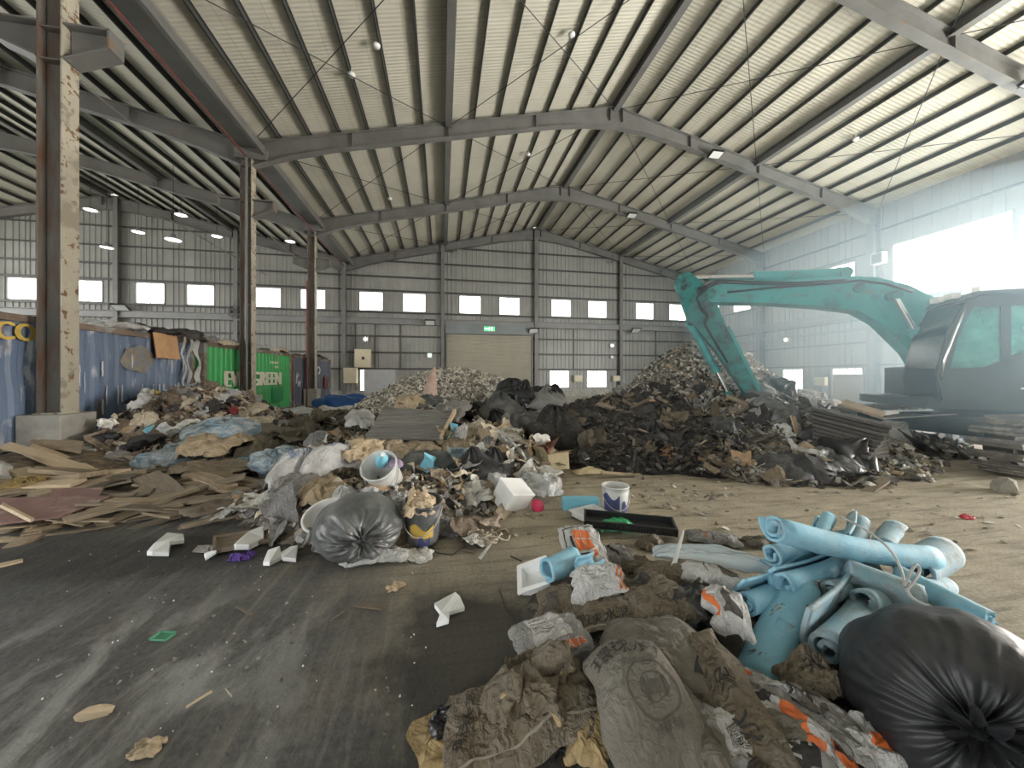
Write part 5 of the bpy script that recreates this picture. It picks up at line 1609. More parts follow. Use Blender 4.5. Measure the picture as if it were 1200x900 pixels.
# lower left: big opened kraft sack with tan lining, and a crumpled one on top
sack('torn_sack', 'torn-open sack showing tan lining, lowest at the left of the front heap', 548, 872, .03, .40, .46, 28, .05, .034, 101, m_sackt, lift=-.02, inner=m_sackb)
sack('torn_sack', 'dark sheet imitating the shaded mouth of the torn tan sack at the left edge of the front heap', 528, 838, .05, .18, .12, 25, .02, .03, 133, m_bplas, lift=.02)  # dark sheet laid on for the shade inside the open sack
sack('cement_sack', 'large flattened brown kraft sack lying over the torn tan one', 610, 838, .08, .66, .46, 12, .05, .030, 102, m_sackb, [('t', '環球水泥', -.72, .1, .06, 1, 80, 1), ('r', -.9, .9, -.70, -.655, 5)], lift=.03, inner=m_sackt)
sack('cement_sack', 'crumpled brown kraft sack bunched up on the flattened brown sack', 618, 814, .12, .36, .32, -15, .07, .078, 103, m_sackb, lift=.085, fs=1.25, inner=m_sackt)
sack('woven_sack', 'grey and white printed sack with an orange edge, behind the bunched-up brown sack', 646, 764, .13, .40, .26, 26, .05, .020, 104, m_sackg,
     [('r', -.55, .45, -.45, .75, 3)] + bars(-.5, .1, -.1, .6, 6, 4) + [('r', -.6, .75, -.86, -.60, 2), ('t', 'SIKATS', .25, -.76, .055, 1.2, 0, 3)], lift=.13, tilt=(8, 0, 0))
sack('cement_sack', 'flat brown sack with dark lettering on its front edge, under the crumpled white sack', 686, 712, .15, .60, .36, -6, .05, .026, 105, m_sackb, [('r', -.95, .95, -.95, -.91, 5), ('t', '環球水泥', .25, -.76, .07, 1.25, 4, 1), ('r', -.75, -.55, -.3, .5, 4), ('r', -.85, -.78, -.4, .5, 4)], lift=.05)
sack('cement_sack', 'grey dusty sack lying flat behind the round emblem sack', 768, 766, .2, .52, .42, -22, .10, .026, 106, m_sack, [('r', -.95, .95, .58, .62, 5), ('t', '環球水泥', .2, .78, .075, 1.2, 0, 1), ('r', .62, .9, -.7, -.35, 1)], lift=.05)
main = sack('cement_sack', 'full grey kraft sack with large lettering and a round emblem, front centre', 754, 838, .20, .37, .50, 6, .12, .0125, 107, m_sack,
     [('r', .90, .94, -.9, .85, 5), ('t', '環球水泥', .0, .50, .092, .95, 4, 1), ('t', '高級水泥', .05, .22, .034, 1.1, 3, 4), ('o', .12, -.18, .50, .38, .035, 4), ('o', .12, -.18, .26, .20, .05, 4), ('r', .0, .24, -.27, -.09, 4), ('r', -.10, -.02, -.32, -.05, 4), ('r', .28, .34, -.32, -.05, 4)]
     + [('t', '環球牌', .12, -.64, .03, 1.3, 0, 4)], lift=.10, n=100)
sack('cement_sack', 'narrow brown sack standing on edge between the emblem sack and the blue slab', 848, 822, .2, .27, .62, 4, .06, .030, 108, m_sackb, [('t', '泥', .35, .05, .10, 1, 75, 1), ('t', '水', .1, -.45, .09, 1, 75, 1), ('t', '環', -.2, -.78, .08, 1, 30, 1)], tilt=(12, -24, -8), lift=.07)
sack('cement_sack', 'grey folded sack edge sticking up at the right side of the emblem sack', 806, 842, .2, .16, .50, 8, .05, .030, 109, m_sack, tilt=(5, 30, 0), lift=.08)
sack('woven_sack', 'crumpled dirty white sack with a red edge stripe, on top of the flat brown sack', 700, 686, .24, .33, .27, -8, .06, .034, 110, m_sackw, [('r', .78, .84, -.9, .9, 2), ('r', .90, .95, -.9, .9, 2)], lift=.12, fs=1.2)
sack('woven_sack', 'white sack with an orange square print, leaning at the back left of the front heap', 684, 644, .16, .36, .44, 14, .06, .016, 111, m_sackw,
     [('r', -.35, .38, -.15, .62, 2), ('r', -.04, .0, -.15, .62, 3), ('r', -.35, .38, .22, .27, 3), ('r', .2, .45, -.42, -.2, 2), ('r', -.55, -.42, -.2, .4, 1), ('r', -.85, -.80, -.9, .85, 1), ('r', .80, .85, -.9, .85, 1), ('r', -.85, .85, .82, .86, 1)] + bars(-.3, .1, -.75, -.25, 4, 1), tilt=(34, 0, 0), lift=.16)
sack('cement_sack', 'dark grey crumpled sack right of the orange print sack', 724, 642, .12, .24, .34, 10, .08, .040, 112, m_sackg, [('r', -.5, -.3, -.7, .7, 1), ('r', .1, .2, -.7, .8, 3)], lift=.03, fs=1.2)
sack('cement_sack', 'brown sack with a dark stamped label, right of the crumpled white sack', 768, 706, .22, .36, .42, 24, .06, .030, 113, m_sackb, [('r', -.45, .25, .28, .66, 1), ('t', 'UNICEM', -.1, .47, .05, 1, -8, 4)], lift=.06, inner=m_sackt)
sack('cement_sack', 'brown sack folded over itself in front of the clear film', 790, 672, .2, .50, .40, -18, .08, .034, 114, m_sackb, [('t', '公司', .45, .1, .07, 1, -20, 4)], lift=.04)
sack('cement_sack', 'small brown sack corner behind the stamped label sack', 752, 652, .15, .26, .26, 30, .08, .03, 115, m_sackb, lift=.03)
sack('woven_sack', 'white printed sack with an orange line, half covered by the clear film', 832, 682, .2, .44, .32, -20, .10, .020, 116, m_sackw, [('r', -.8, .8, .60, .68, 2), ('t', 'KLEBER FIX', -.1, .82, .045, 1.2, 0, 4), ('r', -.2, -.17, -.7, .5, 4), ('r', -.75, .75, .36, .40, 4), ('r', .25, .7, -.65, .1, 4)], lift=.05)
sack('woven_sack', 'small pale printed sack with red edge, just left of the blue slab', 852, 732, .2, .20, .28, -12, .07, .030, 117, m_sackw, [('r', -.85, -.7, -.7, .5, 2), ('r', -.2, .3, -.6, .5, 4), ('r', 0, .12, -.4, .3, 1)], lift=.10)
sack('plastic_sack', 'black plastic sack in the gap left of the small pale sack', 806, 722, .17, .34, .24, 10, .05, .045, 118, m_bplas, lift=.05, fs=1.2)
# crumpled printed sacks along the lower right
sack('woven_sack', 'grey printed sack with white letter boxes, just below the blue slab', 920, 826, .16, .46, .18, -30, .05, .030, 119, m_sackg, [('r', -.75, -.6, -.7, .7, 2), ('r', -.35, -.05, -.45, .5, 3), ('r', .05, .40, -.45, .5, 1), ('t', 'SIKA', .22, .0, .055, 1.1, 0, 3)], lift=.06, fs=1.2)
sack('woven_sack', 'white and orange triangle print sack, crumpled under the grey printed sack', 905, 848, .16, .36, .15, -26, .05, .034, 120, m_sackw, [('r', .25, .6, -.6, .6, 2), ('r', -.5, .1, .1, .55, 1), ('r', -.8, .8, -.85, -.65, 2)], lift=.07, fs=1.2)
sack('cement_sack', 'grey brown sack bent over in front of the crumpled triangle print sack', 905, 870, .12, .34, .15, -4, .06, .030, 121, m_sack, lift=.06)
sack('woven_sack', 'black and white lettered sack with an orange end, at the bottom edge', 912, 892, .1, .38, .20, 4, .05, .018, 122, m_sackg, [('r', -.95, -.6, -.8, .8, 2), ('r', .0, .62, -.8, .7, 1), ('t', 'SI', .42, .0, .10, 1.1, 80, 3), ('t', 'MIX', .12, 0, .07, 1.1, 80, 3), ('r', -.5, -.1, -.6, .6, 4)], lift=.05)
sack('woven_sack', 'long grey sack with a rusty orange patch, running down to the black bag', 985, 862, .12, .44, .20, -40, .05, .034, 123, m_sackg, [('r', .35, .85, -.7, .6, 2), ('r', -.6, -.2, -.6, .6, 4)], lift=.04, fs=1.2)
sack('woven_sack', 'white sack corner with an orange print, against the foot of the black bag', 1042, 888, .1, .24, .20, -35, .06, .034, 124, m_sackw, [('r', -.5, .4, -.5, -.2, 2), ('r', -.4, .5, .2, .5, 4)], lift=.05)
sack('woven_sack', 'orange and white sack strip hanging at the bottom of the front heap', 960, 884, .1, .16, .24, 5, .04, .032, 125, m_sackw, [('r', .3, .9, -.9, .9, 2)], lift=.03)
sack('cement_sack', 'crumpled brown paper sack beneath the nearest rolled foam', 952, 802, .14, .30, .20, 8, .06, .045, 126, m_sackb, [('t', '水泥', .1, .1, .07, 1, 40, 1)], lift=.03, fs=1.2)
sack('torn_sack', 'pale tan torn sack lining at the bottom edge, left of the emblem sack', 690, 894, .04, .16, .17, -24, .03, .02, 127, m_sackt, lift=.02)
sack('torn_sack', 'dark plastic liner between the torn tan lining and the emblem sack', 672, 868, .05, .22, .16, 20, .03, .035, 128, m_bplas, lift=.0)
sack('woven_sack', 'grey and white sack at the bottom edge, right of the emblem sack', 858, 890, .12, .26, .22, 0, .06, .024, 129, m_sackg, [('r', -.3, .5, -.6, .7, 3), ('r', -.1, .3, -.3, .3, 1), ('r', .75, .9, -.9, .9, 2)], lift=.06)
sack('cement_sack', 'dark grey sack bottom lying behind the clear film, with an orange line', 835, 628, .06, .46, .22, -16, .06, .022, 130, m_sackg, [('r', -.35, -.3, -.8, .8, 2), ('r', -.1, -.06, -.8, .8, 1)], lift=.03)
sack('cement_sack', 'flat grey sack with dark lettering behind the clear film, left of the blue rolls', 892, 634, .05, .30, .16, 0, .05, .018, 131, m_sack, [('t', '水泥', .1, 0, .08, 1.2, 0, 1)], lift=.03)
sack('cement_sack', 'brown sack flap between the clear film and the long folded brown sack', 762, 632, .08, .22, .18, 20, .07, .03, 132, m_sackb, lift=.02)

# clear film
m_film = bpy.data.materials.new('clear_plastic_film'); m_film.use_nodes = True
nt = m_film.node_tree; N_ = nt.nodes
N_['Principled BSDF'].inputs['Base Color'].default_value = (0.66, 0.77, 0.83, 1); N_['Principled BSDF'].inputs['Roughness'].default_value = 0.16
t_ = N_.new('ShaderNodeBsdfTransparent'); x_ = N_.new('ShaderNodeMixShader'); x_.inputs[0].default_value = 0.66
nt.links.new(t_.outputs[0], x_.inputs[1]); nt.links.new(N_['Principled BSDF'].outputs[0], x_.inputs[2]); nt.links.new(x_.outputs[0], N_['Material Output'].inputs[0])
sack('clear_film', 'sheet of clear bluish plastic film draped between the sacks and the blue rolls', 832, 654, .2, .80, .40, -20, .08, .034, 140, m_film, lift=.15, cat='plastic film', fs=1.0, n=80)

# ---- foam rolls
m_foam = M('light_blue_foam_sheet', (0.21, 0.46, 0.60), 0.75, 0.10, 8, spot=(0.33, 0.52, 0.60), spot_amt=0.40, spot_s=7, sharp=0.3, spot2=(0.25, 0.30, 0.31), spot2_amt=0.14, spot2_s=9, bump=0.25, bs=80)
m_foamd = M('dirty_blue_foam_sheet', (0.22, 0.38, 0.45), 0.8, 0.18, 7, spot=(0.32, 0.37, 0.38), spot_amt=0.45, spot_s=6, sharp=0.3, spot2=(0.14, 0.12, 0.10), spot2_amt=0.14, spot2_s=14, bump=0.3, bs=80)
m_foams = M('blue_foam_with_black_scuffs', (0.21, 0.45, 0.58), 0.75, 0.10, 6, spot=(0.10, 0.085, 0.07), spot_amt=0.17, spot_s=10, sharp=0.05, spot2=(0.30, 0.22, 0.16), spot2_amt=0.16, spot2_s=7, stretch=(1, 2.4, 1), bump=0.2, bs=80)


def foam_roll(label, p0, p1, r, turns=1.6, thick=0.017, phase=0.0, mat=None, flap=0.0, squash=1.0, seed=0, hollow=0.42, group='light blue foam rolls'):
    """sheet of foam rolled into a spiral; flap leaves a loose tail running off the outside"""
    p0, p1 = Vector(p0), Vector(p1); mid = (p0 + p1) / 2
    d = p1 - p0; L = d.length; d.normalize()
    a = Z.cross(d).normalized(); b = d.cross(a)
    ns = int(30 * turns); prof = []
    for i in range(ns + 1):
        t = i / ns; an = phase + t * turns * 2 * PI
        rr = r * (hollow + (1 - hollow) * t) - thick / 2
        prof.append((rr * math.cos(an), rr * math.sin(an) * squash))
    if flap:
        x, y = prof[-1]; x1, y1 = prof[-2]; tx, ty = x - x1, y - y1; l_ = math.hypot(tx, ty)
        for k in range(1, 7): prof.append((x + tx / l_ * flap * k / 6, y + ty / l_ * flap * k / 6 + 0.0))
    n = len(prof); nl = 12; r_ = random.Random(seed)
    nrm = []
    for i in range(n):
        q0, q1 = prof[max(i - 1, 0)], prof[min(i + 1, n - 1)]
        tx, ty = q1[0] - q0[0], q1[1] - q0[1]; l_ = math.hypot(tx, ty) or 1; nrm.append((ty / l_, -tx / l_))
    loop = [(p[0] + q[0] * thick / 2, p[1] + q[1] * thick / 2) for p, q in zip(prof, nrm)] + [(p[0] - q[0] * thick / 2, p[1] - q[1] * thick / 2) for p, q in zip(prof[::-1], nrm[::-1])]
    m = len(loop); vs = []
    w1, w2 = r_.uniform(-1, 1), r_.uniform(-1, 1)
    for k in range(nl + 1):
        t = k / nl; off = a * (0.03 * L * w1 * math.sin(PI * t)) - b * (0.03 * L * abs(w2) * math.sin(PI * t))
        for j, (x, y) in enumerate(loop):
            jit = 0.006 * math.sin(j * 0.7 + seed) if k in (0, nl) else 0.0
            sc = 1 + 0.03 * math.sin(5 * t + seed)
            vs.append(p0 + d * (L * t + jit) + off + a * x * sc + b * y * sc)
    fs = [(k * m + j, k * m + (j + 1) % m, (k + 1) * m + (j + 1) % m, (k + 1) * m + j) for k in range(nl) for j in range(m)]
    mb = MB(); mb.add(vs, fs, 0, True)
    for base, fl in ((0, True), (nl * m, False)):
        cap = [(base + i, base + i + 1, base + m - 2 - i, base + m - 1 - i) for i in range(n - 1)]
        mb.add([], [], 0)
        for q in cap: mb.f.append(list(q[::-1] if fl else q)); mb.m.append(0); mb.s.append(False)
    o = mb.build('foam_roll', mat or m_foam, loc=mid)
    return tag(o, label, 'foam roll', group)


D = dep
foam_roll('top light blue foam roll lying across the others, a loose edge along its underside', D(906, 618, 2.34), D(1090, 652, 2.52), .10, 1.9, phase=PI * .1, flap=.06, squash=.88, seed=1, hollow=.40)
foam_roll('light blue foam roll just under the left end of the top roll', D(903, 650, 2.48), D(1000, 628, 2.85), .078, 1.4, phase=2.4, flap=.05, seed=2)
foam_roll('light blue foam roll with a dirty open end, second below the top roll', D(916, 684, 2.22), D(1000, 655, 2.62), .092, 1.7, phase=3.0, seed=3, hollow=.38)
foam_roll('lower left foam roll beside the clear film, spiral end towards the sacks', D(872, 707, 2.14), D(945, 668, 2.58), .086, 1.8, phase=2.0, flap=.1, seed=4)
foam_roll('wide scuffed blue foam slab sloping down to the sacks, edges rolled under', D(884, 795, 1.80), D(938, 688, 2.26), .105, .80, .018, phase=-0.2, mat=m_foams, squash=.62, seed=5, hollow=.9)
foam_roll('narrow blue foam tube poking out below the scuffed slab', D(870, 818, 1.72), D(918, 735, 2.02), .062, 1.3, phase=1.0, mat=m_foam, seed=6)
foam_roll('thick grey-blue foam roll with a clear spiral end, right above the crumpled brown paper', D(968, 762, 1.82), D(1018, 700, 2.24), .112, 2.2, .02, phase=-.9, flap=.13, mat=m_foamd, seed=7, hollow=.25)
foam_roll('small dirty foam roll in the middle of the bundle, spiral end facing out', D(972, 692, 2.18), D(1020, 664, 2.58), .076, 2.0, .018, phase=.4, mat=m_foamd, seed=8, hollow=.2)
foam_roll('small round foam tube with a dark hole, right of the spiral ends', D(1010, 704, 2.08), D(1062, 690, 2.42), .068, 1.3, .02, phase=2.6, mat=m_foamd, seed=9, hollow=.7)
foam_roll('grey ended foam roll beneath the top roll, its loose sheet lying open', D(992, 668, 2.30), D(1080, 702, 2.10), .098, 1.5, phase=2.2, flap=.09, mat=m_foamd, seed=10)
foam_roll('long light blue foam roll pointing to the lower right over the black bag', D(1052, 672, 2.34), D(1160, 728, 1.98), .088, 1.7, phase=.9, flap=.05, squash=.8, seed=11, hollow=.35)
for i, (a, b, r, l) in enumerate(((D(960, 640, 2.55), D(970, 606, 2.92), .07, 'farthest left foam roll end peeking over the top roll'), (D(1000, 640, 2.55), D(1008, 611, 2.90), .085, 'second foam roll end peeking over the top roll'), (D(1035, 645, 2.5), D(1048, 622, 2.82), .085, 'third foam roll end peeking over the top roll'),
                                  (D(1066, 668, 2.5), D(1102, 646, 2.80), .13, 'large pale foam roll end at the right of the top roll'), (D(1075, 690, 2.25), D(1106, 686, 2.52), .08, 'low foam roll end showing above the long lower right roll'))):
    foam_roll(l, a, b, r, 2.0, .018, phase=i * 1.3, mat=m_foamd if i > 0 else m_foam, seed=20 + i, hollow=.12)
# rope tied round the rolls
mb = MB(); mb.tube(smooth_path([D(985, 606, 2.60), D(1003, 614, 2.46), D(1022, 626, 2.30), D(1042, 643, 2.17), D(1055, 665, 2.06), D(1062, 690, 1.96), D(1072, 703, 1.92), D(1090, 712, 1.88), D(1112, 726, 1.80)]), 0.007, 7)
mb.tube(smooth_path([D(1060, 688, 1.96), D(1066, 672, 2.0), D(1074, 662, 2.03), D(1078, 668, 2.02), D(1072, 680, 1.98), D(1062, 692, 1.95)]), 0.0065, 7)
tag(mb.build('binding_rope', M('pale_grey_rope', (0.42, 0.43, 0.42), 0.7, 0.15, 20)), 'pale grey rope looped around the light blue foam rolls', 'rope')

# ---- big black bag
def big_bag(name, label, c, tie, rx, rz, seed, mat, folds=15, cat='rubbish bag', n=90, rad=.075, ruff=.05):
    c, tie = Vector(c), Vector(tie)
    ax = (tie - c).normalized(); e1 = Z.cross(ax).normalized(); e2 = ax.cross(e1)
    th = np.linspace(0.0, PI, n)[:, None]; ph = np.linspace(0, 2 * PI, 2 * n)[None, :]
    one = np.ones_like(ph)
    d = (np.sin(th) * np.cos(ph))[..., None] * np.array(e1) + (np.sin(th) * np.sin(ph))[..., None] * np.array(e2) + (np.cos(th) * one)[..., None] * np.array(ax)
    A, B_ = d[..., 0] * 1.3 + d[..., 2] * .7, d[..., 1] * 1.3 - d[..., 2] * .6
    w = pn(A, B_, seed)
    wave = np.cos(ph * folds + 5 * pn(np.cos(ph) * 2 + th, np.sin(ph) * 2 + 3, seed + 1))
    wave2 = np.cos(ph * (folds * 2 + 1) + 4 * pn(np.cos(ph) * 3, np.sin(ph) * 3 + th * 2, seed + 2))
    g = np.exp(-(th / 0.75) ** 2)
    R = 1 + 0.10 * w + rad * g * (1 - np.exp(-(th / .12) ** 2)) * (wave + .5 * wave2) - 0.22 * np.exp(-(th / 0.34) ** 2) + 0.026 * crumple(A * 1.3, B_ * 1.3, seed + 3) + 0.010 * crumple(A * 3.5, B_ * 3.5, seed + 4)
    R = R + 0.30 * np.exp(-(th / 0.07) ** 2)
    P = d * R[..., None] * np.array([rx, rx, rz])
    P[:, -1] = P[:, 0]
    P = P + np.array(c)
    P[..., 2] = np.where(P[..., 2] < 0.03, 0.004 + 0.026 * np.exp((P[..., 2] - 0.03) * 6), P[..., 2])
    mb = MB(); mb.grid(P, 0, True, True)
    o = mb.build(name, mat, loc=(c.x, c.y, 0)); tag(o, label, cat)
    # gathered neck
    kn = MB(); nk = 40; Q = np.zeros((8, nk + 1, 3)); top_ = np.array(P[0, 0])
    for i in range(8):
        t = i / 7
        for j in range(nk + 1):
            an = 2 * PI * (j % nk) / nk; rr = (0.025 + ruff * t) * (1 + .35 * math.sin(an * 7 + t * 2)) * rx / .4
            Q[i, j] = top_ + np.array(ax) * (0.07 * t - .05) + (np.array(e1) * math.cos(an) + np.array(e2) * math.sin(an)) * rr
    kn.grid(Q - np.array([c.x, c.y, 0]), 0, True); kn.build('gathered_neck', mat, o)
    return o


m_bag = M('black_bin_bag_film', (0.013, 0.014, 0.0165), 0.5, 0.25, 3, spot=(0.045, 0.047, 0.05), spot_amt=0.25, spot_s=3, sharp=0.4, bump=0.35, bs=14, spec=0.6)
m_bagg = M('grey_dusty_bin_bag_film', (0.085, 0.09, 0.09), 0.36, 0.3, 4, spot=(0.20, 0.20, 0.19), spot_amt=0.3, spot_s=4, sharp=0.3, bump=0.3, bs=16)
big_bag('rubbish_bag', 'large full black rubbish bag at the lower right corner, its twisted end towards the camera', D(1128, 826, 1.46), D(1160, 872, 1.12), .375, .335, 5, m_bag, rad=.045)

# ---- left edge of the front heap and things behind it
foam_roll('short blue foam roll on the white polystyrene tray, left edge of the front heap', D(640, 668, 2.55), D(672, 652, 2.72), .085, 1.1, .02, phase=-2.2, seed=31, hollow=.8, mat=m_foam, group=None)
foam_roll('small curled blue foam piece under the orange print sack', D(682, 662, 2.52), D(700, 655, 2.7), .06, .7, .018, phase=2.8, seed=32, hollow=.9, mat=m_foam, group=None)


def tray(name, label, c, w, l, h, rot, mat, t=0.02, tilt=(0, 0), cat='tray'):
    R = (Euler((tilt[0], tilt[1], 0)).to_matrix().to_4x4()); R = Matrix.Rotation(rot, 4, 'Z') @ R
    mb = MB(); mb.box((0, 0, t / 2), (w, l, t))
    for s in (-1, 1):
        mb.box((s * (w / 2 - t / 2), 0, h / 2), (t, l, h)); mb.box((0, s * (l / 2 - t / 2), h / 2), (w, t, h))
        mb.box((s * (w / 2 + t * .6), 0, h - t * .4), (t * 1.4, l + t * 2, t * .8)); mb.box((0, s * (l / 2 + t * .6), h - t * .4), (w + t * 2, t * 1.4, t * .8))
    o = mb.build(name, mat, bevel=0.004); o.matrix_world = Matrix.Translation(c) @ R
    return tag(o, label, cat)


tray('polystyrene_tray', 'white polystyrene tray standing under the short blue foam roll', at(630, 684, 0.02), .20, .22, .10, -.3, m_styro, .018, (0.3, -0.4))
mb = MB()   # perforated crate side
w_, h_ = 0.84, 0.06; nx_, nz_ = 34, 3
mb.box((0, 0, 0.0), (w_, .02, .014)); mb.box((0, 0, h_), (w_, .02, .014))
for i in range(nx_ + 1): mb.bar((-w_ / 2 + w_ * i / nx_, 0, 0), (-w_ / 2 + w_ * min(nx_, i + .8) / nx_, 0, h_), .012, .010, (0, 1, 0))
for i in range(nx_): mb.bar((-w_ / 2 + w_ * (i + .8) / nx_, 0, 0), (-w_ / 2 + w_ * i / nx_, 0, h_), .012, .010, (0, 1, 0))
for s in (-1, 1): mb.box((s * w_ / 2, 0.1, h_ / 2), (.02, .24, h_ + .014))
mb.box((0, .22, h_ / 2), (w_, .015, h_)); mb.box((0, .11, 0.0), (w_, .22, .012))
p_ = at(738, 622, .07); o = mb.build('plastic_crate', m_black); o.location = p_; o.rotation_euler = (0.15, .03, -YAW - .18)
tag(o, 'shallow black crate with a lattice side, at the back of the front heap', 'crate')
m_grn = M('green_translucent_plastic', (0.06, 0.42, 0.18), 0.35, 0.2, 6)
sack('plastic_bag', 'bright green plastic bag showing through the black lattice crate', 722, 616, .05, .34, .22, -10, .09, .03, 150, m_grn, hp=None, lift=-.02, cat='plastic bag', n=40)
mb = MB()
for k, (a, b) in enumerate(((D(685, 603, 3.6), D(700, 604, 3.6)),)):
    pass
tray('polystyrene_tray', 'white polystyrene lid behind the black lattice crate', at(692, 606, .01), .32, .26, .07, .35, m_styro, .02)
mb = MB(); mb.box((0, 0, .065), (.42, .14, .13)); o = mb.build('foam_block', m_lblue, bevel=.008); o.location = at(680, 596, 0); o.rotation_euler = (0, 0, -YAW + .02); tag(o, 'light blue foam block on the sandy floor behind the front heap', 'foam block')


def bucket(label, c, r, h, mat, tilt, rz, band=None, bandm=None, handle=True, inner=None):
    t = thing('bucket', label, 'bucket', c, rot=(tilt[0], tilt[1], rz))
    k = 0.86; mb = MB()
    mb.lathe([(0, .004), (r * k, 0), (r * (k + .10), h * .72), (r * .965, h * .74), (r * .97, h * .80), (r * (k + .11), h * .82), (r, h - .012), (r * 1.05, h - .012), (r * 1.05, h), (r * .96, h), (r * (k - .02), .012), (0, .012)], 30)
    mb.build('shell', mat, t)
    if band:
        mb = MB()
        for (a0, a1, z0, z1, m) in band:
            n = 10; vs = []
            for i in range(n + 1):
                an = a0 + (a1 - a0) * i / n
                for j, z_ in enumerate((z0, z1)):
                    f = z_ + (0.10 * math.sin(i * .7) if j else 0); rr = r * (k + .10 * min(1, f / .72)) + .003
                    vs.append((rr * math.cos(an), rr * math.sin(an), f * h))
            mb.add(vs, [(2 * i, 2 * i + 2, 2 * i + 3, 2 * i + 1) for i in range(n)], m, True)
        mb.build('printed_label', bandm, t)
    if handle:
        mb = MB(); mb.tube([(r * 1.06 * math.cos(a), -0.10 * math.sin(a) * 0 - r * 1.12 * math.sin(a), h * .86 - h * .55 * math.sin(a)) for a in [PI * i / 14 for i in range(15)]], 0.005, 5)
        mb.build('handle', M('wire_handle', (.4, .4, .4), .4, .1), t)
    return t


m_navy = M('navy_label_print', (0.05, 0.055, 0.16), 0.5, 0.2, 8)
m_bkt = M('white_bucket_plastic', (0.62, 0.62, 0.60), 0.45, 0.12, 6, spot=(0.38, 0.37, 0.34), spot_amt=0.3, spot_s=5, sharp=0.2)
m_bktk = M('grey_black_bucket_plastic', (0.11, 0.115, 0.12), 0.45, 0.3, 5, spot=(0.27, 0.27, 0.26), spot_amt=0.35, spot_s=4, sharp=0.15)
bucket('white bucket with a navy label standing on the sandy floor behind the front heap', at(721, 604, 0), .145, .34, m_bkt, (0, 0), -YAW, [(-2.9, -1.5, .12, .72, 0), (-1.3, -.5, .2, .5, 0)], [m_navy])
# ------------------------------------------------------------------ named pieces of the middle heap
def sk(name, label, px, py, d, w, h, rot, T, amp, seed, mat, **k):
    """sack or cloth laid where the photo point meets depth d"""
    k.setdefault('hp', None); k.setdefault('cat', name.split('_')[-1])
    return sack(name, label, 0, 0, 0, w, h, rot, T, amp, seed, mat, world=D(px, py, d), **k)


def bagt(name, label, px, py, d, size, mat, idx, sc=(1, 1, 1), rz=0.0, cat='plastic bag', dz=0.0, n=Z, tilt=0.0, kind='bag'):
    p = D(px, py, d); p.z += dz
    if kind == 'pouch': idx = idx % 6
    return put(kind, name, label, cat, p, size, mat, n=n, rz=rz, tilt=tilt, idx=idx, sc=sc)


# buckets
b1 = bucket('white bucket with blue and purple rubbish inside, tipped towards the camera in the middle heap', D(456, 566, 4.12), .185, .36, m_bkt, (0.75, -.12), -YAW, handle=True)
t = thing('plastic_jug', 'blue plastic jug sticking out of the tipped white bucket', 'jug', D(447, 543, 4.0))
mb = MB(); mb.lathe([(0, 0), (.06, 0), (.065, .03), (.062, .13), (.03, .17), (.022, .20), (0, .20)], 14); mb.build('body', m_lblue, t)
mb = MB(); mb.cyl((0, 0, .2), (0, 0, .225), .026, n=12); mb.build('cap', m_white, t); t.rotation_euler = (.9, .3, 0)
m_purp = C('purple_plastic', (0.18, 0.12, 0.34), 0.5)
bagt('plastic_bag', 'mauve plastic bag inside the tipped white bucket', 463, 548, 4.0, .16, C('mauve_plastic', (0.35, 0.27, 0.40), .5), 2)
b2 = bucket('black bucket with a yellow smear standing at the front of the middle heap', D(495, 631, 3.36), .165, .37, m_bktk, (0.12, .05), -YAW, [(-2.1, -.7, .22, .5, 0), (-1.6, -.9, .02, .2, 1)], [C('yellow_smear', (0.45, 0.30, 0.06), .5), m_navy])
sk('paper_scrap', 'pale kraft paper stuffed into the black bucket', 492, 592, 3.3, .26, .30, 10, .08, .06, 201, m_kraftl, tilt=(25, 10, 0), cat='paper', n=36, fs=1.3)
# black bag at the front of the middle heap
bb = D(420, 620, 3.15); bb.z = .26
big_bag('rubbish_bag', 'shiny dark rubbish bag with radiating folds, front of the middle heap', bb, D(425, 638, 2.82), .36, .27, 15, m_bagg, folds=11, n=60)
sk('woven_sack', 'white rolled sack along the foot of the dark rubbish bag in the middle', 440, 655, 3.02, .52, .16, 12, .08, .03, 202, m_sackw, lift=0, cat='sack', n=50, prints=bars(-.5, .6, -.3, .3, 4, 4))
sk('paper_scrap', 'crumpled white paper on the floor right of the dark rubbish bag', 488, 652, 3.1, .26, .18, 0, .02, .04, 203, m_wpap, cat='paper', n=36)
sk('film_piece', 'grey plastic film lying over the middle heap left of the black bucket', 452, 590, 3.5, .42, .30, 20, .06, .05, 204, m_gplas, cat='plastic film', n=44, fs=1.3, tilt=(20, 0, 0))
# white oval tub lid
t = thing('plastic_tub', 'pale oval tub leaning against the dark rubbish bag in the middle heap', 'tub', D(383, 608, 3.35), rot=(0.9, -.2, .5))
mb = MB(); mb.lathe([(0, 0), (.13, 0), (.15, .02), (.17, .09), (.185, .09), (.185, .10), (.165, .10), (.145, .03), (0, .012)], 28)
for i in range(len(mb.v)): mb.v[i] = (mb.v[i][0] * 1.15, mb.v[i][1] * .8, mb.v[i][2])
mb.build('bowl', m_white, t)
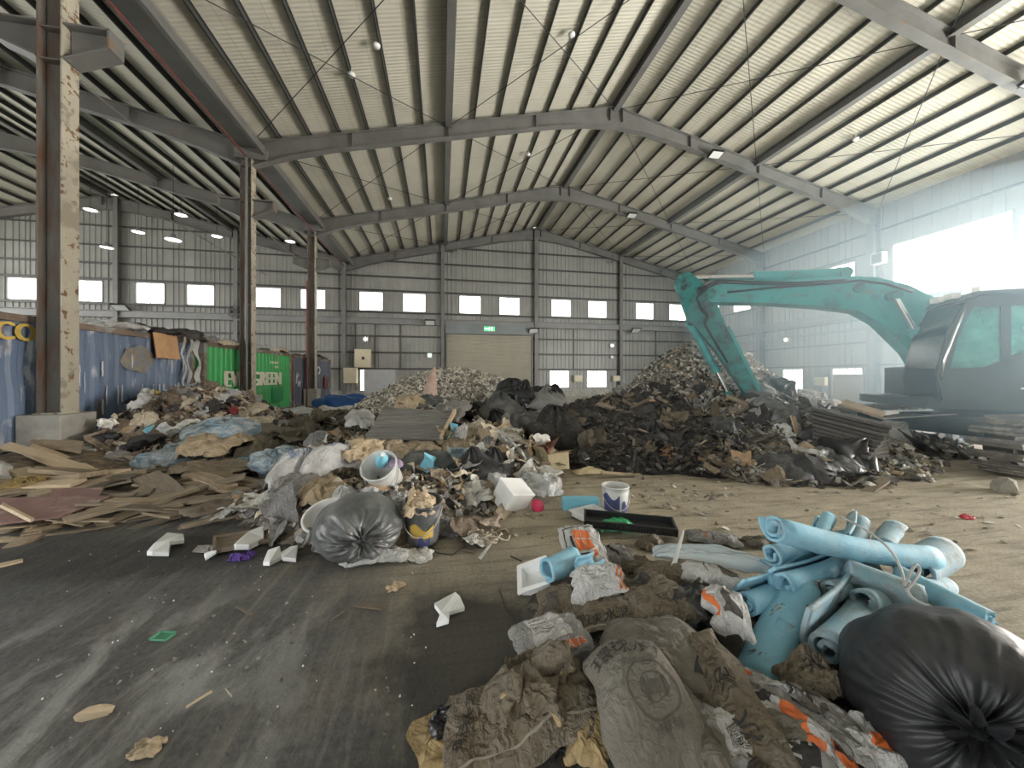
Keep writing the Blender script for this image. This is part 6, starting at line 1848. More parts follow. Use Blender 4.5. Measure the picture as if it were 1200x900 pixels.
# long arching white sacks
for i, (px, py, d, w, h, ro) in enumerate(((352, 540, 4.5, .24, .75, -38), (392, 530, 4.7, .26, .85, -32))):
    sk('woven_sack', ['long white sack with blue print arching over the left of the middle heap', 'second long white sack with blue print, right of the first one'][i], px, py, d, w, h, ro, .09, .045, 210 + i, m_sackw, lift=0.03, cat='sack', sag=.20,
       prints=[('t', '強力水泥', .0, .1, .085, 1, 90, 4)], mats_extra=[m_ink, m_ora, m_sackw, m_blue_ink])
for i, (px, py, d, s, m, l) in enumerate(((425, 528, 4.9, .55, m_kraftl, 'pale crumpled kraft bag left above the tipped white bucket'), (380, 575, 3.9, .5, m_kraftl, 'creased pale kraft paper left of the oval tub'), (350, 572, 4.1, .55, m_clothg, 'grey folded rag behind the creased kraft paper'), (466, 528, 5.2, .5, m_kraft, 'dusty kraft bag right behind the tipped white bucket'),
                                          (330, 615, 3.6, .34, m_clothg, 'grey rag on the front left of the middle heap'), (375, 632, 3.25, .34, m_gplas, 'grey film scrap near the foot of the middle heap'))):
    sk('crumpled_sack', l, px, py, d, s * .8, s, 20 * i, .06, .07, 220 + i, m, cat='sack', fs=1.3, n=44, tilt=(18, 8 - 4 * i, 0))
sk('cardboard_scrap', 'orange printed cardboard strip under the creased kraft paper', 383, 628, 3.3, .30, .10, 18, .02, .015, 231, m_orad, cat='scrap', n=30, tilt=(15, -10, 0))
# corrugated board
c = [D(428, 513, 5.75), D(517, 514, 5.75), D(533, 482, 6.7), D(449, 478, 6.7)]
nn = (c[1] - c[0]).cross(c[3] - c[0]).normalized()
mb = MB(); nr = 22
for i in range(nr):
    a0, a1 = i / nr, (i + .94) / nr
    q = [c[0].lerp(c[3], a0), c[1].lerp(c[2], a0), c[1].lerp(c[2], a1), c[0].lerp(c[3], a1)]
    o_ = nn * (0.012 if i % 2 else 0.0)
    mb.add([p + o_ for p in q] + [p - nn * .04 for p in q], [(0, 1, 2, 3), (7, 6, 5, 4), (0, 4, 5, 1), (1, 5, 6, 2), (2, 6, 7, 3), (3, 7, 4, 0)])
tag(mb.build('ribbed_board', M('grey_weathered_board', (0.185, 0.18, 0.165), .8, .25, 3, stretch=(.5, 6, 1))), 'large grey ribbed board lying on top of the middle heap', 'board')
mb = MB(); mb.bar(c[1] + nn * .01, c[2] + nn * .01, .05, .07, nn); tag(mb.build('timber_batten', m_woodl), 'pale timber batten along the right edge of the grey ribbed board', 'batten')
# traffic cone
t = thing('traffic_cone', 'faded dusty traffic cone leaning on top of the middle heap', 'traffic cone', D(503, 467, 8.2), rot=(0.05, .16, 0))
mb = MB(); mb.lathe([(.19, 0), (.185, .02), (.03, .70), (.02, .71), (0, .71)], 20); mb.build('cone_body', M('dusty_faded_cone', (0.45, 0.35, 0.29), .8, .15, 6, spot=(0.40, 0.22, 0.17), spot_amt=.35, spot_s=5, sharp=.2), t)
mb = MB(); mb.prism([(.24 * math.cos(a * PI / 4 + .39), .24 * math.sin(a * PI / 4 + .39)) for a in range(8)], (0, 0, 0), (1, 0, 0), (0, 1, 0), Z, .04); mb.build('base', m_kraft, t)
hero = [
    ('dark_sheet', 'dark grey plastic sheet below the traffic cone', 505, 474, 7.9, .9, .6, 10, .10, .10, m_bagg, 'plastic sheet'), ('woven_sack', 'grey sack lying right of the dark sheet under the cone', 530, 482, 7.5, .7, .9, -15, .12, .08, m_sackg, 'sack'),
    ('woven_sack', 'white sack with an orange edge at the left end of the grey ribbed board', 423, 492, 6.9, .5, .7, 20, .12, .06, m_sackw, 'sack'), ('kraft_bag', 'pale kraft bag standing left of the traffic cone', 482, 476, 7.9, .7, .8, 10, .2, .12, m_kraftl, 'bag'),
    ('dark_sheet', 'dark grey sheet bulging behind the blue foam scraps of the middle heap', 498, 545, 5.0, .85, .5, 0, .15, .06, m_bagg, 'plastic sheet'), ('rag', 'coiled brown rag under the front edge of the grey ribbed board', 478, 530, 5.35, .9, .4, 0, .08, .09, m_kraft, 'rag'),
    ('cardboard_sheet', 'kraft cardboard sheet with ridges right of the coiled brown rag', 545, 522, 5.7, .8, .6, 35, .04, .07, m_kraft, 'cardboard'), ('woven_sack', 'crumpled white paper sacks left of the polystyrene box', 545, 578, 4.3, .55, .45, 20, .06, .07, m_wpap, 'sack'),
    ('film_piece', 'bundle of white crumpled film right of the polystyrene box', 632, 572, 4.7, .55, .45, -10, .08, .09, m_wplas, 'plastic film'), ('film_piece', 'white and orange plastic sheeting on the right flank of the middle heap', 622, 553, 5.2, .8, .35, -30, .06, .08, m_wpap, 'plastic film'),
]
for i, (nm, l, px, py, d, w, h, ro, T, amp, m, cat) in enumerate(hero):
    sk(nm, l, px, py, d, w, h, ro, T, amp, 240 + i, m, cat=cat, fs=1.4, n=50, tilt=(14, 0, 0))
for i, (px, py, d, s, idx, m, l) in enumerate(((553, 558, 4.9, .85, 1, m_bag, 'shiny black plastic bag left of the polystyrene box'), (580, 550, 5.2, .8, 3, m_bag, 'second shiny black plastic bag, behind the polystyrene box'), (535, 560, 4.9, .5, 4, m_gplas, 'grey film bag between the blue scrap and the black plastic'))):
    bagt('rubbish_bag', l, px, py, d, s, m, idx, (1, .9, .8), i, 'rubbish bag', -.15)
r = random.Random(48)
for k in range(120):
    px, py = r.gauss(595, 28), r.gauss(512, 20); d = 7.6 - (py - 470) * .032; p = D(px, py, d); p.z = hC.h(p.x, p.y) + r.uniform(0, .12)
    kd, m, nm, l = r.choice([('strip', m_clothb, 'rag_strip', 'cream rag strip'), ('sheet', m_clothb, 'rag', 'cream rag'), ('strip', m_kraftl, 'rag_strip', 'tan rag strip'), ('sheet', m_wpap, 'rag', 'off-white rag'), ('strip', m_cloth, 'rag_strip', 'brown rag strip')])
    put(kd, nm, l + ' in the tangle on the right flank of the middle heap', 'rag', p, r.uniform(.35, .75), m, n=hC.normal(p.x, p.y), tilt=.5, r=r, group=l + 's on the right flank of the middle heap')
# polystyrene box, lumps and lids
mb = MB(); mb.box((0, 0, .0), (.34, .30, .26)); mb.box((0, 0, .14), (.36, .32, .03)); o = mb.build('polystyrene_box', m_styro, bevel=.02); o.location = D(600, 582, 4.32); o.rotation_euler = (.45, .2, .5)
tag(o, 'white polystyrene box tilted at the right front of the middle heap', 'box')
mb = MB(); mb.lathe([(0, 0), (.07, 0), (.08, .03), (.07, .05), (0, .045)], 18); o = mb.build('flat_dish', C('magenta_red_plastic', (0.55, 0.03, 0.10), .4)); o.location = at(629, 594, .03); o.rotation_euler = (.9, 0, .3); tag(o, 'bright red plastic dish on the floor right of the polystyrene box', 'dish')
for px, py, d, l, m in ((503, 553, 4.7, 'light blue foam scrap in front of the dark bulging sheet', m_lblue), (536, 540, 5.1, 'light blue plastic scrap above the shiny black plastic bag', m_blfilm), (530, 513, 6.1, 'light blue scrap at the right end of the grey ribbed board', m_lblue), (522, 514, 6.0, 'pale cardboard piece beside the light blue scrap near the board', m_kraftl)):
    put('carton', 'foam_scrap', l, 'scrap', D(px, py, d), .24, m, tilt=.4)
put('carton', 'carton', 'olive carton lying open right of the beige rags', 'carton', D(648, 548, 5.6), .42, C('olive_carton', (0.32, 0.27, 0.16), .8), idx=0, rz=.4, tilt=.1)
put('carton', 'carton', 'dark red carton behind the olive carton', 'carton', D(636, 538, 5.9), .40, C('dark_red_carton', (0.16, 0.05, 0.035), .8), idx=1, rz=1.0, tilt=.1)
sk('cardboard_scrap', 'flat yellowish cardboard piece on the floor before the black heap', 690, 553, 5.85, .50, .22, 12, .05, .03, 261, C('yellowish_card', (0.50, 0.42, 0.26), .8), cat='cardboard', n=36)
mb = MB(); mb.cyl((0, -.06, .05), (0, .06, .05), .055, n=16, mat=0); mb.cyl((0, -.065, .05), (0, -.055, .05), .035, n=12, mat=1); o = mb.build('tape_roll', [m_white, m_blue_ink]); o.location = at(662, 545, 0); o.rotation_euler = (0, 0, .4); tag(o, 'white and blue tape roll on the floor right of the cartons', 'tape roll')
# coil of string and wires
mb = MB()
for k in range(9):
    a0 = rng.uniform(0, 6); r_ = rng.uniform(.05, .13); c0 = at(572 + rng.uniform(-14, 14), 628 + rng.uniform(-6, 6), .05)
    mb.tube([c0 + Vector((r_ * math.cos(a0 + i * .45), r_ * math.sin(a0 + i * .45) * .8, .03 * math.sin(i + k))) for i in range(14)], .007, 5)
tag(mb.build('string_coil', m_clothb), 'tangled coil of cream string on the floor right of the black bucket', 'string')
mb = MB(); mb.tube([at(505, 640, .02), at(512, 648, .02), at(530, 650, .03), at(545, 640, .04), at(540, 630, .02), at(560, 642, .02), at(575, 640, .02)], .006, 5)
tag(mb.build('cable', m_black), 'black cable curling on the floor by the black bucket', 'cable')
for i, (px, py, s, m) in enumerate(((545, 625, .35, m_cloth), (555, 612, .3, m_woodd), (560, 635, .25, m_wpap), (548, 605, .3, m_gplas), (575, 612, .3, m_clothp), (530, 622, .3, m_clothg), (590, 625, .2, m_cloth))):
    put('sheet', 'rag', 'small rag among the string right of the black bucket', 'rag', at(px, py, .04), s, m, tilt=.3, group='rags right of the black bucket')

# ------------------------------------------------------------------ left: blue film bags, kraft sheet, foam board
for i, (px, py, d, s, idx, sc, l) in enumerate(((262, 506, 7.0, 1.15, 0, (1, .8, .62), 'largest pale blue plastic bag, at the foot of the textile heap'), (208, 533, 6.5, 1.0, 2, (1.1, .8, .55), 'pale blue plastic bag left of the kraft sheet'),
                                             (322, 536, 5.9, .85, 5, (1.1, .8, .6), 'pale blue plastic bag right of the kraft sheet, by the white sacks'), (287, 538, 6.0, .6, 3, (1.2, .8, .5), 'small grey-blue film bag between the two front blue bags'))):
    bagt('plastic_bag', l, px, py, d, s, m_blfilm if i != 3 else C('grey_blue_film', (0.25, 0.38, 0.47), .3), idx, sc, i * 1.1, 'plastic bag', -.20, kind='pouch')
sk('kraft_sheet', 'large creased kraft paper sheet between the pale blue bags', 250, 522, 6.5, 1.15, .9, -20, .12, .12, 271, m_kraftl, cat='paper', n=50, tilt=(16, 0, 0))
sk('kraft_sheet', 'dusty brown paper in front of the large kraft sheet', 250, 548, 5.7, 1.2, .5, 10, .06, .07, 272, m_kraft, cat='paper', n=50, tilt=(8, 0, 0))
mb = MB(); mb.box((0, 0, 0), (.62, .30, .07)); o = mb.build('foam_board', m_lblue, bevel=.008); o.location = D(159, 503, 6.9); o.rotation_euler = (.45, -.10, -YAW + .05); tag(o, 'light blue foam board low on the left side of the textile heap', 'foam board')
for i, (px, py, d, s, m, nm, l) in enumerate(((170, 470, 7.9, .9, m_bplas, 'film_piece', 'black plastic film at the left top of the textile heap'), (148, 500, 6.9, .9, m_clothg, 'rag', 'grey cloth left of the light blue foam board'), (130, 512, 6.6, .7, m_bplas, 'film_piece', 'black film in front of the column plinth corner'), (128, 498, 6.7, .4, m_wpap, 'paper_scrap', 'white card with a black edge by the plinth corner'),
                                           (172, 462, 7.9, .4, m_wplas, 'film_piece', 'white film piece on the left top of the textile heap'), (180, 465, 8.0, .5, m_clothy, 'rag', 'bright yellow rag near the top of the textile heap'), (185, 478, 7.6, .45, m_clothy, 'rag', 'second yellow rag, lower on the textile heap'), (170, 520, 6.6, .8, m_clothd, 'rag', 'dark cloth under the light blue foam board'),
                                           (215, 500, 7.3, .8, m_wpap, 'paper_scrap', 'pale cardboard lying right of the light blue foam board'), (268, 463, 8.8, .9, m_wplas, 'film_piece', 'white bag at the right shoulder of the textile heap'), (295, 480, 8.9, .9, m_clothb, 'rag', 'cream cloth on the right flank of the textile heap'), (300, 495, 8.2, .9, m_clothb, 'rag', 'cream bundled cloth above the largest pale blue bag'), (273, 482, 8.2, .25, C('dark_red_rag', (.2, .03, .03)), 'rag', 'dark red rag above the largest pale blue bag'), (238, 478, 8.0, .7, m_clothg, 'rag', 'grey cone of cloth in the middle of the textile heap'), (220, 460, 8.6, 1.2, m_clothg, 'rag', 'long grey cloth trailing along the top of the textile heap'))):
    sk(nm, l, px, py, d, s * .72, s * .52, 35 * i, .08, .07, 280 + i, m, cat='rag' if nm == 'rag' else 'scrap', n=40, fs=1.4, tilt=(20, 5, 0))
t = thing('plastic_bottle', 'bright green plastic bottle in the middle of the textile heap', 'bottle', D(213, 489, 7.75), rot=(.1, .2, 0))
mb = MB(); mb.lathe([(0, 0), (.055, 0), (.06, .02), (.06, .19), (.03, .25), (.02, .27), (0, .27)], 14); mb.build('body', C('lime_plastic', (.25, .55, .05), .35), t); mb = MB(); mb.cyl((0, 0, .27), (0, 0, .30), .024, n=10); mb.build('cap', m_white, t)
# things on top of the containers
ct = [(150, 379, 'white_film', 'white plastic film slipping over the edge of the blue container', m_wplas, 1.0, .7), (166, 381, 'blue_film', 'pale blue film beside the white film on the blue container', m_blfilm, .8, .5), (205, 383, 'tarpaulin', 'dark tarpaulin heap on the right end of the blue container', m_clothd, 1.4, 1.0), (222, 388, 'tarpaulin', 'grey crumpled tarpaulin on the corner of the blue container', m_clothg, 1.4, .9),
      (243, 394, 'rag', 'grey rags on the left end of the green container', m_clothg, 1.1, .7), (262, 398, 'rag', 'pale rags in the middle of the green container roof', m_clothb, 1.1, .7), (278, 402, 'film_piece', 'white film on the green container left of the second column', m_wplas, .9, .6), (312, 408, 'film_piece', 'white film on the green container right of the second column', m_wplas, 1.0, .6), (336, 413, 'rag', 'grey rag hanging at the right end of the green container', m_clothb, .9, .5), (372, 420, 'rag', 'dark rags on the slate blue container', m_clothd, 1.4, .7)]
for i, (px, py, nm, l, m, s, amp) in enumerate(ct):
    y = side_y(px); sk(nm, l, 0, 0, 0, 0, 0, 0, 0, 0, 0, m) if False else None
    sack(nm, l, 0, 0, 0, s * 1.0, s * 1.1, 30 * i, .12, .11 * s, 310 + i, m, world=(CX - .42, y, 2.63), hp=None, cat=nm.split('_')[-1], n=40, fs=1.4)
sk('cardboard_sheet', 'orange-brown cardboard hanging over the top edge of the blue container', 0, 0, 0, 0, 0, 0, 0, 0, 0, m_cardb) if False else None
mb = MB(); y = side_y(190); P = np.zeros((8, 8, 3))
for i in range(8):
    for j in range(8): P[i, j] = (.02 + .05 * (j / 7) + .03 * math.sin(i * .8), -.42 + .84 * i / 7 + .05 * j / 7, -.62 * j / 7)
mb.grid(P, 0, False); mb.grid(P + np.array([-.012, 0, 0]), 0, False, True)
o = mb.build('cardboard_sheet', C('orange_cardboard', (.50, .30, .16), .85, .1)); o.location = (CX + .06, y, 2.62); tag(o, 'orange-brown cardboard hanging over the top edge of the blue container', 'cardboard')
for i, (a, b, zz, l) in enumerate(((220.5, 217, .95, 'long white plastic strip hanging down the right end of the blue container'), (211, 214, .95, 'thin white strip hanging left of the long one on the blue container'), (227, 231, 1.0, 'wide pale strip hanging at the end of the blue container'))):
    y0, y1 = side_y(a), side_y(b); mb = MB(); P = np.zeros((16, 3, 3)); wd = (.05, .035, .09)[i]
    for k in range(16):
        t_ = k / 15
        for j in range(3): P[k, j] = (CX + .07 + .05 * math.sin(k * .9 + i), y0 + (y1 - y0) * (t_ if i else abs(2 * t_ - 1) * -1 + 1) + (j - 1) * wd * (1 + .5 * math.sin(k * .8)), 2.62 - (2.62 - zz) * t_)
    mb.grid(P, 0, True); tag(mb.build('plastic_strip', m_wplas), l, 'plastic strip')
# blue tarpaulin beyond the third column, left foot of the rubble mound
bagt('tarpaulin', 'bright blue tarpaulin bundle at the left foot of the rubble mound', 402, 470, 13.6, 1.9, C('bright_blue_tarpaulin', (0.015, 0.075, 0.24), .5, .25), 4, (1, .8, .62), .4, 'tarpaulin', -.5, kind='pouch')
for i, (px, py, d, w, m) in enumerate(((318, 490, 10.2, 1.2, m_wpap), (345, 484, 11.5, 1.1, m_wplas), (395, 482, 12.0, 1.6, m_wpap), (330, 500, 9.0, 1.0, m_clothg))):
    sk('film_piece', ['white sheet behind the textile heap at the foot of the green container', 'white film under the slate blue container plinth', 'long white sheet at the left foot of the rubble mound', 'grey cloth in front of the white sheet by the green container'][i], px, py, d, w, .8, 0, .1, .12, 330 + i, m, cat='sheet', n=36, fs=1.3)

# ------------------------------------------------------------------ left: broken timber
r = random.Random(77)
wB = 'in the broken timber before the nearest column'
def timber(n, pxr, pyr, lr, mats, sd):
    r = random.Random(sd)
    for k in range(n):
        px, py = r.uniform(*pxr), r.uniform(*pyr)
        p = at(px, py, .0); z = hB.h(p.x, p.y)
        for _ in range(3): p = at(px, py, min(z, .9)); z = hB.h(p.x, p.y)
        p.z = z + r.uniform(-.02, .07)
        m = r.choice(mats)
        put('plank', 'plank', '%s plank lying %s' % ({m_wood.name: 'weathered', m_woodd.name: 'dark muddy', m_woodl.name: 'pale'}[m.name], wB), 'plank', p, r.uniform(*lr), m, n=hB.normal(p.x, p.y) if z > .05 else Z, rz=r.gauss(0.15, .5), tilt=.13, r=r, group='%s planks %s' % (m.name.split('_')[0], wB), sc=(1, r.uniform(.8, 1.5), 1))


timber(34, (0, 110), (520, 575), (.6, 1.5), [m_woodl, m_wood, m_wood, m_woodl], 1)
timber(52, (110, 300), (545, 608), (.4, 1.1), [m_woodd, m_woodd, m_wood], 2)
timber(14, (0, 110), (585, 625), (.3, .8), [m_wood, m_woodl], 3)
timber(12, (150, 260), (590, 618), (.5, 1.1), [m_woodd, m_wood], 4)
m_pink = M('pinkish_plywood_face', (0.28, 0.17, 0.15), .75, .15, 3, spot=(.40, .33, .28), spot_amt=.25, spot_s=4)


def panel(name, label, pts, t, mat, cat='board'):
    c = [Vector(p) for p in pts]; n = (c[1] - c[0]).cross(c[3] - c[0]).normalized()
    mb = MB(); mb.add([p + n * t / 2 for p in c] + [p - n * t / 2 for p in c], [(0, 1, 2, 3), (7, 6, 5, 4), (0, 4, 5, 1), (1, 5, 6, 2), (2, 6, 7, 3), (3, 7, 4, 0)])
    return tag(mb.build(name, mat, bevel=.004), label, cat)


panel('plywood_sheet', 'large pinkish plywood sheet lying flat at the front of the broken timber', [at(-30, 618, .10), at(72, 606, .10), at(128, 582, .16), at(0, 584, .20)], .02, m_pink)
panel('plywood_sheet', 'small pink and white plywood piece right of the large pinkish sheet', [at(58, 596, .14), at(112, 590, .14), at(122, 572, .18), at(60, 574, .22)], .02, m_pink)
panel('wide_plank', 'wide pale board sloping down from the column plinth', [D(28, 533, 5.6), D(82, 556, 5.3), D(110, 548, 5.7), D(40, 518, 6.1)], .03, m_woodl)
panel('wide_plank', 'thick brown plank across the top of the broken timber', [D(35, 519, 6.0), D(95, 530, 5.9), D(98, 519, 6.2), D(42, 512, 6.3)], .06, m_wood)
panel('wide_plank', 'short pale board standing on the timber left of the plinth', [D(15, 517, 6.1), D(48, 516, 6.1), D(48, 509, 6.3), D(15, 511, 6.3)], .05, m_woodl)
panel('polystyrene_block', 'white block at the left edge on the broken timber', [D(-6, 562, 4.9), D(9, 561, 4.9), D(9, 543, 5.1), D(-6, 542, 5.1)], .15, m_wpap, 'block')
r = random.Random(5); mb = MB(); c0 = D(33, 572, 4.75)
for k in range(420):
    a, rr, h_ = r.uniform(0, 6.28), r.random() ** .5 * .30, 0
    p = c0 + Vector((rr * math.cos(a), rr * math.sin(a) * .7, .13 * (1 - (rr / .3) ** 2) + r.uniform(-.02, .02)))
    q = Euler((r.gauss(0, .5), r.gauss(0, .5), r.uniform(0, 6.28))).to_matrix(); mb.box(p, (r.uniform(.05, .14), .006, .005), q)
tag(mb.build('straw_clump', C('golden_straw', (.42, .31, .13), .9, .3)), 'clump of golden straw on the broken timber at the left', 'straw', None, 'stuff')
panel('white_stick', 'pale stick across the pinkish plywood sheet', [at(0, 593, .2), at(36, 611, .13), at(40, 609, .13), at(3, 590, .2)], .03, m_woodl, 'stick')
panel('white_stick', 'pale stick lying alone on the floor at the left edge', [at(-10, 668, .0), at(27, 659, .0), at(27, 656, .0), at(-10, 664, .0)], .03, m_woodl, 'stick')
for i, (px, py) in enumerate(((12, 632), (52, 620), (38, 622), (3, 622), (26, 635))):
    put('rock', 'wood_offcut', 'short wood offcut on the floor before the pinkish plywood', 'offcut', at(px, py, .02), .22, m_wood, rz=i, tilt=.1, sc=(1.2, .6, .5), group='wood offcuts before the pinkish plywood')
# mats of bark-like cloth at the right end of the timber
sk('bent_board', 'bent brown board lying between the timber and the middle heap', 272, 590, 4.1, .35, .85, -40, .04, .05, 350, m_woodd, cat='board', n=40)
mb = MB(); mb.box((0, 0, .02), (.42, .025, .035)); mb.box((0, .26, .02), (.42, .025, .035)); mb.box((-.2, .13, .02), (.025, .26, .035)); mb.box((.2, .13, .02), (.025, .26, .035)); mb.box((0, .13, .01), (.4, .25, .01))
o = mb.build('wooden_tray', m_woodd); o.location = at(285, 642, .02); o.rotation_euler = (.1, .05, .5); tag(o, 'shallow dark wooden tray at the left foot of the middle heap', 'tray')
sk('torn_carton', 'grey torn carton on the floor left of the middle heap', 300, 600, 3.95, .22, .3, 20, .03, .04, 351, m_clothg, cat='carton', n=30)
sk('paper_scrap', 'striped white paper left of the white sacks', 283, 596, 4.1, .36, .16, -25, .03, .03, 352, m_wpap, cat='paper', n=30)

# ------------------------------------------------------------------ loose things on the floor
def flake(label, pts, t=.03, mat=None, name='polystyrene_flake', cat='polystyrene', tilt=0.02, z=.0):
    c = [at(px, py, z) for px, py in pts]; mb = MB()
    n = len(c); lo = [p + Vector((0, 0, .004 + tilt * (i % 3))) for i, p in enumerate(c)]; hi = [p + Vector((0, 0, t)) for p in lo]
    mb.add(lo + hi, [tuple(range(n))[::-1], tuple(range(n, 2 * n))] + [(i, (i + 1) % n, n + (i + 1) % n, n + i) for i in range(n)])
    o = mb.build(name, mat or m_styro, bevel=.006, weld=True); return tag(o, label, cat)


flake('white jagged polystyrene flake alone in the middle of the floor', [(509, 713), (534, 702), (539, 712), (545, 717), (527, 726), (526, 740), (511, 737), (516, 727), (509, 720)], .03)
flake('white stepped polystyrene flake on the floor at the left', [(172, 652), (180, 645), (196, 634), (215, 631), (216, 640), (200, 645), (198, 653), (178, 655)], .04)
flake('small white polystyrene piece left of the purple rag', [(239, 653), (251, 651), (254, 655), (241, 658)], .03)
flake('white polystyrene tray piece above the purple rag', [(273, 646), (290, 632), (310, 626), (309, 637), (292, 648), (276, 650)], .05)
flake('white rounded foam plate in front of the middle heap', [(308, 664), (314, 652), (328, 650), (330, 657), (316, 667)], .035)
flake('second rounded foam plate touching the first', [(328, 653), (340, 648), (349, 649), (347, 660), (331, 661)], .035)
flake('grey flat board on the floor left of the purple rag', [(225, 648), (232, 643), (264, 645), (254, 650)], .01, m_clothg, 'board_piece', 'board')
flake('white film scrap on the floor by the cable', [(560, 655), (575, 640), (577, 643), (564, 657)], .012, m_wplas, 'film_scrap', 'scrap')
sk('rag', 'purple rag on the floor at the left foot of the middle heap', 282, 656, 3.12, .17, .11, 0, .05, .03, 360, C('violet_cloth', (.10, .05, .26), .8), cat='rag', n=30)
# green card
o = tray('green_carton', 'flat green carton lying on the dark floor at the left', at(191, 747, .0), .10, .065, .015, -.25, C('green_card', (.10, .32, .20), .6), .004, cat='carton'); 
put('rock', 'wood_block', 'pale wood block near the bottom left of the floor', 'wood block', at(115, 834, .02), .12, m_woodl, rz=.5, tilt=.1, sc=(1.1, .5, .6), idx=2)
for px, py, l, rz, s, m in ((233, 820, 'pale wooden peg standing askew on the floor, left of the short stick', .9, .16, m_woodl), (268, 812, 'short pale stick on the floor right of the wooden peg', -.6, .12, m_wpap), (286, 716, 'thin dark stick on the floor below the grey board', -.5, .28, m_woodd), (432, 712, 'flat brown plank piece on the floor left of the jagged polystyrene', -.25, .34, m_woodd), (395, 722, 'thin twig on the floor left of the brown plank piece', 1.2, .18, m_wood), (545, 645, 'thin dark batten on the floor below the string coil', -.4, .4, m_woodd), (620, 605, 'brown batten on the floor right of the string coil', -.8, .3, m_woodd), (605, 655, 'thin dark rod on the floor left of the white tray', -.7, .2, m_darkp), (765, 603, 'pale stick on the sandy floor behind the black crate', .1, .22, m_woodl), (805, 602, 'twig on the sandy floor behind the clear film', .9, .3, m_woodd), (290, 690, 'small dark splinter on the floor under the wooden tray', -.3, .15, m_woodd)):
    put('plank', 'stick', l, 'stick', at(px, py, .008), s * .62, m, rz=rz - YAW, tilt=.08, sc=(1, .8, .8))
sk('paper_scrap', 'pale kraft scrap on the floor at the bottom left', 172, 877, 1.51, .11, .08, 10, .01, .015, 361, m_kraftl, cat='scrap', n=24)
sk('paper_scrap', 'crumpled pale scrap on the floor below the dark rubbish bag', 463, 689, 2.68, .12, .08, 40, .02, .025, 362, m_kraftl, cat='scrap', n=24)
panel('wood_splinter', 'long pointed grey splinter sticking up through the clear film', [D(786, 664, 2.45), D(792, 666, 2.43), D(802, 622, 2.62), D(800, 621, 2.63)], .012, m_pvc, 'splinter')
mb = MB(); mb.tube([at(585, 690, .004), at(592, 712, .004), at(605, 732, .004), at(632, 752, .004), at(652, 758, .004)], .0025, 5); tag(mb.build('wire', m_black), 'thin dark wire on the floor left of the front heap', 'wire')
# crumbs
r = random.Random(91); k = 0
while k < 170:
    px, py = r.uniform(40, 620), r.uniform(640, 890)
    if px > 470 + (900 - py) * .3 and py > 690: continue
    if r.random() > (0.95 if (abs(px - 250 - (760 - py) * -.2) < 130 and py < 800) else .35): continue
    k += 1; w_ = r.random() < .35
    put('rock', 'pebble' if not w_ else 'foam_crumb', ('small grey pebble on the dark floor' if not w_ else 'tiny white foam crumb on the dark floor'), 'pebble' if not w_ else 'crumb', at(px, py, .004), r.uniform(.008, .026) if not w_ else r.uniform(.005, .012), m_chunkd if not w_ else m_styro, tilt=.5, r=r, group='pebbles on the dark floor' if not w_ else 'white foam crumbs on the dark floor')
r = random.Random(92)
for k in range(260):
    px, py = r.choice([(r.uniform(560, 900), r.uniform(556, 640)), (r.uniform(820, 1200), r.uniform(572, 650)), (r.uniform(730, 860), r.gauss(580, 8))])
    p = at(px, py, .01)
    put('shard', 'rubble_crumb', 'small pale crumb of rubble on the sandy floor', 'crumb', p, r.uniform(.03, .10), r.choice([m_chip, m_chunk, m_kraft, m_chunkd]), tilt=.3, r=r, group='rubble crumbs on the sandy floor')
put('rock', 'concrete_lump', 'pale concrete lump on the floor in front of the excavator track', 'concrete lump', at(1178, 572, .05), .34, m_chunk, idx=3)
sk('rag', 'small red rag on the sandy floor at the right edge', 1133, 607, 4.0, .12, .08, 0, .03, .02, 363, m_redp, cat='rag', n=20)

# ------------------------------------------------------------------ right: big pieces in the largest heap
jm = M('dark_grey_woven_bulk_bag', (0.04, 0.042, 0.045), .6, .25, 4, spot=(.11, .105, .10), spot_amt=.3, spot_s=4, sharp=.2)
for i, (px, py, d, w, h, ro, T, amp, m, l) in enumerate(((930, 556, 5.6, 1.2, .8, 10, .34, .09, jm, 'large dark bulk bag slumped at the foot of the largest heap'), (975, 550, 5.7, .9, .7, -20, .26, .09, m_bagg, 'torn glossy bulk bag right of the large dark one'), (1010, 562, 5.6, .8, .5, 10, .12, .08, jm, 'flattened dark bag at the right toe of the largest heap'),
                                                      (978, 518, 6.6, 1.1, .8, 15, .28, .09, jm, 'dark bag of rubble above the slumped bulk bags'), (868, 553, 5.8, .45, .6, 0, .22, .08, m_gplas, 'grey sack standing left of the large dark bulk bag'), (905, 488, 7.6, .75, .85, 15, .40, .09, m_bagg, 'grey shiny bag beside the buried excavator bucket'),
                                                      (1035, 548, 6.0, .8, .6, -20, .2, .09, m_bagg, 'black film spilling rubble at the far right of the heap'), (845, 508, 7.2, .8, .7, 0, .36, .08, jm, 'dark grey bag in the middle of the largest heap'))):
    sk('bulk_bag', l, px, py, d, w, h, ro, T, amp, 400 + i, m, cat='bag', fs=1.7, n=60, tilt=(22, 0, 0), lift=-.05)
for i, (px, py, d, s, sc, l) in enumerate(((752, 504, 7.3, 1.05, (1, .8, .8), 'dark grey rounded bag on the right of the black soil heap'), (768, 518, 6.9, 1.1, (1, .8, .9), 'dark grey rounded bag below the first one in the black soil heap'), (650, 505, 7.0, 1.2, (1, .9, .9), 'black earthy lump at the left end of the soil heap'))):
    bagt('bulk_bag', l, px, py, d, s, (jm, jm, m_soild)[i], 1 + i, sc, i, 'bag', -.35, kind='pouch')
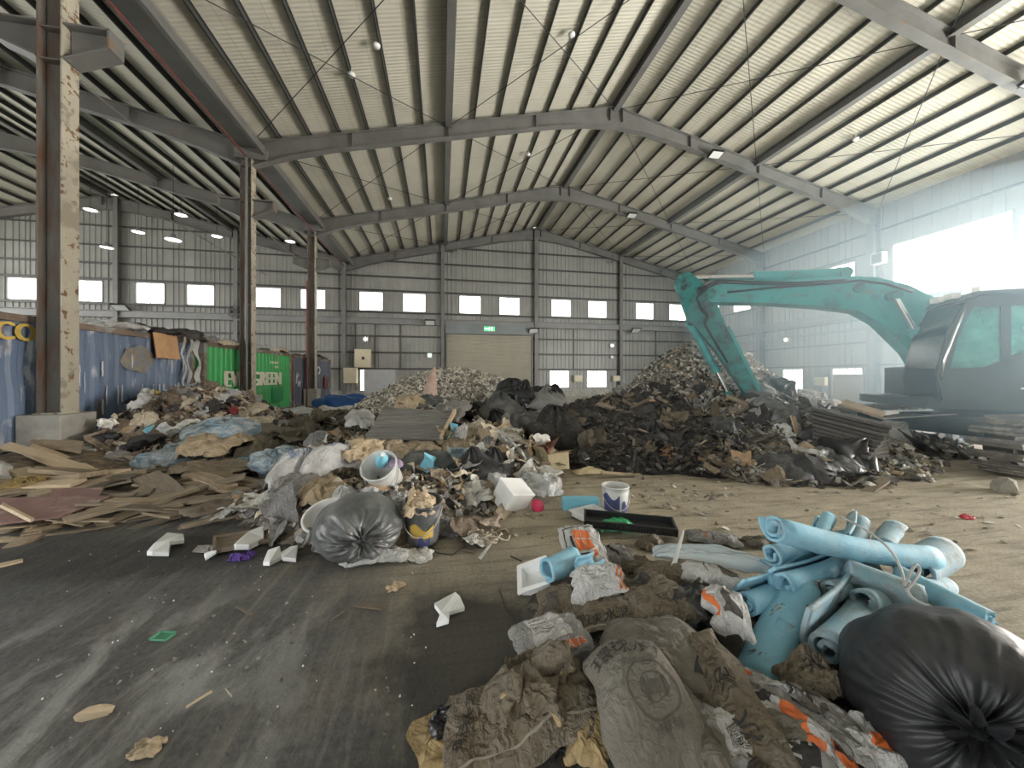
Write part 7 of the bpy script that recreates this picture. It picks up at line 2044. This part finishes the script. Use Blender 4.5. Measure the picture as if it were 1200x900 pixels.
# black bags right of the rubble mound, individually
for i, (px, py, d, s, m) in enumerate(((588, 474, 9.4, 1.35, m_bagg), (618, 490, 8.9, 1.3, m_bagg), (640, 466, 10.0, 1.4, m_gplas), (600, 456, 10.4, 1.3, m_bag), (570, 478, 9.6, 1.0, m_bag), (650, 488, 9.2, 1.2, m_gplas), (625, 508, 8.4, .8, m_wplas))):
    bagt('rubbish_bag', ['grey shiny rubbish bag in the middle of the black bag mound', 'glossy rubbish bag at the front of the black bag mound', 'grey striped rubbish bag at the right top of the black bag mound', 'topmost black rubbish bag right of the rubble mound', 'black rubbish bag at the left of the black bag mound', 'pale grey rubbish bag at the right of the black bag mound', 'white flattened bag at the foot of the black bag mound'][i], px, py, d, s, m, i % 7, (1, .9, .75 if i < 6 else .4), i * .9, 'rubbish bag', -.45, kind='pouch' if i % 2 else 'bag')
# foam-faced boards in front of the soil heap
for i, (px, py, d, w, h) in enumerate(((716, 534, 6.3, .60, .55), (767, 535, 6.2, .62, .45))):
    sk('insulation_slab', ['torn orange-brown insulation slab leaning on the soil heap, left one', 'torn orange-brown insulation slab leaning on the soil heap, right one'][i], px, py, d, w, h, 10 - 30 * i, .05, .07, 420 + i, m_brick, cat='insulation', tilt=(55, -10, 0), n=36, lift=-.05)
# demolition scraps lying over and among the bulk bags
hOver = Heap([lump(930, 540, 5.75, .9, .5), lump(985, 520, 6.4, 1.1, .7), lump(905, 500, 7.2, .8, .6), lump(1030, 545, 5.9, .6, .4), lump(850, 505, 7.0, .8, .6), lump(860, 545, 5.8, .7, .4)])
scatter(hOver, 64, 'over the slumped bulk bags on the right', [('shard', m_chip, 'pale', 45, (.10, .24), -.15), ('shard', m_chunkd, 'dark', 40, (.12, .28), -.15), ('plank', m_wood, 'weathered', 26, (.3, .8), -.1), ('sheet', m_kraft, 'dusty kraft', 22, (.2, .45), -.2), ('sheet', m_wplas, 'white plastic', 12, (.2, .4), -.2), ('flat', m_cardb, 'brown', 14, (.2, .4), -.2), ('strip', m_clothg, 'grey', 18, (.3, .6), -.15)])
litter(hOver, 65, 1500, [m_chip, m_chunkd, m_kraft, m_darkp, m_clothg], 'demolition_litter', 'small demolition scraps over the slumped bulk bags', 'litter', (.02, .07), lift=.06)
# long layered boards behind the slumped bags
m_bdark = C('dark_grey_board', (0.085, 0.082, 0.076), .85, .3, rand=.3, stretch=(1, 6, 6))
for i in range(9):
    p0, p1 = D(952 + 1.5 * i, 478 + 4.6 * i, 6.75 - .05 * i), D(1044 - 1.8 * i, 500 + 4.4 * i, 6.05 - .05 * i)
    mb = MB(); mb.bar(p0, p1, .55, .05, Z); tag(mb.build('long_board', m_bdark, bevel=.004), 'long dark grey board in the thick stack sloping toward the excavator', 'board', 'long boards beside the excavator')
panel('long_board', 'thicker grey plank on top of the dark board stack', [D(985, 474, 6.7), D(1034, 490, 6.3), D(1038, 484, 6.5), D(990, 469, 6.9)], .05, m_wood)
panel('metal_sheet', 'grey flat sheet reaching from the board stack to the excavator deck', [D(1034, 491, 7.4), D(1122, 485, 7.0), D(1120, 482, 7.5), D(1045, 486, 7.9)], .03, m_pvc, 'sheet')
for i, (px, py, d, a, L_) in enumerate(((800, 535, 6.3, -.6, .9), (790, 540, 6.2, 1.0, .8), (835, 525, 6.6, .7, 1.0), (985, 560, 5.4, -.9, .6), (1000, 568, 5.2, -.5, .8), (1015, 580, 4.95, .2, 1.0), (1075, 575, 5.2, -.4, .8), (770, 462, 9.6, .9, 1.1), (960, 470, 8.4, .7, .9), (880, 575, 5.2, .1, .5), (735, 556, 5.7, .1, .9), (722, 560, 5.6, -.05, .6))):
    put('plank', 'batten', 'loose batten lying at the foot of the waste heaps on the right', 'batten', D(px, py, d), L_, (m_wood, m_woodd)[i % 2], rz=a, tilt=.25, group='loose battens on the right', sc=(1, .6, 1))

# little detectors and lamps under the roof
def on_roof(px, py, dz=.34):
    d = 10.0
    for _ in range(80):
        p = D(px, py, d); d += (zroof(p.x) - dz - p.z) / max(.2, (441 - py) / F) * .5
    return D(px, py, d)


for px, py, l in ((412, 88, 'white roof detector near the crossing of two bracing rods, upper left'), (441, 54, 'white roof detector above and right of the upper left one'), (670, 41, 'white roof detector between the middle strut and the ridge'), (457, 233, 'white roof detector in the second bay, left of the middle strut'), (619, 181, 'white roof detector in the second bay, right of the middle strut'), (1003, 163, 'white roof detector over the excavator boom')):
    p = on_roof(px, py, .22); t = thing('smoke_detector', l, 'detector', p)
    mb = MB(); mb.lathe([(0, -.05), (.07, -.05), (.10, -.02), (.11, .03), (0, .03)], 14); mb.build('housing', m_white, t)
    mb = MB(); mb.cyl((0, 0, .02), (0, 0, .22), .015, n=6); mb.build('mount_stem', m_white, t)
for px, py, l in ((535, 296, 'small hanging lamp high on the end wall above the roller shutter'), (718, 308, 'small hanging lamp high on the end wall at the third post')):
    p = on_end(px, py, YE - .45); t = thing('hanging_lamp', l, 'hanging lamp', p)
    mb = MB(); mb.lathe([(0.04, .2), (.08, .15), (.16, 0), (.17, -.02)], 12); mb.build('shade', m_steel, t)
    mb = MB(); mb.cyl((0, 0, -.01), (0, 0, .0), .15, n=12); mb.build('diffuser', m_lens, t)
    mb = MB(); mb.cyl((0, 0, .19), (0, 0, zroof(p.x) - p.z - .25), .012, n=5); mb.build('suspension_cord', m_black, t)
# ------------------------------------------------------------------ dust haze in the light of the big opening, also imitating its glare
def haze(name, label, c, r, dens, col=(0.80, 0.90, 1.0), rot=0.0, aniso=0.35):
    m = bpy.data.materials.new('dust_glare_haze'); m.use_nodes = True
    nt = m.node_tree; nt.nodes.remove(nt.nodes['Principled BSDF'])
    v = nt.nodes.new('ShaderNodeVolumeScatter'); v.inputs['Color'].default_value = col + (1,); v.inputs['Density'].default_value = dens; v.inputs['Anisotropy'].default_value = aniso
    nt.links.new(v.outputs[0], nt.nodes['Material Output'].inputs['Volume'])
    bm = bmesh.new(); bmesh.ops.create_icosphere(bm, subdivisions=4, radius=1)
    me = bpy.data.meshes.new(name); bm.to_mesh(me); bm.free()
    me.polygons.foreach_set('use_smooth', [True] * len(me.polygons))
    me.materials.append(m)
    o = bpy.data.objects.new(name, me); COL.objects.link(o); o.location = c; o.scale = r; o.rotation_euler = (0, 0, rot)
    return tag(o, label, 'haze', None, 'stuff')


haze('dust_glare_haze', 'bluish haze for dust and glare of the big opening, veiling the excavator and the floor before it', (11.6, 5.4, 2.6), (7.0, 4.6, 2.58), 0.066, (0.58, 0.82, 1.0))
haze('dust_glare_haze', 'thin haze for dust and glare under the roof along the side wall and the largest heap', (13.6, 10.6, 4.6), (7.2, 7.6, 4.55), 0.005, (0.66, 0.86, 1.0))
SC.cycles.volume_bounces = 1
import sys,numpy as np,OpenImageIO as oi
b=oi.ImageBuf('/workdir/render_main.png');a=b.get_pixels(oi.FLOAT)[...,:3]
H,W=a.shape[:2];k=W/1200
for n,(x0,y0,x1,y1) in dict(ceilL=(430,40,470,80),ceilR=(900,60,960,110),ceilMid=(690,170,740,190),endwall=(640,300,680,320),sand=(950,590,1100,600),sand2=(640,540,700,545),floorL=(60,660,160,700),floorBL=(300,800,420,880),floorC=(420,700,480,720),wallR=(1120,190,1190,230),cab=(1120,450,1190,480),pinch=(1100,560,1180,570),main=(720,820,770,860),roll=(960,635,1040,645),bag=(1040,760,1090,800),blue=(120,420,180,440),green=(310,460,335,475),heapG=(780,430,830,450),soil=(650,500,700,530),colface=(78,300,90,400)).items():
    r=a[int(y0*k):int(y1*k),int(x0*k):int(x1*k)].reshape(-1,3).mean(0)*255
    print(n,r.round().astype(int))
